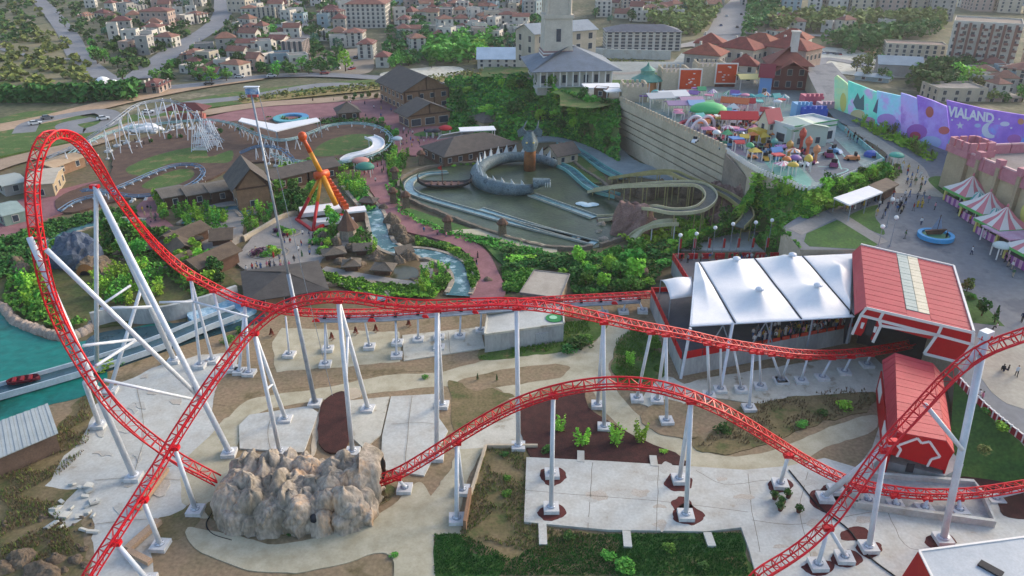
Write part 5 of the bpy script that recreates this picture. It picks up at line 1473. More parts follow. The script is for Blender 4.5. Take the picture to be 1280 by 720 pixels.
b = MB(); plate(b, [(1190, 192), (1183, 125), (1230, 136), (1280, 144), (1330, 153), (1330, 228)], GB_, GC_, .5, mcol('mur_violet', '#9068d4', '#88a8f0', '#ae80e0')); b.build('painted_panel', None, mu)
def spot(pxs, A, B, c, off, nm='painted_shape'):
    b = MB(); plate(b, pxs, A, B, .02, c, off); b.build(nm, None, mu)
def circ(cx, cy, rx, ry, n=14): return [(cx + rx * cos(2 * pi * k / n), cy + ry * sin(2 * pi * k / n)) for k in range(n)]
for (cx, cy, rx, ry, c_, A, B) in ((1180, 163, 7, 5, '#c46a6a', GA_, GB_), (1144, 170, 7, 5.5, '#b0405a', GA_, GB_), (1146, 165, 13, 10, '#a05fb8', GA_, GB_), (1163, 178, 14, 8, '#a9b8e0', GA_, GB_), (1085, 152, 9, 6, '#c48ab0', GA_, GB_), (1108, 150, 12, 8, '#b08ad0', GA_, GB_), (1072, 143, 9, 6, '#c4b88a', GA_, GB_), (1054, 128, 4, 12, '#c8c46a', GA_, GB_), (1162, 140, 5, 7, '#b0605a', GA_, GB_), (1120, 158, 6, 9, '#9a8ad0', GA_, GB_),
                               (1193, 180, 8, 9, '#5fb8c0', GB_, GC_), (1268, 174, 9, 6, '#b870b8', GB_, GC_), (1256, 155, 6, 3, '#c8cce4', GB_, GC_), (1222, 157, 4, 2.5, '#a8b8e0', GB_, GC_), (1276, 152, 4, 4, '#c08a6a', GB_, GC_)):
    spot(circ(cx, cy, rx, ry), A, B, pm('spot' + c_[1:], c_), .03 + .004 * (cx % 5))
spot([(1066, 128), (1072, 116), (1075, 124), (1080, 118), (1080, 138), (1070, 136)], GA_, GB_, pm('figure_grey', '#4f6f72'), .06)
spot([(1091, 139), (1096, 126), (1098, 123), (1096, 142)], GA_, GB_, pm('tower_grey', '#5a5f78'), .06)
moon = [(1238 + 11 * cos(t), 163 + 10 * sin(t)) for t in [pi * .35 + k * pi * 1.25 / 12 for k in range(13)]] + [(1243 + 8 * cos(t), 161 + 8 * sin(t)) for t in [pi * 1.5 - k * pi * 1.0 / 10 for k in range(11)]]
spot(moon, GB_, GC_, pm('moonwhite', '#cfd3e4'), .06, 'painted_moon')
spot([(1200 + (5 if k % 2 == 0 else 2) * sin(k * pi / 5), 157 - (5 if k % 2 == 0 else 2) * cos(k * pi / 5)) for k in range(10)], GB_, GC_, pm('starwhite', '#cfd0e0'), .06, 'painted_star')
for k, (x, y) in enumerate(((1210, 150), (1249, 149), (1215, 172), (1190, 150), (1264, 160), (1247, 180))): spot(circ(x, y, 1.4, 1.2, 6), GB_, GC_, pm('starwhite', '#cfd0e0'), .05, 'painted_star')
# lettering
tc_ = bpy.data.curves.new('lettering', 'FONT'); tc_.body = 'VIALAND'; tc_.size = 1; tc_.offset = .035; tc_.extrude = .03; tc_.space_character = .95
to = bpy.data.objects.new('lettering', tc_); COL.objects.link(to)
bpy.context.view_layer.update()
tme = bpy.data.meshes.new_from_object(to.evaluated_get(bpy.context.evaluated_depsgraph_get()))
bpy.data.objects.remove(to); tme.materials.clear(); tme.materials.append(pm('letterwhite', '#dcdce8'))
xs = [v.co.x for v in tme.vertices]; ys = [v.co.y for v in tme.vertices]
l0, l1 = VPL(1184, 145.5, GB_, GC_, .1), VPL(1242, 154, GB_, GC_, .1)
t0, t1 = VPL(1185.5, 132, GB_, GC_, .1), VPL(1243, 142, GB_, GC_, .1)
for v in tme.vertices:
    u = (v.co.x - min(xs)) / (max(xs) - min(xs)); w = (v.co.y - min(ys)) / (max(ys) - min(ys))
    z = v.co.z
    n_ = Vector((-(GC_ - GB_).y, (GC_ - GB_).x, 0)).normalized()
    p = l0.lerp(l1, u).lerp(t0.lerp(t1, u), w)
    v.co = p - mu.location + n_ * (-z if n_.y > 0 else z)
inst('lettering', tme, mu)

# ---- pink crowned hall at the right edge
HA, HB = P(1181, 234, PLZ), P(1330, 330, PLZ)
ph = thing('pink_hall', 'beige hall with pink battlements and corner tower behind the striped tents', 'hall', HA)
hn = Vector((-(HB - HA).y, (HB - HA).x, 0)).normalized()
if hn.x < 0: hn = -hn
HT = 20.2
M_PINK = mat('pink_parapet', '#b87c86', '#ab6d78', .6, .7, .08)
b = MB(); b.prism([(p.x, p.y) for p in (HA, HB, HB + hn * 45, HA + hn * 45)], 4, HT - 1.5, mat('brown_flat_roof', '#8d8683', '#7b7472', .2, .9, .1), mat('warm_stucco', '#b8a88c', '#aa9a7e', .3, .9, .06)); b.build('wall', None, ph)
for a, c in ((HA - hn * .25, HB - hn * .25), (HA + hn * .6, HA + hn * 45)):
    for i in range(7):
        p, q = a.lerp(c, i / 7 + .003), a.lerp(c, (i + 1) / 7 - .003)
        b = MB(); wall_line(b, [z_(p, HT - 2.0), z_(q, HT - 2.0)], .7, 2.4, M_PINK); b.build('parapet', None, ph)
        b = MB(); wall_line(b, [z_(p, HT + .42), z_(q, HT + .42)], .5, .25, pm('palepink', '#c9a3a6')); b.build('coping', None, ph)
for i in range(6):
    p = HA.lerp(HB, (i + .45) / 6) - hn * .5
    b = MB(); b.box(z_(p, (HT + 8) / 2), (.8, .9, HT - 8), M_BEIGE, atan2((HB - HA).y, (HB - HA).x)); b.build('pilaster', None, ph)
    b = MB(); b.box(z_(p, HT + .9), (1.4, 1.3, 1.6), M_PINK, atan2((HB - HA).y, (HB - HA).x)); b.build('pilaster_cap', None, ph)
tw_ = HA + hn * 2.0 + (HB - HA).normalized() * 2.2
b = MB(); b.box(z_(tw_, HT / 2 + 2.2), (6.2, 6.2, HT - 2.5), M_BEIGE, atan2((HB - HA).y, (HB - HA).x), taper=.94); b.build('corner_tower', None, ph)
for k in range(12):
    s_, t_2 = divmod(k, 3)
    M_ = Matrix.Rotation(atan2((HB - HA).y, (HB - HA).x) + s_ * pi / 2, 3, 'Z')
    p = z_(tw_, HT + 1.6) + M_ @ Vector(((t_2 - 1) * 2.1, -2.9, 0))
    b = MB(); b.box(p, (1.5, .6, 1.8), M_PINK, atan2((HB - HA).y, (HB - HA).x) + s_ * pi / 2); b.build('tower_merlon', None, ph)
b = MB(); b.box(z_(tw_, HT + .1), (6.6, 6.6, 1.4), M_PINK, atan2((HB - HA).y, (HB - HA).x)); b.build('tower_band', None, ph)
c = VPL(1290, 268, HA, HB, 1.0)
b = MB(); b.lathe((0, 0, 0), [(2.4, 0), (2.4, .4)], pm('roundyellow', '#c9c46a'), 16)
o = b.build('round_sign', pm('roundyellow', '#c9c46a')); o.parent = ph; o.location = c - ph.location; o.rotation_euler = (rad(90), 0, atan2((HB - HA).y, (HB - HA).x))

# ---- candy striped stalls
M_CW, M_CR, M_CG, M_CT = pm('candywhite', '#d2ccc6'), pm('candyred', '#c4757c'), pm('candygreen', '#5fa858'), pm('candyteal', '#5fa39c')
M_CP, M_CD = pm('candypurple', '#8a4a8a'), pm('candypink', '#c498ac')
def stall(px, py, label, w=6.4):
    c = P(px, py, PLZ); rz = atan2((HB - HA).y, (HB - HA).x)
    r = thing('striped_stall', label, 'stall', c, rz, 'candy striped stalls')
    h = 3.0
    n = 16
    def sq(a, k=1.0, z=h):
        cx, sy = cos(a), sin(a); s = 1 / max(abs(cx), abs(sy)); return Vector((cx * s * w / 2 * k, sy * s * w / 2 * k, z))
    for k in range(n):
        a0, a1 = 2 * pi * k / n + pi / 4, 2 * pi * (k + 1) / n + pi / 4
        mm = (M_CW, M_CR)[k % 2] if k // 4 != 2 and k // 4 != 0 else (M_CW, M_CR)[k % 2]
        b = MB(); b.add([sq(a0, 1.08), sq(a1, 1.08), sq(a1, .45, h + 1.5), sq(a0, .45, h + 1.5)], [(0, 1, 2, 3)], mm)
        b.add([sq(a0, .45, h + 1.5), sq(a1, .45, h + 1.5), (0, 0, h + 3.4)], [(0, 1, 2)], mm); b.local('roof_stripe', r)
        b = MB(); q0, q1 = sq(a0, 1.085), sq(a1, 1.085)
        b.add([q0, q1, q1 - Vector((0, 0, .55)), q0 - Vector((0, 0, .55))], [(0, 1, 2, 3)], M_CG); b.local('valance', r)
    for k in range(8):
        b = MB(); x = (k - 3.5) * w * .92 / 8
        b.box((x, -w / 2 * .92, .75), (w * .92 / 8 - .02, .15, 1.5), (M_CP, M_CD)[k % 2]); b.local('counter_stripe', r)
    for sx in (-1, 1):
        for sy in (-1, 1):
            b = MB(); b.box((sx * w * .46, sy * w * .46, h / 2), (.45, .45, h), pm('candyyellow', '#c4b86a')); b.local('post', r)
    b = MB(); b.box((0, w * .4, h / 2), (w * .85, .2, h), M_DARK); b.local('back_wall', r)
    b = MB(); b.lathe((0, 0, h + 3.3), [(.15, 0), (.25, .25), (.1, .6)], M_CR, 8); b.local('finial', r)
for i, (px, py, lb) in enumerate(((1207, 256, 'striped candy stall at the far left end of the row by the hall corner'), (1228, 277, 'striped candy stall second along the hall wall'), (1248, 297, 'striped candy stall third along the hall wall'), (1287, 331, 'striped candy stall at the right edge past the pink flat awning'))): stall(px, py, lb)
for px, py in ((1218, 264), (1238, 285)):
    o = tent(px, py, 5, 4.5, 2.9, 1.4, M_CT, '', PLZ, 'pyr', atan2((HB - HA).y, (HB - HA).x), m2=M_CW, name='striped_awning')
    named(o, 'teal and white striped awning', 'wedged between the candy stalls', px)
tent(1258, 309, 7.5, 6.5, 3.1, .2, mat('floral_pink', '#c2a4b8', '#b88aa0', .8, .6, .1), 'flat pinkish printed awning between the third and fourth candy stalls', PLZ, 'flat', atan2((HB - HA).y, (HB - HA).x))
tent(1248, 322, 3.2, 3.2, 2.2, .9, pm('ghostwhite', '#b8c4c0'), 'small pale green round parasol table before the pink awning', PLZ, 'dome', 0, name='parasol', cat='parasol')
# turquoise ring with boat figure on the plaza
c = P(1169, 297, PLZ)
fr_ = thing('boat_feature', 'bright blue ring planter with a small sailing boat figure alone on the plaza', 'feature', c)
b = MB(); wall_line(b, [c + Vector((2.9 * cos(k * pi / 12), 2.9 * sin(k * pi / 12), 0)) for k in range(24)], .7, .8, pm('ringblue', '#3f93c4'), closed=True); b.build('ring', None, fr_)
b = MB(); b.lathe(c, [(2.5, .1), (2.5, .4)], pm('ringgreen', '#4a7d5a'), 18); b.build('planting', None, fr_)
b = MB(); b.add([c + Vector(q) for q in ((-2, .4, 1.2), (2.2, .4, 1.6), (2, .9, 1.5), (-1.8, 1.1, 1.2), (-1.4, .6, .4), (1.4, .6, .4))], [(0, 1, 2, 3), (0, 4, 5, 1), (3, 2, 5, 4), (0, 3, 4), (1, 5, 2)], M_WOOD); b.build('boat_hull', None, fr_)
b = MB(); b.add([c + Vector(q) for q in ((-.9, .7, 1.4), (1.3, .7, 1.6), (.5, .8, 4.2))], [(0, 1, 2), (2, 1, 0)], pm('sail', '#8fa3bc')); b.tube([c + Vector((.4, .75, 1)), c + Vector((.5, .78, 4.4))], .08, M_WOOD, 5); b.build('sail', None, fr_)
# white café roof by the lawn
ca_ = [P(x, y, 13.6) for x, y in ((1042, 247), (1086, 232), (1104, 240), (1062, 256))]
cf_ = thing('cafe_roof', 'long white slab roof on thin posts beside the lawn and walk', 'shelter', z_(ca_[3], on(PLZ, ca_[3])))
b = MB(); b.prism([(p.x, p.y) for p in ca_], 13.3, 13.6, M_MEMB); b.build('roof', None, cf_)
for i in range(4):
    for u in (.05, .5, .95):
        if i in (0, 2): 
            p = ca_[i].lerp(ca_[(i + 1) % 4], u); b = MB(); b.tube([z_(p, on(PLZ, p)), z_(p, 13.3)], .1, M_GALV, 6); b.build('post', None, cf_)
ca_ = [P(x, y, 13.4) for x, y in ((1086, 231), (1108, 222), (1124, 230), (1104, 240))]
cf_ = thing('kiosk', 'brown roofed kiosk at the end of the white café roof', 'kiosk', z_(ca_[3], on(PLZ, ca_[3])))
b = MB(); b.prism([(p.x, p.y) for p in ca_], 13.1, 13.4, mat('kiosk_roof', '#7d6f60', '#6b5f52', .6, .9, .1)); b.build('roof', None, cf_)
cc_ = sum(ca_, Vector()) / 4
b = MB(); b.prism([tuple((cc_ + (p - cc_) * .8)[:2]) for p in ca_], 9, 13.08, M_WOOD); b.build('wall', None, cf_)
tent(1118, 207, 3.4, 3.4, 2.3, .9, pm('tealparasol', '#4fa08c'), 'teal parasol at the corner of the picket fence', PLZ, 'dome', 0, name='parasol', cat='parasol')
for px, py, n_ in ((1088, 201, 'blue'),): 
    c = P(1088, 199, PLZ); r = thing('blue_booth', 'small deep blue round booth on the walk beside the mural', 'booth', c); b = MB(); b.lathe(c, [(1.6, 0), (1.7, 1.3), (1.2, 1.9), (.2, 2.2)], pm('boothblue', '#3a55a0'), 12); b.build('body', None, r); b = MB(); b.box(c + Vector((0, -1.65, .8)), (1, .2, 1), M_DARK); b.build('hatch', None, r)
# slope between terrace, plaza and path
f_sl = loft('garden_slope', [(800, 332, 0), (862, 307, 0), (925, 291, 0.3), (978, 286, 6), (1010, 273, PLZ), (1030, 264, PLZ), (1052, 255, PLZ), (1080, 242, PLZ), (1112, 224, PLZ)], [(915, 287, 2), (938, 258, 8), (950, 218, 13.4), (985, 230, 13.5), (1016, 242, 13.5), (1038, 234, 13.5), (1060, 226, 13.5), (1085, 216, 13.5), (1104, 206, 13.5)], M_GRASSW)
cover_uv('slope_foliage', f_sl, 'green', 6500, 1.0, .45, 3)
cover_uv('slope_foliage', f_sl, 'lime green', 1800, 1.1, .4, 4, .0)
rs = random.Random(8)
for i in range(46):
    u, v = rs.random(), rs.random() * .95
    p = f_sl(u, v)
    plant(rs.choice(['bush', 'round', 'feather']), rs.choice(['green', 'lime green', 'dark green', 'lime green']), 900 + p.x, 0, rs.uniform(2, 4.5), 'on the slope below the play terrace fence', p=p)
# lamp posts of the plaza and the red flag poles behind the platform
def lamp(px, py, h, where, pl=PLZ, m=None):
    c = P(px, py, pl)
    r = thing('lamp_post', None, 'lamp post', c, 0, 'globe lamp posts')
    b = MB(); b.tube([(0, 0, 0), (0, 0, h)], .08, M_GALV, 6, .05); b.local('pole', r)
    b = MB(); b.lathe((0, 0, h - .05), [(.1, 0), (.36, .18), (.42, .42), (.3, .68), (.08, .8)], M_MEMB, 10); b.local('globe', r)
    b = MB(); b.lathe((0, 0, 0), [(.22, 0), (.16, .35)], M_GALV, 8); b.local('base', r)
    named(r, 'slender lamp post with white globe', where, px)
for px, py in ((1095, 320), (1112, 308), (1108, 284)): lamp(px, py, 5.5, 'near the corner of the red barn')
for px, py in ((847, 322), (867, 320), (890, 312), (912, 307), (940, 305), (960, 302), (985, 306), (1003, 302), (1038, 305), (1080, 305)): lamp(px, py + 6, 5.5, 'behind the station platform fence', 3.0)
for i in range(13):
    p = B2.lerp(BR, (i + .4) / 13) + Vector((0, .6, 0)); p.z = 0
    r = thing('flag_pole', None, 'flag pole', p, 0, 'red banner poles')
    b = MB(); b.tube([(0, 0, 0), (0, 0, 7.6)], .07, M_GALV, 6); b.local('pole', r)
    b = MB(); b.box((.28, 0, 6.3), (.5, .06, 2.0), pm('bannerred', '#9c2a26')); b.local('banner', r)
    named(r, 'pole with narrow red banner', 'along the back fence of the station platform', p.x)
# ============================================================ lake, serpent, flume, huts and paths in the middle
M_PARKG = mat('park_soil', '#57583c', '#4a5a30', .12, .95, .25, .05, c3='#6a5d48')
sheet('park_ground', [(-120, 470), (0, 400), (60, 460), (110, 440), (330, 392), (640, 374), (860, 345), (1010, 300), (900, 180), (760, 190), (600, 165), (560, 95), (430, 110), (200, 150), (-150, 215)], M_PARKG, smooth=False, lift=.004)
LAY[0] = max(LAY[0], 45)
# pink paving
sheet('brick_paving', [(250, 150), (300, 138), (400, 128), (496, 118), (512, 160), (565, 158), (610, 168), (600, 180), (545, 178), (520, 196), (500, 195), (478, 222), (452, 214), (436, 206), (470, 196), (492, 182), (480, 162), (440, 152), (400, 152), (340, 150), (280, 165), (255, 168)], M_REDPAV, smooth=False)
sheet('brick_path', [(446, 212), (478, 206), (486, 228), (497, 250), (510, 268), (530, 280), (560, 290), (590, 303), (610, 318), (622, 340), (632, 366), (620, 378), (588, 376), (596, 350), (590, 328), (572, 310), (540, 299), (505, 290), (488, 275), (474, 255), (458, 232)], M_REDPAV)
sheet('brick_path', [(0, 300), (0, 262), (90, 235), (160, 222), (170, 245), (100, 262), (60, 275)], M_REDPAV, jit=.3)
sheet('brick_path', [(170, 262), (196, 245), (200, 268), (224, 292), (210, 300), (185, 282)], M_REDPAV)
sheet('grey_square', [(296, 330), (310, 305), (330, 285), (372, 272), (400, 285), (440, 300), (455, 318), (420, 330), (385, 335), (330, 345)], M_GREYPAV, jit=.2)
sheet('grey_square', [(232, 275), (250, 262), (300, 255), (300, 300), (262, 320), (250, 300)], M_GREYPAV, jit=.2)
# banks
sheet('lawn_bank', [(508, 262), (530, 268), (580, 285), (640, 302), (700, 318), (700, 335), (640, 338), (622, 326), (600, 305), (560, 288), (520, 276)], M_GRASS, jit=.3)
sheet('pale_path', [(560, 292), (600, 288), (650, 300), (690, 310), (690, 318), (640, 308), (600, 296)], M_PATH, jit=.3)
# lake
M_DECKB = mat('lake_bank_stone', '#7a7266', '#635c50', .5, .95, .25, .06)
lake_px = [(499, 236), (503, 224), (528, 213), (560, 207), (600, 205), (640, 196), (700, 194), (726, 212), (756, 232), (765, 246), (800, 262), (815, 280), (800, 296), (770, 303), (740, 311), (690, 312), (640, 301), (590, 284), (545, 266), (510, 250)]
sheet('lake', lake_px, M_WATER, lift=.1)
lk = thing('lake_wall', 'low stone wall winding round the grey green lake', 'lake wall', P(590, 284))
b = MB(); wall_line(b, resample(region(lake_px)[:70], 1.0) , .8, .9, M_DECKB, wob=.4); b.build('kerb', None, lk)
b = MB(); wall_line(b, resample(region(lake_px)[70:], 1.0), .8, .9, M_DECKB, wob=.4); b.build('kerb', None, lk)
def chute(name, label, cat, pts, w, wall_h, m_floor, m_side, posts=0, group=None, m_post=None, water=None, n=6):
    """an open channel on (px, py, z) points, with posts every so many metres where it is off the ground"""
    line = resample(spline([P(x, y, z) for x, y, z in pts], n), .8)
    r = thing(name, label, cat, z_(line[0], 0), group=group)
    b = MB(); wall_line(b, [p - Vector((0, 0, .15)) for p in line], w, .18, m_floor); b.build('floor', None, r)
    if water:
        b = MB(); wall_line(b, [p + Vector((0, 0, .05)) for p in line], w - .3, .12, water); b.build('water', None, r)
    for s in (-1, 1):
        b = MB(); wall_line(b, [p - Vector((0, 0, .2)) for p in offset_line(line, s * w / 2)], .22, wall_h + .2, m_side); b.build('side_wall', None, r)
    if posts:
        for i in range(2, len(line), int(posts / .8)):
            p = line[i]
            if p.z > 1.0:
                for s in (-1, 1):
                    q = offset_line(line, s * w * .4)[i]
                    b = MB(); b.tube([z_(q, -.1), q - Vector((0, 0, .1))], .14, m_post or m_side, 6); b.build('post', None, r)
                b = MB(); q0, q1 = offset_line(line, -w * .45)[i], offset_line(line, w * .45)[i]
                b.bar(q0 - Vector((0, 0, .35)), q1 - Vector((0, 0, .35)), .2, .25, m_post or m_side); b.build('cross_beam', None, r)
    return r, line
M_YEL = mat('yellowish_steel', '#a09868', '#8c8458', .6, .6, .1)
M_CREAM = mat('cream_chute', '#b8b496', '#a49f80', .4, .5, .12)
M_CHD = mat('weathered_channel', '#5f6460', '#4c514d', .5, .8, .2)
M_TEALE = mat('teal_edge', '#5f9a96', '#7ab0ac', .5, .6, .1)
chute('flume_channel', 'grey flume channel looping at the left lake end and along its near side', 'flume channel', [(560, 216, .1), (530, 219, .1), (513, 228, .1), (514, 240, .1), (535, 249, .1), (580, 262, .1), (640, 279, .1), (700, 294, .1), (748, 306, .1)], 2.4, .45, M_CHD, mat('pale_edge', '#9ba39b', '#858d86', .6, .7, .1), water=M_FLUME)
chute('flume_channel', 'straight flume channel leaving the serpent towards the splash chute', 'flume channel', [(664, 244, .1), (700, 257, .1), (745, 273, .2)], 2.4, .45, M_CHD, MATS['pale_edge'], water=M_FLUME)
chute('flume_channel', 'second straight flume channel in the near half of the lake', 'flume channel', [(600, 262, .1), (660, 281, .1), (740, 304, .1)], 2.0, .4, M_CHD, MATS['pale_edge'], water=M_FLUME)
chute('drop_chute', 'cream coloured drop chute curving on yellow posts above the rocks', 'flume chute', [(738, 239, .6), (770, 234, 3.5), (800, 232, 6), (845, 230, 8), (872, 231, 8.3), (886, 239, 8.2), (888, 250, 7.6), (873, 262, 7), (842, 265, 6.6), (812, 260, 6.4), (788, 264, 3.6), (766, 272, .8), (744, 274, .3)], 2.6, .55, M_CHD, M_CREAM, 6.0, m_post=M_YEL)
chute('lift_chute', 'grey timber lift trough on posts behind the cream drop chute', 'flume chute', [(765, 223, 1), (800, 218, 5.5), (838, 216, 7.5), (858, 224, 7.6), (900, 240, 7.4), (926, 256, 7), (935, 270, 6.5), (924, 284, 5)], 2.4, .6, M_CHD, M_YEL, 6.0, m_post=M_YEL)
chute('splash_chute', 'short cream splash chute at the lake edge in front of the brown rocks', 'flume chute', [(786, 302, .3), (800, 290, 2.2), (816, 282, 4), (834, 279, 4.6), (850, 279, 4.6)], 2.4, .6, M_CREAM, M_CREAM, 5.0, m_post=M_FOOT)
chute('feeder_channel', 'teal edged feeder channel running down beside the small brown hut to the lake', 'flume channel', [(690, 204, .3), (712, 213, .3), (740, 236, .4), (772, 246, .3)], 2.6, .7, M_CHD, M_TEALE, water=M_FLUME)
chute('feeder_channel', 'upper teal edged feeder channel below the fortress wall', 'flume channel', [(700, 180, .3), (726, 192, .3), (752, 210, .4), (778, 224, .6)], 2.6, .7, M_CHD, M_TEALE, water=M_FLUME)
sheet('concrete_terrace', [(660, 166), (690, 162), (740, 172), (775, 186), (800, 205), (870, 222), (880, 232), (800, 222), (760, 215), (735, 192), (700, 178), (668, 178)], mat('bluish_concrete', '#8f9a9c', '#7f898b', .2, .85, .1), jit=.2)
sheet('island_lawn', [(702, 205), (722, 196), (745, 212), (758, 228), (742, 230), (720, 215)], M_GRASSW, jit=.2)
def rock(px, py, w, h, label=None, m=None, d=None, p=None, where=None, seed=0):
    p = P(px, py) if p is None else p
    if m is None or m in (M_ROCK, M_ROCKD): w, h = w * .72, h * .62
    d = d or w * .8
    r = Vector((px * .37 + seed, py * .71, 2.2))
    def fn(u, v):
        a = 2 * pi * u; t = v * pi / 2 * 1.05
        q = Vector((cos(a) * cos(t), sin(a) * cos(t), sin(t)))
        k = 1 + .38 * mnoise.noise(q * 1.2 + r) + .22 * abs(mnoise.noise(q * 2.6 + r)) + .1 * mnoise.noise(q * 6 + r)
        return p + Vector((q.x * w / 2 * k, q.y * d / 2 * k, q.z * h * k - .15))
    b = MB(); b.grid(fn, 26, 12, m or M_ROCKD, closed=True)
    o = b.build('rock', m or M_ROCKD, None, w < 3, p)
    tag(o, label, 'rock', 'rocks and boulders')
    if where: named(o, ('big ' if w > 5 else 'small ') + {'red_rockwork': 'reddish brown', 'grey_rockwork': 'grey', 'brown_rock': 'brown'}[(m or M_ROCKD).name] + ' rock', where, px)
    return o
rock(788, 290, 9, 7, 'reddish brown rock face below the cream drop chute beside the water', M_ROCKR, 7)
rock(800, 288, 7, 5.5, 'reddish rock just left of the splash chute', M_ROCKR, 6)
for px, py, w, h in ((790, 243, 6, 3.5), (806, 247, 7, 5), (824, 243, 8, 6), (845, 240, 8, 6), (866, 246, 8, 6), (858, 256, 5, 3), (782, 250, 4, 2)): rock(px, py, w, h, None, M_ROCKD, where='under the lift trough')
for px, py, w, h in ((895, 262, 7, 7), (908, 270, 9, 9), (920, 278, 8, 8), (903, 284, 7, 5), (885, 275, 6, 5), (932, 285, 6, 6)): rock(px, py, w, h, None, M_ROCKR, where='inside the curve of the lift trough')
for px, py, w, h in ((752, 281, 3, 1.4), (755, 300, 3, 1.5), (748, 290, 2.4, 1), (770, 300, 2.5, 1.2), (724, 298, 2, .8)): rock(px, py, w, h, None, M_ROCK, where='in the lake water near the chutes')
for k, (px, py) in enumerate(((734, 258), (727, 256), (741, 257))):
    p = P(px, py); o = MB(); o.lathe(p, [(1.4, .1), (1.6, .35), (.9, .6), (.1, .7)], pm('floatwhite', '#b8cfd6'), 12, 1, .8); o = o.build('float', loc=p); tag(o, None, 'float', 'white floats'); named(o, 'pale round float', 'on the lake before the flume mouth', px)
# ---- serpent
M_SERP = mat('serpent_skin', '#4a5c61', '#35474d', .35, .6, .3, .06, c3='#5d7076')
M_SERPW = mat('spike_white', '#b3bcc0', None, 1, .6, .08)
sc_ = P(652, 223)
sp = thing('sea_serpent', 'huge grey blue sea serpent statue coiled in the lake with white back spikes', 'statue', sc_)
pts = []; rr = []
for k in range(41):
    a = rad(38) + rad(245) * k / 40          # back right, round the left, to the front
    R = 12.2
    pts.append(sc_ + Vector((cos(a) * R * 1.0, sin(a) * R * 1.15, 1.6 + .5 * sin(k / 40 * pi * 2))))
    rr.append(1.15 + .95 * min(1, k / 26) - .9 * max(0, (k - 33) / 7))
b = MB(); vs = []; n = 12
for i, p in enumerate(pts):
    t = (pts[min(i + 1, 40)] - pts[max(i - 1, 0)]).normalized(); s_ = t.cross(Vector((0, 0, 1))).normalized(); u = s_.cross(t)
    for j in range(n): vs.append(p + s_ * cos(2 * pi * j / n) * rr[i] * 1.05 + u * sin(2 * pi * j / n) * rr[i])
fs = [(i * n + j, i * n + (j + 1) % n, (i + 1) * n + (j + 1) % n, (i + 1) * n + j) for i in range(40) for j in range(n)] + [tuple(range(n))[::-1], tuple(40 * n + j for j in range(n))]
b.add(vs, fs, M_SERP); b.build('body', None, sp, True)
for i in range(2, 39, 2):
    t = (pts[i + 1] - pts[i - 1]).normalized()
    b = MB(); base = pts[i] + Vector((0, 0, rr[i] * .8)); out = (pts[i] - sc_); out.z = 0; out.normalize()
    s_ = 1.0 if i < 30 else .7
    b.add([base - t * .8 * s_ - out * .2, base + t * .8 * s_ - out * .2, base + t * .8 * s_ + out * .2, base - t * .8 * s_ + out * .2, base + Vector((0, 0, 2.5 * s_)) - t * .5 + out * .3], [(0, 1, 4), (1, 2, 4), (2, 3, 4), (3, 0, 4)], M_SERPW); b.build('back_spike', None, sp)
nc = P(662, 213)
b = MB(); b.tube([nc + Vector((0, 0, -.1)), nc + Vector((0, 0, 4)), nc + Vector((.2, 0, 6.6))], 1.7, mat('rust_orange', '#8f5a30', '#6e4628', .5, .8, .2), 12, 1.6); b.build('neck_column', None, sp, True)
b = MB(); b.grid(lambda u, v: nc + Vector((cos(2 * pi * u) * (2.2 - .9 * abs(2 * v - .7)) * (1 + .2 * sin(6 * pi * u)), sin(2 * pi * u) * (2.0 - .8 * abs(2 * v - .7)) - 1.6 * (1 - v) ** 2, 6.2 + v * 5.2)), 18, 9, M_SERP, closed=True); b.build('head', None, sp, True)
for s in (-1, 1):
    b = MB(); b.tube([nc + Vector((s * .9, .2, 10.5)), nc + Vector((s * 2.0, .6, 12)), nc + Vector((s * 1.6 + .8, .8, 14.2))], .5, M_SERP, 7, .08); b.build('horn', None, sp, True)
    b = MB(); b.add([nc + Vector(q) for q in ((s * 1.2, .4, 10.2), (s * 3.2, .8, 9.4), (s * 3.6, .9, 11.2), (s * 2.2, .7, 12.4), (s * 1.2, .8, 10.3), (s * 2.8, 1.1, 10))], [(0, 1, 2, 3), (3, 2, 5, 4)], M_SERP); b.build('ear_fin', None, sp)
    b = MB(); b.lathe(nc + Vector((s * .95, -2.2, 8.6)), [(.05, -.3), (.35, 0), (.05, .3)], pm('eyeyellow', '#c9b86a'), 8); b.build('eye', None, sp)
hd = pts[-1]
b = MB()
b.grid(lambda u, v: hd + Vector((v * 4.4, -.4, 0)) + Vector((0, cos(2 * pi * u) * (2.0 - 1.2 * v), 1.4 + sin(2 * pi * u) * (1.6 - .9 * v) + .8 * v)), 14, 7, M_SERP, closed=True); b.build('tail_mouth', None, sp, True)
for k in range(6):
    b = MB(); q = hd + Vector((3.2 + (k % 3) * .6, -1.4 + (k // 3) * 2.2, 1.2)); b.lathe(q, [(.22, .9), (.05, -.4)], M_SERPW, 6); b.build('tooth', None, sp)
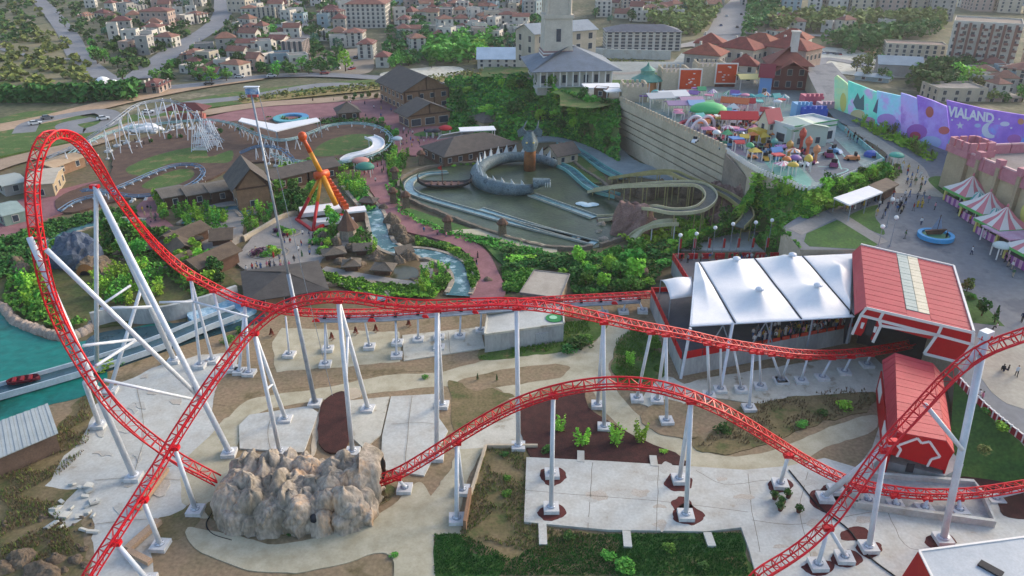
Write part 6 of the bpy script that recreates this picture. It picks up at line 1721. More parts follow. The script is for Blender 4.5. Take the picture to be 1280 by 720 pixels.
# ---- viking boat
bc = P(556, 234)
vb = thing('viking_boat', 'dark wooden viking boat with brown deck and mast on the lake', 'boat', bc)
b = MB()
def hull(u, v):
    x = (u - .5) * 14.4; e = 1 - abs(2 * u - 1) ** 2.6
    w = 2.0 * e ** .7 + .03
    a = (v - .5) * pi
    return bc + Vector((x, sin(a) * w, .15 + 1.4 * (1 - cos(a)) * .75 + 1.3 * abs(2 * u - 1) ** 4))
b.grid(hull, 25, 9, mat('dark_hull', '#2f2f33', '#3d3b3a', .6, .7, .2)); o = b.build('hull', None, vb, True); o.modifiers.new('thickness', 'SOLIDIFY').thickness = .15
b = MB(); b.prism([(bc.x + (u - .5) * 13, bc.y + s * 1.7 * (1 - abs(2 * u - 1) ** 2.6) ** .7) for s, us in ((-1, [k / 12 for k in range(13)]), (1, [1 - k / 12 for k in range(13)])) for u in us if (1 - abs(2 * u - 1)) > .01], .8, .95, mat('deck_pinkwood', '#7d625c', '#6b524c', .8, .8, .15)); b.build('deck', None, vb)
for k in range(5):
    b = MB(); b.box(bc + Vector((-3.6 + k * 1.8, 0, 1.15)), (.5, 2.6, .3), M_WOOD); b.build('bench', None, vb)
b = MB(); b.tube([bc + Vector((-.6, .2, .9)), bc + Vector((-.6, .2, 6))], .12, M_WOOD, 6); b.build('mast', None, vb)
b = MB(); b.add([bc + Vector(q) for q in ((-.6, .2, 6), (-.6, .2, 4.6), (-1.9, .3, 5.2))], [(0, 1, 2), (2, 1, 0)], pm('flagred', '#a8433f')); b.build('flag', None, vb)
for s, x in ((-1, -7.1), (1, 7.1)):
    b = MB(); b.tube([bc + Vector((x * .97, 0, 2.2)), bc + Vector((x * 1.02, 0, 3.2)), bc + Vector((x * .97, 0, 3.8))], .2, MATS['dark_hull'], 6, .1); b.build('prow', None, vb)
# totem pillars round the lake
for px, py in ((508, 260), (560, 292), (628, 296), (527, 206), (494, 228), (492, 255)):
    c = P(px, py)
    r = thing('stone_totem', None, 'pillar', c, 0, 'rough stone pillars round the lake')
    b = MB(); b.box((0, 0, 1.6), (1.7, 1.7, 3.2), M_ROCKD, .2, .85); b.local('pillar', r); b = MB(); b.lathe((0, 0, 3.1), [(1.3, 0), (1.3, .4), (.7, 1.1), (.1, 1.4)], M_WOOD, 8); b.local('cap', r)
    named(r, 'rough stone pillar with dark pointed cap', 'on the lake bank', px)
# ---- huts
M_THATCH = M_BROWNROOF
def hut(px0, px1, d, h, rh, label, wall=M_WOOD, roof='hip', roofm=None, pl=0.0, name='hut', o=.7, win='each', st=1, skyl=False):
    r, w = bld(name, label, 'hut', P(*px0, pl), P(*px1, pl), d, h, wall, roofm or M_THATCH, roof, st, 3.5, o, rh, win, 1.1, 1.3)
    return r, w
r, w = hut((556, 209), (644, 192), 13, 3.2, 3.2, 'long grey roofed hall with white skylight strip beside the lake')
b = MB(); b.add([(w * .2, 10.2, 6.65), (w * .72, 10.2, 6.65), (w * .72, 13.0, 4.75), (w * .2, 13.0, 4.75), (w * .2, 10.2, 6.4), (w * .72, 10.2, 6.4), (w * .72, 13, 4.5), (w * .2, 13, 4.5)], [(0, 1, 2, 3), (0, 4, 5, 1), (2, 6, 7, 3), (1, 5, 6, 2), (3, 7, 4, 0)], M_MEMB); b.v = [(x, y - 6.5, z + .9) if False else (x, y, z) for x, y, z in b.v]; b.local('skylight', r)
tent(597, 187, 11, 5, 6.5, .1, M_MEMB, 'flat white canopy sheet over the back of the long grey roofed hall', 0.0, 'flat', .18)
hut((605, 168), (646, 162), 9, 4, 2.6, 'square beige kiosk with grey pyramid roof behind the lake', M_BEIGE)
hut((697, 208), (722, 203), 7, 3, 2.6, 'small brown roofed hut beside the teal feeder channel', M_SAND, 'gablex')
hut((702, 170), (722, 170), 6, 3, 2.2, 'small dark hut at the top of the feeder channels', M_WOOD, 'gablex')
r, w = bld('timber_hall', 'large tan timber hall with dark gable roof above the pink paving', 'hall', P(506, 141), P(562, 134), 24, 7.5, M_WOODL, M_BROWNROOF, 'gabley', 2, 4, 1.5, 5.2, ww=1.8, wh=1.6)
b = MB()
for x in (.3, w * .33, w * .66, w - .3): b.box((x, -.16, 3.75), (.4, .2, 7.5), M_WOOD)
b.box((w / 2, -.18, 7.4), (w, .2, .4), M_WOOD); b.bar((w / 2, -.2, 7.5), (w / 2, -.2, 12.4), .35, .2, M_WOOD, Vector((0, 1, 0))); b.local('timber_frame', r)
r, w = bld('timber_hall', 'lower gabled porch building in front of the large timber hall', 'hall', P(512, 162), P(563, 155), 9, 4.5, M_WOODL, M_BROWNROOF, 'gabley', 1, 4.5, 1.4, 4.0, ww=3.4, wh=2.2)
b = MB(); b.box((w / 2, -.2, 4.5), (w, .25, .4), M_WOOD); b.bar((w / 2, -.2, 4.5), (w / 2, -.2, 8.2), .35, .2, M_WOOD, Vector((0, 1, 0))); b.local('timber_frame', r)
sheet('lawn', [(520, 168), (560, 160), (570, 163), (565, 170), (525, 172)], M_GRASS)
hut((424, 152), (450, 150), 8, 3, 3, 'small square pavilion with grey pyramid roof on the pink paving', M_WOOD)
r, w = bld('gabled_barn', 'tall dark roofed barn with brown timber gable left of the orange ride', 'barn', P(300, 266), P(339, 260), 11, 6, M_WOODL, M_BROWNROOF, 'gabley', 1, 4, 1.3, 5, ww=1.8, wh=1.6)
b = MB(); b.box((w / 2, -.15, 5.9), (w, .2, .4), M_WOOD); b.bar((.2, -.2, 6.2), (w / 2, -.2, 10.8), .4, .2, M_WOOD, Vector((0, 1, 0))); b.bar((w - .2, -.2, 6.2), (w / 2, -.2, 10.8), .42, .21, M_WOOD, Vector((0, 1, 0))); b.local('gable_beam', r)
for i, (a, c) in enumerate((((208, 262), (234, 257)), ((238, 259), (264, 254)), ((267, 255), (292, 250)))):
    hut(a, c, 7.5, 3.2, .9, ['first grey roofed hut of the row nearest the pink path', 'middle grey roofed hut of the row', 'third grey roofed hut of the row beside the dark barn'][i], M_WOOD, 'gablex', mat('hut_roof', '#6d675e', '#5c564e', .5, .9, .2))
hut((345, 240), (385, 230), 8, 3.5, 1.6, 'long grey roofed shed right of the dark barn', M_WOOD, 'gablex')
hut((388, 229), (424, 222), 8, 3.5, 1.6, 'grey roofed shed behind the orange ride', M_WOOD, 'gablex')
hut((313, 391), (408, 376), 13, 2.6, 1.8, 'wide grey hipped roof hall behind the red track and above the launch', M_WOODL, 'hip', mat('slate_grey_roof', '#4c4a48', '#403e3d', .4, .9, .15))
r = thing('flat_shelter', 'flat square beige roofed shelter behind the launch straight', 'shelter', P(652, 372))
q = [P(x, y, 3.6) for x, y in ((668, 338), (712, 343), (700, 373), (650, 366))]
b = MB(); b.prism([(p.x, p.y) for p in q], 3.2, 3.6, mat('beige_flat_roof', '#a59e92', '#958e82', .4, .9, .1), M_FLAT); b.build('roof', None, r)
b = MB(); wall_line(b, [z_(p, 3.6) for p in q], .25, .14, M_FLAT, closed=True); b.build('roof_edge', None, r)
cc_ = sum(q, Vector()) / 4
b = MB(); b.prism([tuple((cc_ + (p - cc_) * .9)[:2]) for p in q], -.1, 3.18, M_BEIGE); b.build('wall', None, r)
# concrete block building by the launch posts
r = thing('concrete_block_house', 'low grey concrete building with pale roof and green roof sign by the launch posts', 'building', P(606, 441))
ra_, rb_ = P(606, 441), P(704, 427)
b = MB(); dv = Vector((.3, 7.5, 0))
b.prism([(p.x, p.y) for p in (ra_, rb_, rb_ + dv, ra_ + dv)], -.1, 3.3, mat('pale_block_roof', '#b5b9b5', '#a3a7a3', .3, .85, .08), M_CONCW); b.build('wall', None, r)
for a, c in ((ra_, rb_), (rb_, rb_ + dv), (ra_ + dv, rb_ + dv), (ra_, ra_ + dv)):
    b = MB(); wall_line(b, [z_(a.lerp(c, .015), 3.3), z_(a.lerp(c, .985), 3.3)], .25, .35, M_CONC); b.build('parapet', None, r)
g_ = rb_.lerp(ra_, .12) + dv * .35
b = MB(); b.lathe((g_.x, g_.y, 3.36), [(1.5, 0), (1.5, .08)], pm('logogreen', '#1f7a3c'), 16); b.build('green_sign', None, r)
b = MB(); b.lathe((g_.x - .2, g_.y + .1, 3.46), [(.7, 0), (.7, .03)], pm('palegreen2', '#8fc4a0'), 10); b.build('green_sign_mark', None, r)
b = MB(); d_ = ra_.lerp(rb_, .72); b.box((d_.x, d_.y - .06, 1.5), (2.2, .14, 1.7), mat('shutter_grey', '#9aa0a2', None, 1, .6), atan2((rb_ - ra_).y, (rb_ - ra_).x)); b.build('shutter', None, r)
# ---- rapids river
def river(name, px, w, m, label=None):
    o = ribbon(name, px, w, m, lift=.5 if False else None)
    c = spline([P(x, y) for x, y in px], 6)
    for s in (-1, 1):
        b = MB(); wall_line(b, offset_line(resample(c, 1.2), s * w / 2), .9, .6, M_ROCK, wob=.6)
        q = b.build('river_kerb'); tag(q, kind='structure')
river('river', [(438, 232), (455, 252), (468, 268), (474, 288), (480, 306), (500, 316), (528, 318), (552, 324), (572, 336), (580, 352), (572, 372)], 4.6, M_RAPID)
river('river', [(232, 282), (250, 270), (275, 264), (300, 262), (312, 272)], 3.6, M_FLUME)
river('river', [(60, 330), (62, 312), (78, 296), (110, 284), (150, 279), (178, 280)], 4.2, M_FLUME)
river('river', [(395, 356), (420, 352), (450, 356), (470, 366), (480, 378)], 3.2, M_FLUME)
sheet('rock_garden', [(400, 330), (430, 312), (470, 318), (505, 322), (530, 335), (528, 352), (500, 356), (460, 345), (415, 342)], mat('brown_garden', '#6a5a42', '#54482f', .25, .95, .25, .05), jit=.4)
sheet('green_pond', [(486, 342), (500, 334), (520, 338), (522, 348), (505, 352), (490, 350)], mat('pond_brown', '#4a4a34', '#3d4030', .3, .2, .1), jit=.1)
ribbon('grey_walk', [(404, 338), (440, 345), (480, 352), (515, 356), (534, 346), (532, 330)], 2.2, M_GREYPAV)
# ---- orange pendulum ride
M_OR, M_YO = mat('orange_steel', '#c4501a', '#b3440f', .8, .45, .08, spec=.4), mat('yellow_steel', '#c98a18', '#bd7a10', .8, .45, .08, spec=.4)
M_PR = mat('ride_red', '#b01f28', '#9c1820', .8, .45, .08)
ap = W(402, 218, 172)
pr = thing('pendulum_ride', 'orange and yellow pendulum ride with red legs leaning over its white base', 'ride', P(398, 285))
feet = [P(371, 277), P(391, 291), P(434, 268), P(418, 256)]
for i, f in enumerate(feet):
    b = MB(); b.tube([f, f.lerp(ap, .52)], .42, M_PR, 8); b.tube([f.lerp(ap, .52), ap], .4, M_YO if i < 2 else M_OR, 8); b.build('leg', None, pr, True)
for i, j in ((0, 1), (1, 2), (2, 3), (0, 3)):
    b = MB(); b.bar(feet[i] + Vector((0, 0, .5)), feet[j] + Vector((0, 0, .5)), .7, .7, M_PR); b.build('base_beam', None, pr)
tip, mid_, low = W(378, 171, 171), ap, W(420, 256, 168)
b = MB(); b.tube([mid_, low], .72, M_YO, 10, .65); b.build('lower_boom', None, pr, True)
b = MB(); b.tube([mid_, mid_.lerp(tip, .6)], .65, M_YO, 10, .55); b.build('upper_boom', None, pr, True)
b = MB(); b.tube([mid_.lerp(tip, .6), tip], .55, M_OR, 10, .45); b.build('boom_end', None, pr, True)
b = MB(); b.lathe(tip - Vector((0, 0, 1)), [(.3, -.2), (.85, .4), (1.05, 1.2), (.8, 1.9), (.2, 2.2)], M_OR, 10); b.build('counterweight', None, pr, True)
b = MB(); b.tube([ap + Vector((-1.2, -1.2, 0)), ap + Vector((1.2, 1.2, 0))], .95, M_OR, 12); b.build('hub', None, pr, True)
h0, h1 = W(408, 222, 173), W(432, 258, 170)
b = MB()
for i in range(9):
    p = h0.lerp(h1, i / 8); b.box(p, (1.3, 1.2, 1.0), M_OR, .4)
    if i < 8: b.bar(p, h0.lerp(h1, (i + 1) / 8), .5, .5, M_YO)
tag(b.build('seat_row', None, pr), kind='stuff')
b = MB(); b.box(P(402, 268) + Vector((0, 0, 1.2)), (10, 5, 1.0), M_MEMB, .35); b.build('platform', None, pr)
b = MB(); b.box(P(418, 280) + Vector((0, 0, .9)), (9, 3, .9), M_MEMB, .3); b.build('platform', None, pr)
b = MB(); b.box(P(445, 275) + Vector((0, 0, 2.6)), (5, 3.4, .4), M_MEMB, .3); b.build('booth_roof', None, pr)
b = MB(); b.box(P(445, 275) + Vector((0, 0, 1.2)), (4.2, 2.8, 2.4), M_WOOD, .3); b.build('booth', None, pr)
b = MB(); wall_line(b, spline([P(x, y) for x, y in ((305, 302), (330, 288), (352, 275), (372, 268))], 5), .6, 1.3, M_SAND); tag(b.build('garden_wall', loc=P(340, 285)), 'curved tan garden wall left of the orange ride', 'wall')
for px, py, rx in ((336, 318, 4.4), (358, 293, 3.4)):
    c = P(px, py); r = thing('round_planter', 'round planter bed on the grey square ' + ('nearer the wide grey roof' if py > 300 else 'nearer the orange ride'), 'planter', c)
    b = MB(); b.lathe(c, [(rx, 0), (rx, .5), (rx - .3, .5), (rx - .3, .35)], M_ROCK, 18, 1, .8); b.build('kerb', None, r)
    for k in range(7): 
        q = c + Vector((PR.uniform(-.7, .7) * rx, PR.uniform(-.55, .55) * rx, .3))
        plant('bush', ['green', 'purple', 'lime green'][k % 3], px + k * .1, 0, PR.uniform(1, 2), 'in the round planter ' + ('nearer the wide grey roof' if py > 300 else 'nearer the orange ride'), p=q)
tent(457, 221, 5.4, 5.4, 2.6, 1.5, pm('darkteal', '#2f7466'), 'dark green parasol kiosk on the pink path beside the white slide', 0.0, 'dome', name='parasol', cat='parasol')
tent(452, 215, 5, 5, 3.2, 1.0, pm('multicol', '#b07c72', .6), 'pale pinkish parasol behind the dark green one', 0.0, 'dome', name='parasol', cat='parasol')
tent(557, 171, 4.6, 4.6, 2.6, 1.2, pm('brightred', '#b3222a'), 'bright red parasol before the timber hall', 0.0, 'dome', name='parasol', cat='parasol')
for px, c_, n_ in ((497, '#9fb0b8', 'pale'), (538, '#3a3a42', 'black'), (545, '#2d2d34', 'dark')): tent(px, 173 if px > 500 else 183, 3.4, 3.4, 2.3, .9, pm('par' + c_[1:], c_), f'{n_} parasol on the pink paving by the timber hall' + (' porch lawn' if px == 545 else ''), 0.0, 'dome', name='parasol', cat='parasol')
# ============================================================ lagoon, island, white coaster, left side
sheet('lagoon', [(-160, 410), (-40, 385), (0, 386), (35, 415), (78, 428), (118, 424), (175, 408), (215, 404), (200, 430), (140, 455), (132, 478), (100, 497), (60, 507), (30, 525), (-160, 600)], M_TURQ, jit=.1, lift=.06)
sheet('garden_island', [(-60, 330), (20, 300), (60, 300), (110, 285), (190, 290), (260, 330), (300, 360), (300, 382), (235, 392), (170, 404), (118, 412), (78, 422), (40, 410), (0, 384), (-60, 372)], mat('island_soil', '#5a5436', '#48552c', .2, .95, .3, .06), lift=.35)
rim = resample(spline([P(x, y) for x, y in ((-70, 372), (0, 384), (18, 402), (45, 413), (78, 423), (100, 419), (117, 409))], 6), 1.1)
rr_ = thing('stone_border', 'border of pale rounded rocks between the turquoise lagoon and the island garden', 'stone border', rim[8])
for i, p in enumerate(rim):
    def fn(u, v, p=p, i=i):
        q = Vector((cos(2 * pi * u) * cos(v * 1.6), sin(2 * pi * u) * cos(v * 1.6), sin(v * 1.6)))
        k = 1 + .35 * mnoise.noise(q * 1.3 + p * .9)
        return p + Vector((q.x * 1.0 * k, q.y * 1.1 * k, q.z * 1.25 * k - .1))
    b = MB(); b.grid(fn, 11, 6, mat('rim_stone', '#a29488', '#857a70', .6, .9, .25, .06), closed=True); b.build('stone', None, rr_, True)
cwl = thing('canal_wall', 'grey concrete wall curving beside the canal below the garden', 'wall', P(170, 404))
b = MB(); wall_line(b, resample(spline([P(x, y) for x, y in ((117, 410), (150, 402), (178, 404), (215, 400), (260, 388), (300, 374))], 6), 1.0), .7, 3.0, M_CONCW); b.build('wall', None, cwl)
chute('log_flume', 'long log flume channel with white sides crossing the turquoise lagoon', 'flume channel', [(-30, 500, .5), (0, 491, .5), (50, 477, .5), (105, 461, .5), (160, 444, .5), (205, 428, .7), (250, 409, 1.0), (300, 390, 1.2)], 3.6, .8, M_CHD, mat('flume_white', '#b5c2ca', '#9fb0bb', .4, .5, .1), water=mat('dark_canal', '#2b4650', '#365862', .3, .15, .15, .02, spec=.5))
sheet('splash_pool', [(235, 400), (250, 388), (300, 378), (322, 388), (300, 402), (260, 412)], mat('splash_blue', '#5f8fae', '#b9d2e0', .5, .2, .15, .05, lo=.42, hi=.7), lift=.9)
sheet('canal', [(105, 440), (120, 418), (190, 408), (240, 402), (300, 395), (330, 395), (320, 405), (250, 425), (170, 452), (110, 470)], mat('canal_water', '#1f3a44', '#2b4a55', .2, .15, .15, .02, spec=.5), lift=.12)
c = P(32, 483) + Vector((0, 0, .75))
lb = thing('log_boat', 'dark red log boat floating in the flume channel over the lagoon', 'boat', c, .35)
b = MB(); b.grid(lambda u, v: Vector(((u - .5) * 4.4, (v - .5) * 1.7 * (1 - abs(2 * u - 1) ** 4) ** .5, .1 + .7 * abs(2 * v - 1) ** 2)), 12, 7, pm('boatred', '#5c1c28')); o = b.local('hull', lb); o.modifiers.new('thickness', 'SOLIDIFY').thickness = .1
for k in range(3):
    b = MB(); b.box((-1.2 + k * 1.1, 0, .55), (.4, 1.3, .6), pm('seatred', '#7a1a24')); b.local('seat', lb)
# grey sheet roof at the left edge
ws = thing('sheet_roofed_store', 'pale corrugated roofed store at the left edge below the lagoon', 'building', P(60, 545))
q = [P(x, y, 3) for x, y in ((-60, 548), (60, 504), (73, 541), (-60, 598))]
M_CORR = mat('pale_corrugated', '#a6aeae', '#98a1a2', .4, .6, .06)
n = 26
for i in range(n):
    a, c2_ = q[0].lerp(q[1], i / n), q[0].lerp(q[1], (i + 1) / n - .002); e, f = q[3].lerp(q[2], (i + 1) / n - .002), q[3].lerp(q[2], i / n)
    b = MB(); b.prism([(p.x, p.y) for p in (a, c2_, e, f)], 2.9, 3.0 + .05 * (i % 2), M_CORR); b.build('roof_sheet', None, ws)
b = MB(); cc_ = sum(q, Vector()) / 4; b.prism([tuple((cc_ + (p - cc_) * .94)[:2]) for p in q], -.1, 2.88, mat('brown_store_wall', '#5c4c42', '#6b594d', .5, .9, .15)); b.build('wall', None, ws)
# rocks and rubble of the near hillside
RK = random.Random(4)
for k in range(34):
    x, y = RK.uniform(0, 115), RK.uniform(640, 722)
    w = RK.uniform(.5, 1.5)
    rock(x, y, w, w * .6, None, M_ROCKD, where='on the rough slope in the near corner', seed=k)
for k, (x, y, w) in enumerate(((25, 700, 4.2), (48, 712, 3.6), (70, 700, 2.6), (5, 712, 3.5), (62, 720, 4), (95, 700, 2.4))): rock(x, y, w, w * .5, None, M_ROCKD, where='along the bottom edge of the rough slope', seed=k)
for k in range(20):
    x, y = RK.uniform(64, 118), RK.uniform(600, 668); w = RK.uniform(.4, 1.1)
    p = P(x, y); b = MB()
    M_ = Matrix.Rotation(RK.uniform(-.5, .5), 3, 'X') @ Matrix.Rotation(RK.uniform(-.4, .4), 3, 'Y')
    b.box(p + Vector((0, 0, .15)), (w * 1.5, w, .25), M_CONC2, RK.uniform(0, 3), tilt=M_)
    o = b.build('broken_slab', loc=p); tag(o, None, 'rubble', 'broken concrete slabs'); named(o, 'piece of broken pale concrete', 'at the edge of the concrete yard', x)
b = MB(); b.bar(P(172, 640) + Vector((0, 0, .5)), P(208, 590) + Vector((0, 0, .5)), .9, .6, mat('tan_beam', '#a48c74', None, 1, .8)); tag(b.build('timber_beam', loc=P(190, 615)), 'tan timber beam lying across the concrete yard', 'beam')
b = MB(); b.bar(P(160, 690) + Vector((0, 0, .4)), P(200, 655) + Vector((0, 0, .5)), .9, .6, MATS['tan_beam']); tag(b.build('timber_beam', loc=P(180, 672)), 'tan timber beam near the muddy puddle', 'beam')
b = MB(); b.bar(P(160, 690, .5) + Vector((0, 0, .2)), P(188, 703, .5), .7, .5, MATS['tan_beam']); tag(b.build('timber_beam', loc=P(175, 697)), 'short beam at the lower left column foot', 'beam')
# low timber edging wall
ew = thing('edging_wall', 'low timber and concrete edging wall left of the weedy bed', 'wall', P(590, 620))
for a, c, h in (((607, 561), (588, 622), .7), ((588, 622), (581, 664), 1.6), ((607, 560), (672, 560), .6)):
    b = MB(); wall_line(b, [P(*a), P(*c)], .35, h, M_WOODL if h > 1 else M_SAND); b.build('wall_section', None, ew)
for x, y in ((690, 655), (783, 668), (888, 668), (726, 560), (815, 570)):
    pass
for (x0, y0), (x1, y1), lb_ in (((678, 655), (679, 681), 'left of three concrete stubs jutting from the slab into the grass'), ((783, 664), (785, 684), 'middle concrete stub jutting from the slab into the grass'), ((884, 666), (890, 683), 'right concrete stub jutting from the slab into the grass'), ((726, 578), (726, 564), 'left concrete stub running from the slab into the mulch'), ((818, 583), (816, 570), 'right concrete stub running from the slab into the mulch')):
    a, c = P(x0, y0, .3), P(x1, y1, .3)
    b = MB(); b.bar(z_(a, .12), z_(c, .12), .95, .6, M_CONC2); tag(b.build('concrete_stub', loc=z_(c, 0)), lb_, 'concrete stub')
# stains round the footings on the slab
M_STAIN = mat('stain_mulch', '#5b2d2c', '#4a2524', 1.2, .95, .3)
for x, y, r_ in ((690, 596, 2.0), (691, 640, 2.0), (849, 603, 2.0), (859, 643, 2.4), (852, 630, 1.8), (974, 607, 1.9), (1022, 708, 2.2), (1055, 700, 2.3), (1086, 686, 2.1), (1176, 676, 2.1), (1031, 625, 2.4), (1046, 614, 2.2), (1068, 668, 2.2)):
    c = P(x, y, SLAB); sheet('mulch_stain', [(x + r_ * 8.5 * cos(a * pi / 4) * PR.uniform(.8, 1.15), y + r_ * 5.4 * sin(a * pi / 4) * PR.uniform(.8, 1.15)) for a in range(8)], M_STAIN, SLAB, jit=.45, lift=.02)
b = MB(); b.tube([p + Vector((0, 0, .08)) for p in spline([P(x, y, SLAB) for x, y in ((986, 588), (1000, 605), (1025, 635), (1060, 662), (1085, 695), (1120, 722))], 6)], .09, M_BLACK, 6); tag(b.build('cable', loc=P(1040, 650)), 'black cable snaking over the slab under the crossing tracks', 'cable')
b = MB(); b.tube([p + Vector((0, 0, .06)) for p in spline([P(x, y) for x, y in ((273, 620), (266, 640), (258, 655), (266, 668), (290, 676))], 6)], .08, M_BLACK, 6); tag(b.build('cable', loc=P(266, 650)), 'black cable beside the left end of the rock tunnel', 'cable')
# potted shrubs on the slab
for x, y in ((968, 624), (978, 630), (985, 622), (998, 640), (975, 638)):
    c = P(x, y, SLAB); r = thing('potted_shrub', None, 'potted plant', c, 0, 'potted shrubs'); b = MB(); b.lathe((0, 0, 0), [(.25, 0), (.36, .5)], mat('clay_pot', '#5a3a30', None, 1, .8), 10); b.local('pot', r)
    inst('foliage', CROWN['bush'][PR.randrange(5)], r, m=LEAFM['dark green'], M=Matrix.Translation((0, 0, .4)) @ Matrix.Diagonal((.7, .7, .6, 1))); named(r, 'dark leafy potted shrub', 'beneath the descending red track', x)
# ---- bear cave garden
rock(98, 330, 10, 6.5, 'bluish dark cave rock in the island garden', mat('blue_rock', '#3f4a5c', '#566070', .4, .9, .25, .12), 9)
rock(118, 336, 9, 4.5, 'brown cave rock beside the bluish one', M_ROCKD, 7)
c = P(111, 344)
r = thing('cave_mouth', 'orange brown cave mouth with dark hollow in front of the garden rocks', 'cave mouth', c)
b = MB(); b.grid(lambda u, v: c + Vector((cos(pi * u) * (1.2 + .9 * v), -1.2 + .6 * v, sin(pi * u) * (1.5 + 1.2 * v))), 14, 5, mat('orange_rock', '#a06a3c', '#84552f', .8, .9, .2)); b.build('arch', None, r, True)
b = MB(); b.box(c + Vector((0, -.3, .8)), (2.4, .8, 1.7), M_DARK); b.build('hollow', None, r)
for px, py, w, h in ((20, 330, 5, 3), (30, 340, 6, 3.4), (150, 318, 6, 2), (165, 324, 7, 2), (135, 345, 4, 2), (190, 330, 4, 2), (60, 395, 5, 1.6), (80, 402, 5, 1.4), (205, 340, 4, 2), (405, 300, 4, 3.2), (420, 308, 4, 3), (440, 315, 5, 3.5), (450, 305, 3, 3), (470, 325, 5, 3), (500, 330, 4, 3), (512, 326, 5, 3.5), (448, 335, 5, 2.4), (480, 340, 4, 2), (425, 330, 6, 2.2), (520, 352, 4, 1.5), (490, 280, 5, 4), (498, 295, 6, 4.5), (505, 302, 5, 4), (480, 262, 3, 2.4), (610, 352, 3, 1.5), (770, 340, 5, 3.5), (795, 345, 7, 4)):
    rock(px, py, w, h, None, M_ROCKD, where='in the gardens by the river' if 380 < px < 620 else ('on the bank before the lake' if px > 620 else 'in the island garden'))
r = thing('grey_tower_hut', 'little stone hut with pointed brown roof by the orange ride', 'hut', P(436, 300)); c = P(436, 300)
b = MB(); b.lathe(c, [(2.0, 0), (1.8, 3)], M_ROCK, 9); b.build('wall', None, r); b = MB(); b.lathe(c, [(2.6, 3), (1.2, 5), (.1, 7.2)], M_WOOD, 9); b.build('roof', None, r)
for (a, c, d, h, l) in ((((222, 318), (262, 300)), None, 5, 2.8, 'narrow brown roofed shed on the garden path'), (((252, 352), (300, 330)), None, 5, 3, 'long brown roofed shed beside the grey square'), (((205, 312), (222, 330)), None, 4, 2.6, 'small brown garden hut'), (((268, 316), (290, 314)), None, 6, 3, 'brown octagon looking hut at the grey square'), (((230, 345), (246, 338)), None, 4, 2.6, 'little grey shed in the bamboo')):
    hut(a[0], a[1], d, h, 1.4, l, M_WOOD, 'gablex', mat('brown_roof', '#5f5347', '#50463c', .6, .9, .2), win=None)
b = MB(); wall_line(b, [P(262, 322), P(302, 300)], 1.2, 1.6, M_GREYPAV); tag(b.build('foot_bridge', loc=P(282, 311)), 'narrow grey foot bridge crossing the garden near the brown hut', 'bridge')
# left sheds beyond the lagoon
bld('station_shed', 'pale beige flat roofed station shed left of the white coaster', 'shed', P(38, 250), P(70, 247), 14, 4, M_BEIGE, mat('beige_sheet', '#b3ab9c', '#a39b8c', .5, .8, .08), 'gablex', 1, 4, .5, .9)
bld('station_shed', 'low pale grey shed at the left edge beyond the lagoon', 'shed', P(8, 246), P(36, 240), 10, 3, M_HW[2], mat('grey_sheet', '#98a09c', None, .5, .8, .1), 'gablex', 1, 4, .4, .8)
bld('station_shed', 'long tan roofed open shed behind the white coaster station', 'shed', P(70, 222), P(108, 208), 7, 3, M_WOODL, mat('tan_sheet', '#b09a80', '#a08a70', .5, .8, .1), 'gablex', 1, 4, .5, .8)
bld('greenhouse', 'grey green framed greenhouse shed by the left hedge', 'shed', P(8, 285), P(36, 278), 10, 3, mat('glassy_green', '#7a8f86', '#6a8078', .6, .5, .1), mat('glass_roof', '#8fa09a', '#7f908a', .6, .4, .1), 'gablex', 1, 2.5, .2, 1.2)
# ---- white family coaster
M_BLU = mat('blue_grey_track', '#4f6f8f', '#5f7a94', .6, .5, .1)
M_TEALT = mat('teal_grey_track', '#7aa0a6', '#8aaab0', .6, .5, .1)
sheet('mulch_ground', [(138, 220), (150, 185), (250, 158), (330, 152), (420, 158), (475, 155), (492, 178), (470, 200), (400, 208), (340, 204), (300, 208), (262, 226), (200, 246), (150, 252), (90, 268), (70, 262), (80, 245)], M_SOILDK, jit=.4)
sheet('lawn', [(158, 214), (190, 198), (240, 186), (258, 188), (262, 198), (290, 190), (288, 204), (262, 206), (215, 206), (180, 222)], M_GRASSW, jit=.3)
sheet('lawn', [(178, 236), (195, 224), (225, 214), (242, 216), (238, 226), (205, 238)], M_GRASSW, jit=.2)
sheet('lawn', [(392, 196), (405, 180), (440, 170), (468, 172), (462, 186), (425, 196)], M_GRASSW, jit=.3)
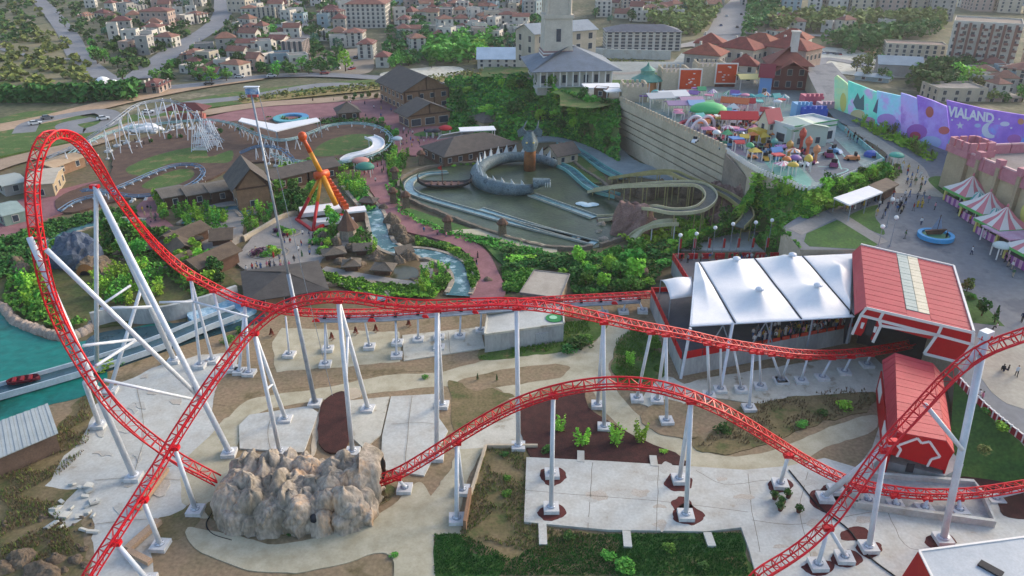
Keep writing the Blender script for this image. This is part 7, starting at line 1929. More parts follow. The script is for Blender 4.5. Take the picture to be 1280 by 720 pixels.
def wtrack(label, pts, m, gap, sup_h=True, closed=False):
    line = resample(spline([P(x, y, z) for x, y, z in pts], 8, closed), 1.6)
    r = thing('family_coaster_track', label, 'coaster track', z_(line[len(line) // 2], 0), group='white family coaster tracks')
    for s in (-1, 1):
        b = MB(); b.tube(offset_line(line, s * .55), .1, m, 5); b.build('rail', None, r)
    b = MB(); b.tube([p - Vector((0, 0, .5)) for p in line], .17, m, 6); b.build('spine', None, r)
    tie = MB(); tie.box((0, 0, -.2), (.22, 1.3, .3), m); me = tie.mesh('crosstie')
    for i in range(0, len(line) - 1, 2):
        t = line[i + 1] - line[i]; inst('crosstie', me, r, line[i] - r.location, atan2(t.y, t.x))
    ps = []
    for i in range(3, len(line) - 2, max(1, int(gap / 1.6))):
        p = line[i] - Vector((0, 0, .55))
        q = thing('family_coaster_support', None, 'support column', z_(p, 0), 0, 'white family coaster supports')
        L_ = offset_line(line, 1.0); dirn = (L_[i] - line[i]); dirn.z = 0
        sp_ = .55 + p.z * .13
        for s in (-1, 1):
            b = MB(); b.tube([z_(p, 0) + dirn * s * sp_, p], .13, M_WHITE, 6); b.build('leg', None, q)
            b = MB(); b.box(z_(p, .2) + dirn * s * sp_, (.8, .8, .5), M_FOOT); b.build('footing', None, q)
        if p.z > 4:
            for f in (.4, .7):
                b = MB(); b.bar(z_(p, 0).lerp(p, f) + dirn * sp_ * (1 - f), z_(p, 0).lerp(p, f) - dirn * sp_ * (1 - f), .16, .16, M_WHITE); b.build('brace', None, q)
        d_ = [r0 for r0 in (line[i] - Vector((0, 0, CAMH)),)][0]; zz = d_.y * cos(TH) - d_.z * sin(TH)
        named(q, ('tall ' if p.z > 5 else 'short ') + 'white twin leg support', 'under the ' + label.split(' of ')[0].split(' past ')[0], 640 + F * d_.x / zz)
    return line
wtrack('elevated white coaster run past the curved hedges', [(60, 196, 5), (100, 178, 7), (142, 151, 11), (170, 131, 12.5), (196, 125, 12.6), (216, 126, 12), (235, 136, 10.4), (250, 149, 8), (264, 164, 5.5), (278, 176, 4)], M_GALV, 7)
for k, (tp, fs) in enumerate((((181, 127), [(193, 166)]), ((203, 123), [(195, 161), (214, 164)]), ((213, 123), [(223, 158)]), ((231, 130), [(225, 161), (241, 161)]), ((167, 152), [(174, 179)]), ((150, 148), [(159, 180)]), ((143, 166), [(147, 183)]), ((246, 138), [(240, 163), (256, 166)]), ((178, 142), [(186, 163)]), ((216, 140), [(207, 167)]), ((130, 165), [(136, 190)]), ((111, 172), [(118, 196)]), ((262, 150), [(257, 172), (270, 174)]))):
    Y_ = P(*fs[0]).y
    q = S(W(*tp, Y_), fs, '', r=.17, head=False, group='white family coaster masts', name='family_coaster_mast', cat='support mast')
    named(q, ('two legged' if len(fs) > 1 else 'leaning single') + ' white mast', 'in the mulch of the white coaster', tp[0])
wtrack('upper blue grey coaster loop', [(40, 232, 2), (70, 205, 2), (105, 180, 2), (140, 164, 2), (180, 156, 2), (225, 151, 2), (262, 149, 2), (290, 154, 2.5), (318, 166, 4), (345, 174, 5), (368, 172, 4.5), (388, 165, 3), (412, 156, 2), (442, 153, 2), (470, 157, 2), (488, 169, 2), (484, 182, 2), (462, 194, 2), (432, 201, 2), (400, 203, 2), (362, 199, 2.5), (335, 190, 3.5)], M_TEALT, 5)
wtrack('lower blue grey coaster loop', [(75, 262, 1.6), (95, 250, 1.6), (130, 240, 1.6), (160, 228, 1.6), (195, 213, 1.6), (222, 205, 1.6), (246, 206, 1.6), (254, 216, 1.6), (238, 230, 1.6), (205, 240, 1.6), (168, 244, 1.6), (140, 240, 2.2), (118, 236, 3.5), (95, 238, 3)], M_BLU, 4.2)
wtrack('short dark blue coaster bend', [(300, 190, 3), (322, 182, 4.5), (346, 184, 5.5), (362, 194, 4.5), (368, 203, 3)], M_BLU, 3.5)
chute('white_slide', 'wide white curved slide inside the blue grey coaster loop', 'slide', [(462, 171, 3.2), (472, 176, 3), (472, 184, 2.7), (458, 191, 2.4), (438, 196, 2), (428, 203, 1)], 3.4, .5, M_MEMB, M_MEMB, 5, m_post=M_WHITE)
for px, py, n_ in ((250, 192, 'first'), (262, 186, 'second')):
    c = P(px, py); r = thing('lift_tower', f'{n_} cluster of white tower frames with stacked cross bars by the coaster hill', 'tower', c)
    for k in range(4):
        for s in (-1, 1):
            b = MB(); b.tube([c + Vector((s * 2.6, k * 1.6, 0)), c + Vector((s * .6, k * 1.6, 9.5 - k))], .14, M_WHITE, 6); b.build('leg', None, r)
        for z in (1.2, 3.2, 5.4):
            b = MB(); b.bar(c + Vector((-2.6 + z * .18, k * 1.6, z)), c + Vector((2.6 - z * .18, k * 1.6, z)), .22, .2, M_WHITE); b.build('cross_bar', None, r)
cv = [P(x, y, 6) for x, y in ((298, 151), (345, 164), (400, 151), (396, 147), (345, 155), (302, 147))]
r = thing('white_canopy', 'white folded canopy of the coaster station beside the teal pool', 'canopy', z_(cv[1], 0))
b = MB(); b.prism([(p.x, p.y) for p in (cv[0], cv[1], cv[4], cv[5])], 5.7, 6, M_MEMB); b.build('roof_half', None, r)
b = MB(); b.prism([(p.x, p.y) for p in (cv[1], cv[2], cv[3], cv[4])], 5.7, 6.01, M_MEMB); b.build('roof_half', None, r)
for p in cv:
    b = MB(); b.tube([z_(p, 0), z_(p, 5.7)], .15, M_GALV, 6); b.build('post', None, r)
c = P(364, 150); r = thing('ring_pool', 'round blue and teal ring pool with pale rim beyond the white canopy', 'pool', c)
for k in range(16):
    a0, a1 = 2 * pi * k / 16, 2 * pi * (k + 1) / 16
    b = MB(); b.add([c + Vector((cos(a) * rd * 1.0, sin(a) * rd * 1.1, z)) for a in (a0, a1) for rd, z in ((6.2, 0), (6.2, 1.1), (3.9, 1.1), (3.9, 0))], [(0, 1, 5, 4), (1, 2, 6, 5), (2, 3, 7, 6)], pm('poolteal', '#4f9aa6') if k % 16 > 5 else pm('poolblue', '#4a86b0')); b.build('ring_segment', None, r)
b = MB(); b.lathe(c, [(3.8, .05), (3.8, .3)], M_WOOD, 16, 1, 1.1); b.build('floor', None, r)
r = thing('red_roofed_stand', 'dark red open stand behind the white coaster posts', 'stand', P(232, 152)); c = P(232, 152)
b = MB(); hip(b, 14, 7, 4, 2, .4, pm('darkredroof', '#5f2f2c'), 'hip'); b.v = [(x + c.x - 7, y + c.y, z) for x, y, z in b.v]; b.build('roof', None, r)
for k in range(4):
    b = MB(); b.box(c + Vector((-6 + k * 4, .5, 2)), (.5, .5, 4), pm('pinkpost', '#b07068')); b.build('post', None, r)
b = MB(); b.box(c + Vector((1, 3, 1.1)), (10, 2, 2.2), pm('rosecounter', '#a06058')); b.build('counter', None, r)
o = rock(180, 163, 12, 2.4, 'white cloud shaped tent by the left promenade', M_MEMB, 6)
o.name = 'white_tent'; o['category'] = 'tent'
# promenade, road loops and lawns on the left
sheet('lawn', [(-80, 190), (0, 150), (60, 140), (140, 150), (230, 128), (330, 112), (480, 100), (490, 108), (330, 128), (240, 140), (150, 165), (60, 185), (0, 198), (-80, 220)], M_GRASSW)
ribbon('promenade', [(-60, 232), (0, 208), (60, 192), (120, 178), (170, 158), (260, 142), (330, 132), (420, 126), (500, 118)], 9, mat('tan_promenade', '#a08c78', '#8f7c68', .2, .9, .12))
ribbon('earth_strip', [(-20, 165), (60, 150), (150, 128), (240, 110), (310, 100), (322, 98)], 12, mat('orange_earth', '#a8917a', '#968068', .1, .95, .15))
ribbon('road', [(30, 168), (40, 156), (75, 148), (118, 141), (135, 143), (140, 152), (128, 160), (100, 166), (84, 158), (120, 150)], 7, M_ASPH)
ribbon('road', [(180, 146), (230, 132), (300, 124), (350, 116), (400, 108), (440, 108), (460, 114)], 8, M_ASPH)
ribbon('road', [(200, 112), (260, 106), (330, 97), (400, 95), (480, 99), (560, 104)], 9, M_ASPH)
ribbon('dry_hedge_strip', [(300, 128), (400, 118), (480, 110), (560, 100), (640, 90), (720, 80), (830, 84)], 10, mat('dry_yellow', '#8f7f52', '#7d7246', .15, .95, .25, .05))

for k, (x, y, w) in enumerate(((408, 328, 22), (446, 322, 16), (468, 346, 20), (500, 326, 14), (432, 342, 16), (214, 300, 18), (236, 310, 16), (186, 320, 16), (452, 260, 14))):
    r, _ = hut((x, y), (x + w, y - 3 + (k % 3) * 2), 2.6, 1.8, 1.0, '', M_WOOD, 'gablex' if k % 2 else 'hip', mat('thatch_grey', '#5d574f', '#6d655a', .8, .95, .3, .03), name='garden_hut', win=None)
    r['group'] = 'little thatched garden huts'; named(r, 'little grey thatched garden hut', 'by the winding river' if x > 400 else 'in the bamboo garden', x)
# ============================================================ hill, hall with tower, town
f_h = loft('green_hill', [(562, 165, 0), (600, 172, 0), (640, 176, 0), (690, 172, 0), (735, 184, 0), (774, 204, 0)], [(556, 100, 3), (590, 96, 9), (625, 97, 13.6), (664, 97, 13.6), (700, 114, 13.6), (740, 126, 13.6), (774, 129, 13.6)], M_GRASSW, bulge=.8)
cover_uv('hill_foliage', f_h, 'green', 7500, 1.3, .6, 5, -.45)
cover_uv('hill_foliage', f_h, 'dark green', 3000, 1.8, .6, 6, -.1)
cover_uv('hill_foliage', f_h, 'lime green', 1500, 1.2, .5, 7, .1)
rs = random.Random(18)
for i in range(40):
    u, v = rs.random(), rs.random() * .97
    p = f_h(u, v)
    plant(rs.choice(['bush', 'round', 'round']), rs.choice(['green', 'dark green', 'dark green', 'lime green']), 660 + p.x * 3, 0, rs.uniform(3, 6), 'on the green hill below the towered hall', p=p)
f_h2 = loft('green_hill', [(700, 132, 13.7), (740, 135, 13.75), (775, 128, 13.8)], [(700, 116, 13.85), (740, 127, 13.85), (774, 124, 13.85)], M_GRASSW)
sheet('lawn', [(690, 116), (712, 104), (760, 100), (800, 100), (800, 92), (830, 90), (840, 100), (790, 108), (742, 108), (712, 122)], M_GRASS, KID, smooth=False, lift=.06)
sheet('lawn', [(600, 96), (605, 84), (660, 84), (664, 96)], M_GRASSW, KID, smooth=False, lift=.065)
ribbon('grey_walk', [(742, 88), (780, 92), (830, 86)], 4, M_GREYPAV, KID, lift=.07)
# hall with tower
hr, w_ = bld('portico_hall', 'wide white portico hall with blue grey pyramid roof under a square stone tower', 'hall', P(672, 108, KID), P(765, 106, KID), 26, 5.2, M_HW[0], mat('blue_slate_roof', '#6a7684', '#5d6975', .3, .7, .08), 'hip', 1, 3.4, 2.6, 6.5, ww=1.6, wh=2.6)
for i in range(12):
    b = MB(); b.tube([(w_ * (i + .3) / 11.6, -1.9, 0), (w_ * (i + .3) / 11.6, -1.9, 5)], .22, M_TRIM, 6); b.local('portico_column', hr)
b = MB(); b.box((w_ / 2, -1.0, .12), (w_ + 3, 3.4, .25), M_CONC2); b.local('plinth', hr)
tx, ty = w_ * .33, 15
b = MB(); b.box((tx, ty, 8.4), (10.4, 10.4, 3), pm('band_red', '#8f6f6c')); b.box((tx, ty, 8.0), (10.6, 10.6, .5), M_TRIM); b.box((tx, ty, 9.1), (10.55, 10.55, .4), M_TRIM); b.local('tower_base', hr)
M_TST = mat('tower_stone', '#c4bcae', '#b3ab9d', .3, .85, .08)
b = MB(); b.box((tx, ty, 15), (10, 10, 11), M_TST, taper=.93); b.local('tower_shaft', hr)
b = MB(); b.box((tx, ty, 21), (10.2, 10.2, 1.2), M_TST); b.local('tower_cornice', hr)
b = MB(); b.box((tx, ty, 29), (7.6, 7.6, 15), M_TST); b.local('tower_upper', hr)
for s in (-1, 1):
    for t in (-1, 1):
        b = MB(); b.tube([(tx + s * 3.9, ty + t * 3.9, 21), (tx + s * 3.9, ty + t * 3.9, 37)], .6, M_TST, 7); b.local('tower_pier', hr)
b = MB(); b.box((tx, ty, 37.2), (10.4, 10.4, 1.4), M_TST); b.local('tower_cornice', hr)
b = MB(); b.box((tx, ty, 42), (6.5, 6.5, 9), M_TST, taper=.9); b.local('tower_top', hr)
b = MB(); b.lathe((tx, ty, 46.5), [(4.2, 0), (2.2, 4), (.2, 9)], MATS['blue_slate_roof'], 8); b.local('spire', hr)
wm = win_mesh(1.6, 4.2)
for x, y, z, r in ((tx, ty - 4.9, 15, 0), (tx - 2.2, ty - 3.82, 29, 0), (tx + 2.2, ty - 3.82, 29, 0), (tx + 4.9, ty, 15, pi / 2), (tx + 3.82, ty, 29, pi / 2), (tx, ty - 3.82, 33, 0)): inst('window', wm, hr, (x, y, z), r)
bld('beige_block', 'tall beige block with curved metal roof right behind the stone tower', 'building', P(668, 84, KID), P(744, 76, KID), 14, 12, M_HW[1], mat('zinc_roof', '#8a949c', '#7d878f', .3, .6, .1), 'gablex', 3, 5, .6, 3, ww=1.8, wh=2.2)
tent(752, 119, 12, 7, 3.0, .3, M_MEMB, 'white flat awning over the terrace cafe on the hill', KID, 'flat', .1)
tent(766, 124, 6, 5, 2.8, .4, M_MEMB, 'small second white awning by the fortress corner', KID, 'flat', .2)
hut((742, 123), (758, 124), 4, 2.6, .6, 'dark timber cafe kiosk under the white awnings', M_WOOD, 'flat', None, KID)

# ---------------- town
def hp(px, y0, y1, pl='far'):
    p = P(px, y0, pl); return CAMH - p.y * dep(y1) - p.z
def big(px0, px1, ybase, ytop, d, label, wall, roofm, roof, st, bay, rh=2.5, win='each', ww=1.4, wh=1.6, dy=0, name='apartment_block', cat='apartment block', o=.6, pl='far', base2=None):
    A = P(px0, ybase, pl); B_ = P(px1, ybase + dy, pl); B_.z = A.z
    h = CAMH - A.y * dep(ytop) - A.z
    return bld(name, label, cat, A, B_, d, h, wall, roofm, roof, st, bay, o, rh, win, ww, wh)
big(434, 483, 36, 5, 22, 'large white seven storey block with dark red roof among trees at the top', M_HW[0], M_TERRA, 'hip', 6, 3.0, 4)
big(430, 454, 60, 41, 12, 'white four storey house with red roof below the large white block', M_HW[0], M_TERRA, 'hip', 4, 3.2, 2)
big(448, 467, 75, 55, 12, 'white tall house with red roof above the bare car park', M_HW[0], M_TERRA, 'hip', 4, 3.2, 2)
big(470, 486, 85, 71, 10, 'low white house with brown roof right of the car park', M_HW[0], M_TERRA, 'hip', 2, 3.2, 2)
big(354, 381, 80, 54, 14, 'pinkish white tower block with vertical dark stripes', M_HW[3], M_FLAT, 'flat', 7, 2.6)
big(515, 533, 68, 48, 10, 'leaning looking white narrow house amid the green hillside', M_HW[0], M_TERRA, 'hip', 4, 3.0, 2, dy=-1)
r, w = big(597, 669, 86, 74, 14, 'long low white hall with pale blue roof left of the stone tower', M_HW[0], mat('pale_blue_roof', '#a9bac8', '#98aab8', .2, .6, .06), 'gablex', 2, 3.5, 4.5, ww=1.2, wh=1.2)
r, w = big(757, 850, 65, 40, 16, 'long grey six storey hotel with regular windows and dark mansard roof', M_HW[0], mat('dark_slate', '#565c68', '#494f5a', .4, .7, .15), 'hip', 6, 3.6, 3.0, ww=2.2, wh=1.2, name='hotel', cat='hotel')
b = MB()
for i in range(9): b.box((w * (i + .5) / 9, .6, 18.5), (2.2, 1.6, 1.8), MATS['pale_blue_roof'])
wl_ = thing('long_wall', 'long pale retaining wall below the grey hotel', 'wall', P(742, 72, 'far'))
for i in range(8):
    a, c = P(742, 73, 'far').lerp(P(838, 76, 'far'), i / 8 + .001), P(742, 73, 'far').lerp(P(838, 76, 'far'), (i + 1) / 8 - .001)
    b = MB(); wall_line(b, [a, c], .6, 5.0, M_CONC2); b.build('wall_section', None, wl_)
for i, (x0, x1, yb, yt) in enumerate(((498, 512, 40, 24), (545, 566, 30, 12), (576, 594, 52, 40), (600, 618, 38, 24), (628, 650, 46, 32), (655, 668, 22, 2), (300, 322, 46, 34), (322, 345, 24, 10), (396, 416, 52, 40), (402, 424, 28, 14), (745, 764, 22, 2), (778, 800, 16, -2), (806, 824, 24, 10), (520, 540, 14, -4), (570, 586, 20, 4), (606, 622, 14, -6), (636, 650, 12, -8), (160, 172, 20, 8), (232, 248, 30, 18))):
    r, w = big(x0, x1, yb, yt, 11, '', M_HW[(0, 2, 0, 1)[i % 4]], M_FLAT if i % 3 else M_TERRA, 'flat' if i % 3 else 'hip', 4, 2.8, 2, win='rows'); r['group'] = 'pale mid rise blocks of the town'
    named(r, 'pale ' + ('white', 'grey', 'white', 'cream')[i % 4] + ' mid rise block with ' + ('flat' if i % 3 else 'red') + ' roof', 'in the upper town', x0)
# right: striped apartment block
r, w = big(1178, 1262, 88, 27, 22, 'tall brown and white striped apartment block at the upper right', M_HW[0], mat('grey_brown_roof', '#6d6560', '#5d5651', .4, .8, .12), 'flat', 7, 3.4, dy=7, ww=1.5, wh=1.7)
h_ = hp(1178, 88, 27)
for i in range(6):
    b = MB(); b.box((w * (i + .5) / 6, -.35, h_ * .5 + 1), (w * .04, .6, h_ * .9), pm('bay_brown', '#7a5850')); b.local('brown_bay', r)
    for s in range(7):
        b = MB(); b.box((w * (i + .95) / 6 if i < 5 else w * .97, -.6, 2.2 + s * (h_ - 2) / 7), (w * .06, 1.1, 1.0), pm('balcony_brown', '#6b4a48')); b.local('balcony', r)
big(1105, 1180, 73, 55, 13, 'long cream low block with flat brown roof beside the striped block', M_HW[1], mat('brown_flat', '#7d6d66', '#6d5e58', .3, .9, .1), 'flat', 3, 3.4, dy=4)
big(1096, 1150, 96, 80, 14, 'blue grey warehouse with low ridge roof beyond the mural', M_HW[2], mat('blue_grey_sheet', '#8595a0', '#76868f', .2, .6, .08), 'gablex', 1, 6, 3, dy=3, name='warehouse', cat='warehouse')
big(1068, 1110, 101, 94, 8, 'long low pale blue shed beyond the mural', M_HW[5], mat('blue_grey_sheet2', '#93a5ae', '#84969f', .2, .6, .08), 'gablex', 1, 6, 1, dy=4, name='warehouse', cat='warehouse')
big(1170, 1230, 130, 112, 14, 'flat grey roofed cream house behind the purple mural', M_HW[1], M_FLAT, 'flat', 2, 4, dy=3, name='house', cat='house')
big(1228, 1272, 140, 122, 13, 'brown walled house with grey roof behind the mural end', M_HW[3], M_FLAT, 'hip', 2, 4, 1.5, dy=4, name='house', cat='house')
big(1245, 1290, 108, 84, 12, 'cream apartment house with red roof at the right edge', M_HW[1], M_TERRA, 'hip', 4, 3.2, 2.5, dy=6)
for i, (x0, x1, yb, yt, m, wd) in enumerate(((976, 1000, 17, -14, 5, 'pale blue'), (1008, 1025, 18, -12, 0, 'white'), (1034, 1058, 18, -16, 0, 'white'), (1063, 1092, 20, -10, 1, 'cream'), (1096, 1132, 22, -12, 3, 'rosy'), (1136, 1158, 22, -8, 1, 'cream'), (1160, 1190, 26, -5, 2, 'grey'), (1215, 1240, 14, -14, 3, 'rosy'), (1246, 1275, 16, -12, 1, 'cream'), (925, 948, 8, -14, 0, 'white'), (880, 905, 6, -12, 1, 'cream'))):
    big(x0, x1, yb, yt, 16, f'{wd} hazy skyline block at the top edge, {ordinal(sorted([976,1008,1034,1063,1096,1136,1160,1215,1246,925,880]).index(x0))} in the row', M_HW[m], M_FLAT, 'flat', 6, 4, win='rows', dy=1)
for i, (x0, x1, yb, yt, d, lab) in enumerate(((112, 146, 124, 110, 12, 'white villa with two pale domes at the left beyond the trees'), (-12, 21, 138, 121, 14, 'white flat building at the left edge by the dark trees'))):
    r, w = big(x0, x1, yb, yt, d, lab, M_HW[0], M_FLAT, 'flat', 2, 3.5, name='villa' if i == 0 else 'white_building', cat='building')
    if i == 0:
        for x, s in ((w * .35, 3.4), (w * .75, 2.2)):
            b = MB(); b.lathe((x, 6, hp(112, 124, 110)), [(s, 0), (s * .9, s * .5), (s * .5, s * .85), (.1, s)], M_MEMB, 12); b.local('dome', r)
for x0, x1, yb, yt, lab in ((178, 213, 37, 14, 'rosy beige three storey block with brown roof on the left hillside'), (285, 308, 16, -12, 'tall cream tower block at the top beside the road'), (228, 250, 82, 68, 'reddish low house beside the forked road'), (176, 200, 119, 108, 'brick red shed at the dark trees by the promenade'), (98, 108, 27, 20, 'small red roofed house by the winding road')):
    big(x0, x1, yb, yt, 12, lab, M_HW[3] if 'r' in lab[:2] else M_HW[1], M_TERRA, 'hip', 3, 3.5, 2, win='rows', name='house', cat='house')
# roads of the town
for nm, px, wd in (('road', [(30, -12), (58, 10), (84, 42), (98, 70), (120, 92), (142, 106)], 11), ('road', [(278, -10), (278, 18), (262, 38), (222, 62), (190, 85), (172, 100)], 13), ('road', [(222, 62), (200, 58), (196, 50)], 14), ('road', [(372, -8), (377, 25), (380, 52)], 8), ('lane', [(0, 62), (50, 74), (92, 76)], 4),
                   ('highway', [(860, 60), (888, 52), (902, 38), (910, 20), (922, 6), (940, -8)], 15), ('highway', [(905, 62), (915, 50), (920, 32), (926, 16), (940, 4), (958, -8)], 13), ('highway', [(740, 62), (800, 66), (860, 58), (905, 62), (960, 64)], 9), ('road', [(1000, 70), (960, 66), (940, 60), (930, 50)], 9), ('road', [(880, 45), (960, 42), (1040, 46), (1100, 44)], 10), ('road', [(1010, 112), (1018, 92), (1030, 76), (1090, 84)], 8)):
    ribbon(nm, px, wd, M_ASPH if nm != 'highway' else mat('pale_asphalt', '#8f8e8c', '#807f7e', .05, .85, .06), 'far', lift=.5, n=10)
for nm, px, m in (('car_park', [(392, 92), (396, 70), (440, 62), (462, 64), (462, 92)], mat('bare_ground', '#8f8577', '#7d7367', .05, .95, .1)), ('car_park', [(985, 78), (975, 60), (1060, 62), (1100, 72), (1180, 80), (1170, 98), (1060, 94)], M_CONC), ('dry_slope', [(0, 60), (60, 30), (90, 60), (110, 100), (90, 122), (0, 118)], mat('dry_hill', '#7d7458', '#5c6044', .04, .95, .2)), ('dry_slope', [(810, 40), (850, 25), (890, 30), (880, 48), (830, 52)], MATS['dry_hill']), ('bare_slope', [(960, 38), (1100, 34), (1100, 42), (960, 46)], mat('slope_brown', '#6a6250', '#59573f', .04, .95, .2)), ('orange_embankment', [(1010, 66), (1090, 66), (1100, 74), (1060, 74)], mat('orange_bank', '#95765a', '#85694f', .05, .95, .15)), ('wash_ground', [(480, 92), (560, 84), (580, 90), (540, 100), (490, 102)], M_CONC)):
    b = MB()
    pp = [P(x, y, 'far') for x, y in px]
    q = spline(pp, 8, True); cx = sum(q, Vector()) / len(q)
    vs = []; R_ = 6
    for k in range(R_ + 1):
        for p in q:
            c_ = cx.lerp(p, k / R_); vs.append((c_.x, c_.y, far_h(c_.x, c_.y) + .3))
    n_ = len(q); fs = [(k * n_ + i, k * n_ + (i + 1) % n_, (k + 1) * n_ + (i + 1) % n_, (k + 1) * n_ + i) for k in range(R_) for i in range(n_)]
    b.add(vs, fs, m); tag(b.build(nm), kind='structure')
# small houses
HR = random.Random(31)
AVOID = [[(30, -5), (60, 0), (150, 100), (130, 118), (90, 85)], [(262, -5), (290, -5), (290, 30), (190, 105), (160, 105), (205, 55)], [(366, -5), (386, -5), (390, 60), (370, 60)], [(428, -5), (490, -5), (490, 42), (472, 90), (390, 98), (388, 60), (425, 62)], [(350, 50), (386, 50), (386, 84), (350, 84)], [(594, 60), (680, 60), (680, 92), (594, 92)], [(660, -5), (750, -5), (770, 110), (640, 110)], [(752, 28), (858, 28), (858, 78), (740, 78)], [(1165, 10), (1280, 10), (1280, 92), (1165, 92)], [(1090, 44), (1185, 44), (1185, 100), (1060, 100)], [(510, 44), (540, 44), (540, 72), (510, 72)]]
zones = [([(100, 5), (270, 0), (360, 0), (430, 0), (430, 92), (350, 92), (250, 104), (150, 70)], 96, 'on the left hillside'), ([(490, 0), (690, -2), (690, 58), (560, 66), (490, 60)], 84, 'left of the stone tower'), ([(745, -2), (870, -2), (840, 30), (745, 34)], 30, 'behind the grey hotel'), ([(1190, 70), (1285, 80), (1285, 120), (1240, 128), (1205, 112)], 14, 'below the striped block'), ([(1190, -4), (1285, -4), (1285, 24), (1200, 20)], 10, 'on the hazy upper right hill'), ([(870, 0), (900, -2), (890, 20), (872, 24)], 3, 'by the highway'), ([(955, 34), (1100, 30), (1110, 44), (960, 50)], 8, 'by the road in the upper right')]
for poly, n, where in zones:
    for x, y in scatter(poly, n, 7.5, 3 + n, AVOID):
        p = P(x, y, 'far'); k = HR.randrange(6)
        wq = HR.uniform(5.5, 10.5); st = HR.choice([1, 1, 2, 2, 2, 3]); rt = HR.choice(['hip', 'flat', 'flat', 'gablex', 'flat', 'hip'])
        a = HR.uniform(-.5, .5); B_ = p + Vector((cos(a) * wq, sin(a) * wq, 0))
        kw = k if HR.random() < .45 else 0; d_ = ('white', 'cream', 'grey', 'rosy', 'yellowish', 'pale blue')[kw]
        r, _ = bld('town_house', None, 'house', p, B_, HR.uniform(6, 9), st * 2.9 + .6, M_HW[kw], M_TERRA if rt != 'flat' else M_FLAT, rt, st, 3.4, .5, HR.uniform(1.6, 2.8), 'rows', 1.3, 1.5, 'houses of the town', chim=HR.random() < .3)
        named(r, f"{['', 'one', 'two', 'three', 'four'][st]} storey {d_} house with {'flat grey' if rt == 'flat' else 'red'} roof", where, x)
# cars
CARM = {}
def car(px, py, where, pl='far', rz=None, p=None, s=1.0):
    col = HR.choice([('white', '#c4c6c8'), ('white', '#c4c6c8'), ('silver', '#8d9094'), ('black', '#1d1e22'), ('red', '#8a2024'), ('blue', '#2f4a78'), ('grey', '#5c5f64')])
    p = P(px, py, pl) if p is None else p
    r = thing('parked_car', None, 'car', p, HR.uniform(0, 6.28) if rz is None else rz, 'cars')
    m = pm('car' + col[0], col[1], .3)
    b = MB(); b.add([(x, y * wy, z) for x, z, wy in ((-2.1, .3, 1), (2.1, .3, 1), (2.1, .75, .95), (.95, .9, .95), (-1.9, .95, .95), (-2.1, .8, .95)) for y in (-.85, .85)], [(0, 2, 4, 6, 8, 10)[::1], (1, 11, 9, 7, 5, 3), (2, 3, 5, 4), (4, 5, 7, 6), (6, 7, 9, 8), (8, 9, 11, 10), (10, 11, 1, 0), (0, 1, 3, 2)], m); b.local('body', r)
    b = MB(); b.add([(x, y * wy, z) for x, z, wy in ((-1.6, .93, .8), (.9, .9, .8), (.3, 1.42, .68), (-1.2, 1.45, .68)) for y in (-.9, .9)], [(0, 2, 4, 6), (1, 7, 5, 3), (2, 3, 5, 4), (6, 7, 1, 0)], M_GLASS); b.add([(-1.2, -.62, 1.46), (.3, -.62, 1.43), (.3, .62, 1.43), (-1.2, .62, 1.46)], [(0, 1, 2, 3)], m); b.local('cabin', r)
    for x in (-1.3, 1.3):
        for y in (-.8, .8):
            b = MB(); b.tube([(x, y - .1, .32), (x, y + .1, .32)], .32, M_BLACK, 8); b.local('wheel', r)
    named(r, f'{col[0]} car', where, px)
for i in range(9): car(981 + i * 4.2, 63 + i * .25, 'parked in the row by the village car park', rz=1.5)
for i in range(10): car(1013 + i * 4, 66.5 + i * .3, 'parked in the second row of the village car park', rz=1.5)
for i in range(8): car(1070 + (i % 4) * 6, 80 + (i // 4) * 4 + (i % 4), 'parked beside the blue grey warehouse', rz=.3)
for x, y in ((888, 50), (901, 34), (908, 22), (921, 36), (926, 20), (898, 60), (880, 57)): car(x, y, 'driving on the highway', rz=1.4, p=P(x, y, 'far') + Vector((0, 0, .55)))
for x, y in ((300, 99), (406, 94.5), (340, 98), (520, 101), (262, 108)): car(x, y, 'on the main road above the promenade', 0.0, .1, p=P(x, y) + Vector((0, 0, .7)))
for x, y in ((405, 76), (398, 84), (452, 70), (420, 88), (440, 88), (445, 74)): car(x, y, 'in the bare car park below the white blocks', p=P(x, y, 'far') + Vector((0, 0, .35)))
for x, y in ((45, 158), (130, 152), (60, 151), (186, 144)): car(x, y, 'on the looping road at the left', 0.0, .6, p=P(x, y) + Vector((0, 0, .7)))
# woods that read as one mass
def woods(poly, n, h, hue, seed):
    rng = random.Random(seed); b = MB()
    for x, y in scatter(poly, n, 3, seed):
        p = P(x, y, 'far'); r0 = rng.uniform(1.6, 3.2)
        for k in range(26):
            d = Vector((rng.gauss(0, 1), rng.gauss(0, 1), rng.gauss(0, 1) + .4)).normalized()
            leafquad(b, p + Vector((0, 0, h * .55)) + Vector((d.x * r0, d.y * r0, d.z * h * .5)) * rng.uniform(.7, 1.05), rng.uniform(.7, 1.5), rng)
    tag(b.build('woods', LEAFM[hue]), kind='stuff')
woods([(958, 30), (1000, 24), (1100, 28), (1180, 26), (1178, 40), (1100, 38), (960, 44)], 130, 9, 'olive green', 1)
woods([(1030, 58), (1060, 50), (1105, 46), (1150, 44), (1180, 46), (1110, 56), (1096, 70), (1060, 68)], 90, 9, 'dark green', 2)
woods([(790, 20), (860, 5), (905, 8), (890, 30), (870, 45), (850, 48)], 120, 7, 'olive green', 3)
woods([(935, 10), (970, -3), (975, 30), (950, 40), (930, 50)], 70, 8, 'dark green', 4)
woods([(540, 62), (590, 50), (620, 50), (600, 78), (560, 84), (530, 80)], 90, 8, 'green', 5)
woods([(1160, 95), (1210, 90), (1190, 116), (1160, 122), (1130, 112)], 60, 8, 'dark green', 6)
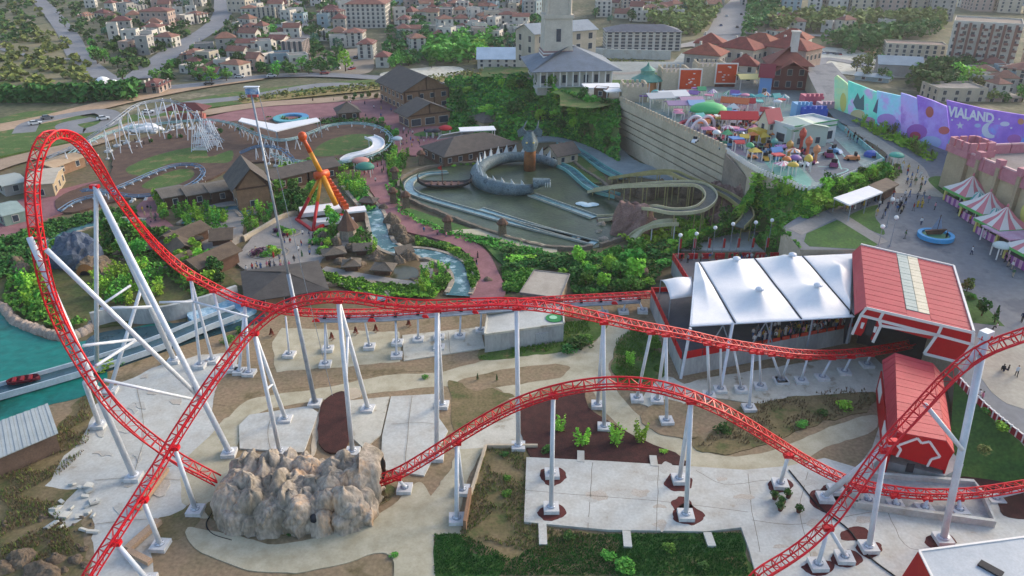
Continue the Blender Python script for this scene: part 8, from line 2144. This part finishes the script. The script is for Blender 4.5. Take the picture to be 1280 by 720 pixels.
woods([(0, 130), (60, 128), (150, 122), (175, 118), (165, 128), (60, 142), (0, 146)], 110, 7, 'dark green', 7)
woods([(0, 0), (40, 0), (90, 60), (130, 112), (60, 125), (0, 122)], 110, 3, 'olive green', 8)
woods([(0, 0), (36, 0), (60, 40), (0, 60)], 30, 4, 'dark green', 9)
woods([(60, 0), (270, 0), (260, 40), (205, 70), (160, 100), (110, 70)], 110, 4.5, 'dark green', 10)
woods([(285, 0), (425, 0), (425, 92), (200, 106), (230, 75), (285, 40)], 170, 4.5, 'dark green', 11)
woods([(490, 0), (690, 0), (690, 60), (590, 64), (480, 90)], 190, 4.5, 'dark green', 12)
cover('dry_scrub', [(300, 130), (480, 112), (640, 92), (720, 80), (835, 84), (832, 78), (715, 74), (630, 84), (480, 104), (300, 122)], 'olive green', 1800, 1.6, .55, 0.0, 12)
# town trees, each its own
TA = [[(428, -5), (486, -5), (486, 38), (428, 38)], [(594, 64), (672, 64), (672, 90), (594, 90)], [(672, -5), (735, -5), (770, 110), (660, 110)], [(755, 32), (852, 32), (852, 68), (755, 68)]]
for poly, n, where, hs in (([(60, 5), (280, 0), (420, 0), (425, 92), (250, 110), (150, 105), (95, 60)], 75, 'on the left hillside of the town', ('dark green', 'bluish green', 'dark green', 'green')), ([(488, 0), (690, 0), (690, 60), (560, 85), (490, 92)], 62, 'on the town slope left of the stone tower', ('dark green', 'bluish green', 'green')), ([(740, 0), (870, 0), (860, 45), (840, 70), (742, 72)], 18, 'around the grey hotel', ('dark green', 'bluish green')), ([(1050, 78), (1180, 80), (1285, 95), (1285, 140), (1180, 122), (1120, 112), (1060, 100)], 34, 'behind the painted mural', ('dark green', 'olive green', 'green')), ([(955, 20), (1180, 20), (1180, 45), (955, 48)], 16, 'along the hazy slope at the upper right', ('dark green', 'olive green'))):
    plants('round', hs, poly, n, 6, 4.5, 8.5, where, 'far', 70 + n, True, TA + [AVOID[1]])
for x, y in ((604, 80), (600, 72), (432, 90), (1196, 108), (1215, 112)): plant('round', 'lime green', x, y, 10, 'by the pale halls of the town', 'far', far=True)
# ============================================================ park planting
def zone(kind, hues, poly, n, gap, h0, h1, where, seed, pl=0.0): plants(kind, hues, poly, n, gap, h0 * .82, h1 * .82, where, pl, seed)
LM, GR, DG = 'lime green', 'green', 'dark green'
# island and bear garden
zone('feather', [LM, LM, GR], [(28, 350), (60, 330), (62, 390), (45, 405), (22, 385)], 12, 7, 4, 6, 'at the left end of the island garden', 1)
zone('feather', [LM, GR, LM], [(120, 350), (200, 335), (205, 370), (150, 385), (120, 375)], 22, 8, 3.5, 5.5, 'in front of the cave mouth', 2)
zone('round', [GR, GR, DG], [(120, 288), (160, 285), (210, 300), (205, 330), (140, 322), (120, 312)], 14, 9, 4, 7, 'behind the cave rocks', 3)
zone('round', [GR, DG, LM], [(205, 298), (262, 330), (285, 360), (240, 360), (212, 335)], 14, 9, 3.5, 6, 'under the top hat curve', 4)
zone('bush', [DG, GR], [(0, 300), (38, 290), (80, 300), (40, 335), (0, 345)], 14, 8, 2, 3.5, 'on the dark bank at the left edge', 5)
cover('ground_foliage', [(-20, 305), (50, 285), (55, 330), (20, 345), (-20, 360)], DG, 2600, 1.4, .32, 0.0, 21)
cover('ground_foliage', [(10, 350), (60, 330), (75, 400), (110, 405), (75, 415), (35, 400), (5, 380)], GR, 2600, 1.2, .3, .35, 22)
cover('ground_foliage', [(120, 290), (200, 290), (280, 350), (250, 380), (200, 340), (130, 320)], GR, 3000, 1.2, .3, .35, 23)
cover('hedge_foliage', [(50, 285), (110, 270), (170, 262), (172, 270), (112, 282), (58, 300)], DG, 2200, 1.6, .3, 0.0, 24)
# gardens beside the grey square
zone('feather', [LM, GR], [(222, 268), (275, 262), (282, 282), (230, 292)], 14, 8, 3, 5, 'between the hut row and the grey square', 6)
zone('feather', [LM, GR], [(298, 285), (335, 262), (345, 272), (308, 298)], 9, 8, 3, 5, 'below the dark gabled barn', 7)
zone('round', [GR, DG], [(345, 245), (400, 235), (385, 265), (350, 272)], 11, 9, 3.5, 6, 'between the sheds and the orange ride', 8)
zone('round', [GR, LM], [(192, 250), (208, 258), (215, 275), (205, 285)], 4, 6, 3, 5, 'beside the first grey roofed hut', 9)
zone('bush', [GR, LM, DG], [(355, 205), (400, 200), (440, 205), (430, 215), (380, 222), (345, 226)], 14, 8, 1.5, 2.6, 'behind the orange pendulum ride', 10)
cover('ground_foliage', [(350, 206), (440, 202), (435, 214), (380, 222), (345, 226)], LM, 2200, 1.2, .3, 0.0, 25)
cover('ground_foliage', [(225, 266), (285, 260), (285, 286), (235, 294)], GR, 1500, 1.1, .28, 0.0, 26)
cover('ground_foliage', [(342, 244), (402, 232), (392, 262), (352, 274)], GR, 1800, 1.3, .3, 0.0, 27)
# river island
zone('feather', [LM, GR, LM], [(425, 225), (448, 228), (462, 245), (450, 255), (430, 240)], 10, 7, 3, 5, 'above the river by the pink path', 11)
zone('bush', [LM, GR], [(392, 300), (412, 290), (418, 312), (400, 325)], 8, 7, 2, 4, 'in front of the pendulum ride base', 12)
zone('round', [GR, LM], [(402, 262), (455, 272), (460, 300), (438, 318), (408, 312)], 8, 8, 3, 5.5, 'among the rocks by the orange ride', 13)
zone('feather', [LM, GR, DG], [(462, 300), (470, 320), (455, 326), (448, 312)], 6, 6, 3, 4.5, 'at the river bend', 14)
zone('bush', [LM, GR], [(520, 300), (560, 306), (590, 326), (596, 345), (580, 330), (555, 312), (525, 308)], 22, 7, 1.4, 2.6, 'between river and pink path', 15)
zone('feather', [LM, LM, GR], [(540, 335), (562, 338), (560, 360), (530, 372), (520, 362)], 16, 6, 2.4, 3.6, 'inside the river curve', 16)
for k, (poly, hue, n) in enumerate((([(398, 340), (430, 350), (480, 360), (530, 362), (560, 345), (566, 352), (545, 372), (490, 372), (440, 364), (398, 352)], GR, 5200), ([(398, 342), (430, 352), (480, 363), (530, 366), (562, 348), (545, 374), (490, 374), (440, 366)], LM, 2200), ([(520, 300), (560, 307), (590, 326), (600, 350), (590, 366), (580, 330), (555, 314), (520, 308)], GR, 2600), ([(425, 226), (450, 230), (470, 262), (460, 268), (440, 245)], GR, 1600), ([(480, 232), (496, 236), (500, 258), (512, 270), (560, 290), (640, 305), (700, 322), (640, 320), (590, 306), (540, 290), (498, 268)], GR, 1500), ([(480, 195), (505, 196), (500, 228), (490, 236)], GR, 1500))):
    cover('hedge_foliage', poly, hue, n, 1.2, .27, 0.0, 40 + k, None, -.7)
zone('feather', [LM, GR], [(486, 198), (512, 196), (503, 215), (488, 222)], 12, 6, 3, 4.6, 'left of the lake by the pink path', 17)
zone('cone', [DG, GR], [(496, 232), (506, 236), (512, 252), (500, 250)], 5, 5, 2.5, 4, 'on the left lake bank', 18)
zone('bush', [GR, LM], [(560, 212), (635, 205), (640, 200), (560, 206)], 8, 8, 1.2, 2, 'between the long hall and the lake', 19)
# bank between lake and launch straight
zone('bush', [GR, DG, LM], [(630, 318), (700, 325), (770, 318), (830, 310), (850, 300), (905, 296), (830, 338), (815, 360), (740, 368), (715, 345), (660, 335), (630, 338)], 40, 12, 2, 4.2, 'on the bank between lake and launch straight', 20)
zone('round', [GR, LM, GR], [(720, 330), (800, 315), (815, 350), (790, 366), (730, 366)], 12, 14, 4, 7, 'on the bank left of the station platform', 21)
zone('feather', [LM, GR], [(836, 300), (880, 282), (900, 292), (850, 312)], 9, 9, 2.5, 4, 'behind the station platform fence', 22)
for k, (poly, hue, n, h) in enumerate((([(628, 322), (700, 325), (770, 316), (835, 305), (850, 312), (812, 362), (735, 370), (715, 372), (712, 342), (668, 336), (640, 345)], DG, 6500, 1.6), ([(628, 335), (668, 338), (650, 366), (630, 366)], GR, 1600, 1.0), ([(735, 322), (835, 306), (840, 314), (812, 360), (760, 368)], 'olive green', 3200, 1.5), ([(836, 304), (900, 286), (980, 276), (985, 282), (900, 298), (845, 316)], GR, 2600, 1.2), ([(770, 300), (800, 298), (850, 280), (900, 272), (925, 286), (870, 300), (800, 312)], LM, 2200, 1.6))):
    cover('bank_foliage', poly, hue, n, h, .34, 0.0, 60 + k, None, -.5)
zone('bush', [LM, GR], [(836, 282), (880, 268), (890, 285), (850, 296)], 7, 8, 2.5, 4, 'beside the splash chute', 23)
# around the white coaster
zone('round', [LM, GR], [(476, 150), (492, 160), (500, 185), (490, 205), (486, 190)], 6, 6, 3, 5, 'at the right end of the white coaster loop', 24)
zone('bush', [DG, GR], [(400, 152), (470, 150), (480, 156), (440, 152)], 8, 7, 1.2, 2, 'along the hedge behind the upper coaster loop', 25)
zone('round', [DG], [(180, 178), (330, 160), (340, 164), (200, 186)], 7, 14, 2, 3.2, 'round clipped beside the white coaster', 26)
cover('hedge_foliage', [(330, 148), (400, 152), (470, 150), (494, 166), (490, 200), (440, 212), (400, 214), (440, 207), (484, 190), (480, 162), (440, 155), (400, 157)], DG, 2400, 1.3, .32, 0.0, 70, None, -.8)
zone('round', [DG, 'olive green'], [(420, 124), (480, 118), (492, 122), (430, 130)], 7, 7, 2.5, 3.5, 'in a row at the edge of the pink paving', 27)
zone('cone', [DG, GR], [(528, 154), (534, 148), (536, 156), (530, 160)], 2, 3, 5, 6, 'beside the timber hall porch', 28)
# mural foot and plaza
zone('feather', [LM, LM, 'olive green'], [(1062, 148), (1100, 160), (1150, 180), (1170, 200), (1158, 200), (1130, 184), (1090, 166)], 22, 5, 2.2, 3.6, 'at the foot of the painted mural', 29, PLZ)
cover('hedge_foliage', [(1062, 150), (1100, 162), (1150, 182), (1170, 202), (1160, 202), (1130, 186), (1090, 168)], LM, 900, .9, .3, PLZ, 71, None, -.8)
for x, y, k, h, hue in ((1227, 395, 'round', 3.2, DG), (1243, 403, 'cone', 3.0, DG), (1208, 365, 'round', 2.6, 'olive green'), (1215, 372, 'bush', 1.2, GR), (1235, 516, 'bush', 1.2, GR), (1256, 538, 'bush', 1.8, LM), (1230, 566, 'bush', 1.4, 'olive green')): plant(k, hue, x, y, h, 'on the grass by the plaza edge', PLZ)
cover('hedge_foliage', [(1106, 212), (1124, 205), (1126, 220), (1112, 232), (1095, 236)], 'olive green', 700, 1.0, .3, PLZ, 72, None, -.8)
# infield
for x, y, k, h, hue in ((722, 435, 'bush', 3.0, DG), (732, 430, 'bush', 2.4, GR), (712, 440, 'bush', 2.2, DG), (699, 540, 'feather', 2.6, LM), (727, 557, 'feather', 3.2, LM), (768, 555, 'feather', 3.2, LM), (798, 552, 'feather', 3.2, LM), (684, 565, 'bush', 1.3, DG), (789, 456, 'feather', 2.6, LM), (818, 440, 'round', 3.2, GR), (904, 538, 'bush', 1.8, DG), (1000, 532, 'bush', 1.5, GR), (1028, 518, 'bush', 1.4, DG), (1052, 510, 'bush', 1.9, LM), (597, 475, 'cone', 1.2, DG), (621, 476, 'cone', 1.2, DG), (532, 473, 'bush', .9, GR), (830, 567, 'bush', .9, LM), (783, 712, 'bush', 2.0, GR), (760, 700, 'bush', 1.4, GR), (710, 674, 'bush', 1.2, DG), (836, 690, 'bush', 1.4, GR), (880, 712, 'bush', 1.2, DG), (632, 618, 'bush', 1.2, GR), (636, 600, 'bush', 1.0, GR), (630, 570, 'bush', 1.0, DG), (492, 696, 'bush', .8, GR), (363, 669, 'bush', .6, DG), (132, 462, 'bush', 2.4, LM), (152, 455, 'bush', 1.2, GR), (285, 428, 'bush', 1.8, GR), (300, 415, 'bush', 1.6, DG)): plant(k, hue, x, y, h, 'growing on the coaster yard')
for x, y in ((340, 420), (415, 425), (445, 418), (470, 415), (511, 408)):
    c = P(x, y); q = thing('red_shrub', None, 'shrub', c, 0, 'red leaved shrubs'); inst('crown', CROWN['cone'][0], q, m=mat('leaf_red', '#6e2f22', '#86422c', .8, .8, .3), M=Matrix.Diagonal((.7, .7, .75, 1))); named(q, 'small reddish brown shrub', 'on the dirt beneath the launch straight', x)
def tufts(name, poly, n, hue, h, seed, pl=0.0):
    rng = random.Random(seed); b = MB(); k = 0
    xs = [p[0] for p in poly]; ys = [p[1] for p in poly]
    while k < n:
        x, y = rng.uniform(min(xs), max(xs)), rng.uniform(min(ys), max(ys))
        if not inside(x, y, poly): continue
        p = P(x, y, pl); k += 1
        if name != 'grass' and mnoise.noise(p * .3) < -.15: continue
        for j in range(3):
            a = rng.uniform(0, 6.28); d = Vector((cos(a), sin(a), 0)) * .06; t = Vector((rng.uniform(-.14, .14), rng.uniform(-.14, .14), h * rng.uniform(.5, 1.2)))
            b.add([p - d + Vector((0, 0, .1)), p + d + Vector((0, 0, .1)), p + t + Vector((0, 0, .15))], [(0, 1, 2)])
    tag(b.build(name, LEAFM[hue]), kind='stuff')
tufts('grass', [(543, 720), (543, 668), (580, 668), (640, 700), (690, 672), (760, 668), (880, 668), (925, 666), (936, 720)], 9000, 'dark green', .2, 1)
tufts('weeds', [(575, 667), (606, 560), (655, 556), (660, 655), (755, 672), (690, 700)], 1400, 'dry brown', .3, 2)
tufts('weeds', [(575, 667), (606, 560), (655, 556), (660, 655), (755, 672), (690, 700)], 1300, 'olive green', .3, 12)
tufts('weeds', [(870, 560), (905, 530), (940, 505), (1080, 482), (1090, 508), (1010, 535), (960, 555)], 1500, 'dry brown', .4, 3)
tufts('weeds', [(0, 560), (70, 540), (118, 480), (110, 560), (60, 610), (100, 690), (0, 720)], 2400, 'dry brown', .35, 4)
tufts('weeds', [(0, 560), (70, 540), (118, 480), (110, 560), (60, 610), (100, 690), (0, 720)], 900, 'olive green', .5, 14)
tufts('weeds', [(258, 645), (300, 670), (440, 652), (490, 622), (475, 610), (330, 668), (272, 632)], 1500, 'dry brown', .25, 5)
tufts('weeds', [(770, 425), (800, 405), (828, 450), (830, 470), (800, 490), (770, 475)], 1800, 'green', .4, 6)
tufts('weeds', [(600, 450), (606, 432), (700, 405), (760, 398), (748, 420), (705, 438)], 2000, 'green', .4, 7)
tufts('grass', [(1186, 500), (1204, 492), (1290, 575), (1290, 594), (1196, 598)], 10, 'green', .2, 8, 0.3)
# ============================================================ visitors
people([(1085, 250), (1130, 240), (1165, 250), (1150, 262), (1120, 272), (1095, 275)], 26, 4, 'on the plaza by the white cafe roof', PLZ, 1)
people([(1110, 205), (1140, 210), (1165, 232), (1150, 240), (1118, 228)], 18, 4, 'on the beige walk beside the mural', PLZ, 2)
people([(1050, 160), (1090, 185), (1120, 210), (1108, 205), (1060, 175)], 14, 4, 'on the upper walk below the mural', PLZ, 3)
for x, y, t, b_, ps in ((1151, 281, 'white', 'navy', 'walk'), (1214, 318, 'white', 'navy', 'walk'), (1131, 298, 'green', 'grey', 'walk'), (1168, 262, 'pink', 'black', 'stand'), (1123, 264, 'black', 'black', 'walk'), (1128, 265, 'black', 'black', 'walk'), (1182, 300, 'black', 'black', 'stand'), (1213, 362, 'blue', 'black', 'walk'), (1245, 412, 'white', 'black', 'sit'), (1253, 465, 'black', 'black', 'sit'), (1259, 466, 'black', 'navy', 'sit'), (1270, 470, 'white', 'black', 'walk'), (1277, 402, 'navy', 'black', 'walk'), (1222, 500, 'white', 'black', 'stand'), (1226, 503, 'pink', 'grey', 'stand')): person(P(x, y, PLZ), 'on the grey plaza', t, b_, ps, False, x)
people([(1185, 262), (1200, 262), (1275, 345), (1268, 350)], 10, 5, 'in front of the candy striped stalls', PLZ, 4)
people([(1046, 262), (1100, 245), (1108, 248), (1062, 266)], 16, 4, 'under the white cafe roof', PLZ, 5)
for k in range(95):       # queue on the platform
    t = PPR.uniform(.38, .98); v = PPR.choice([.015, .03, .045, .06, .08, .11])
    p = FL.lerp(FR, t).lerp(B2.lerp(BR, t), v); p.z = DECK
    person(p, 'in the queue under the white tent roofs', px=600 + t * 100, pose='stand', rz=PPR.uniform(-1, 1))
for k in range(30):
    t = PPR.uniform(.0, .75); p = B2.lerp(BR, t) + Vector((PPR.uniform(-.3, .3), -PPR.uniform(.9, 2.6), 0)); p.z = DECK
    person(p, 'along the back fence of the station platform', px=t * 100, pose='stand')
people([(380, 128), (490, 120), (500, 160), (460, 158), (400, 140)], 16, 5, 'on the pink paving by the timber hall', 0.0, 6)
people([(498, 162), (515, 164), (560, 168), (600, 172), (590, 178), (545, 176), (518, 192), (502, 186)], 30, 4, 'on the pink paving between hall and lake', 0.0, 7)
people([(440, 208), (480, 200), (482, 226), (466, 230)], 16, 4, 'on the pink path by the dark green parasol', 0.0, 8)
people([(310, 320), (340, 300), (385, 290), (425, 305), (410, 322), (350, 332)], 24, 5, 'on the grey square before the orange ride', 0.0, 9)
people([(300, 338), (360, 332), (366, 337), (310, 344)], 14, 3, 'along the edge of the wide grey roofed hall', 0.0, 10)
people([(176, 266), (196, 258), (206, 278), (190, 284)], 12, 4, 'on the pink path by the hut row', 0.0, 11)
people([(860, 140), (930, 135), (965, 160), (960, 195), (920, 190), (870, 160)], 34, 4, 'on the lilac lane of the play terrace', KID, 12)
people([(490, 284), (560, 296), (600, 320), (618, 350), (600, 340), (560, 304)], 5, 10, 'on the winding pink path', 0.0, 13)
people([(120, 185), (300, 155), (320, 160), (140, 195)], 12, 8, 'on the promenade by the white coaster', 0.0, 14)
hb = MB(); hb.box((0, 770, 36), (2640, 1690, 78))
hz = hb.build('haze'); tag(hz, kind='stuff')
hm = bpy.data.materials.new('haze_air'); hm.use_nodes = True
hn_ = hm.node_tree; hn_.nodes.clear()
ho = hn_.nodes.new('ShaderNodeOutputMaterial'); hv = hn_.nodes.new('ShaderNodeVolumePrincipled')
hv.inputs['Color'].default_value = (.93, .95, 1, 1); hv.inputs['Density'].default_value = .0001; hv.inputs['Anisotropy'].default_value = .3
hn_.links.new(hv.outputs[0], ho.inputs['Volume']); hz.data.materials.clear(); hz.data.materials.append(hm)
settle_labels()
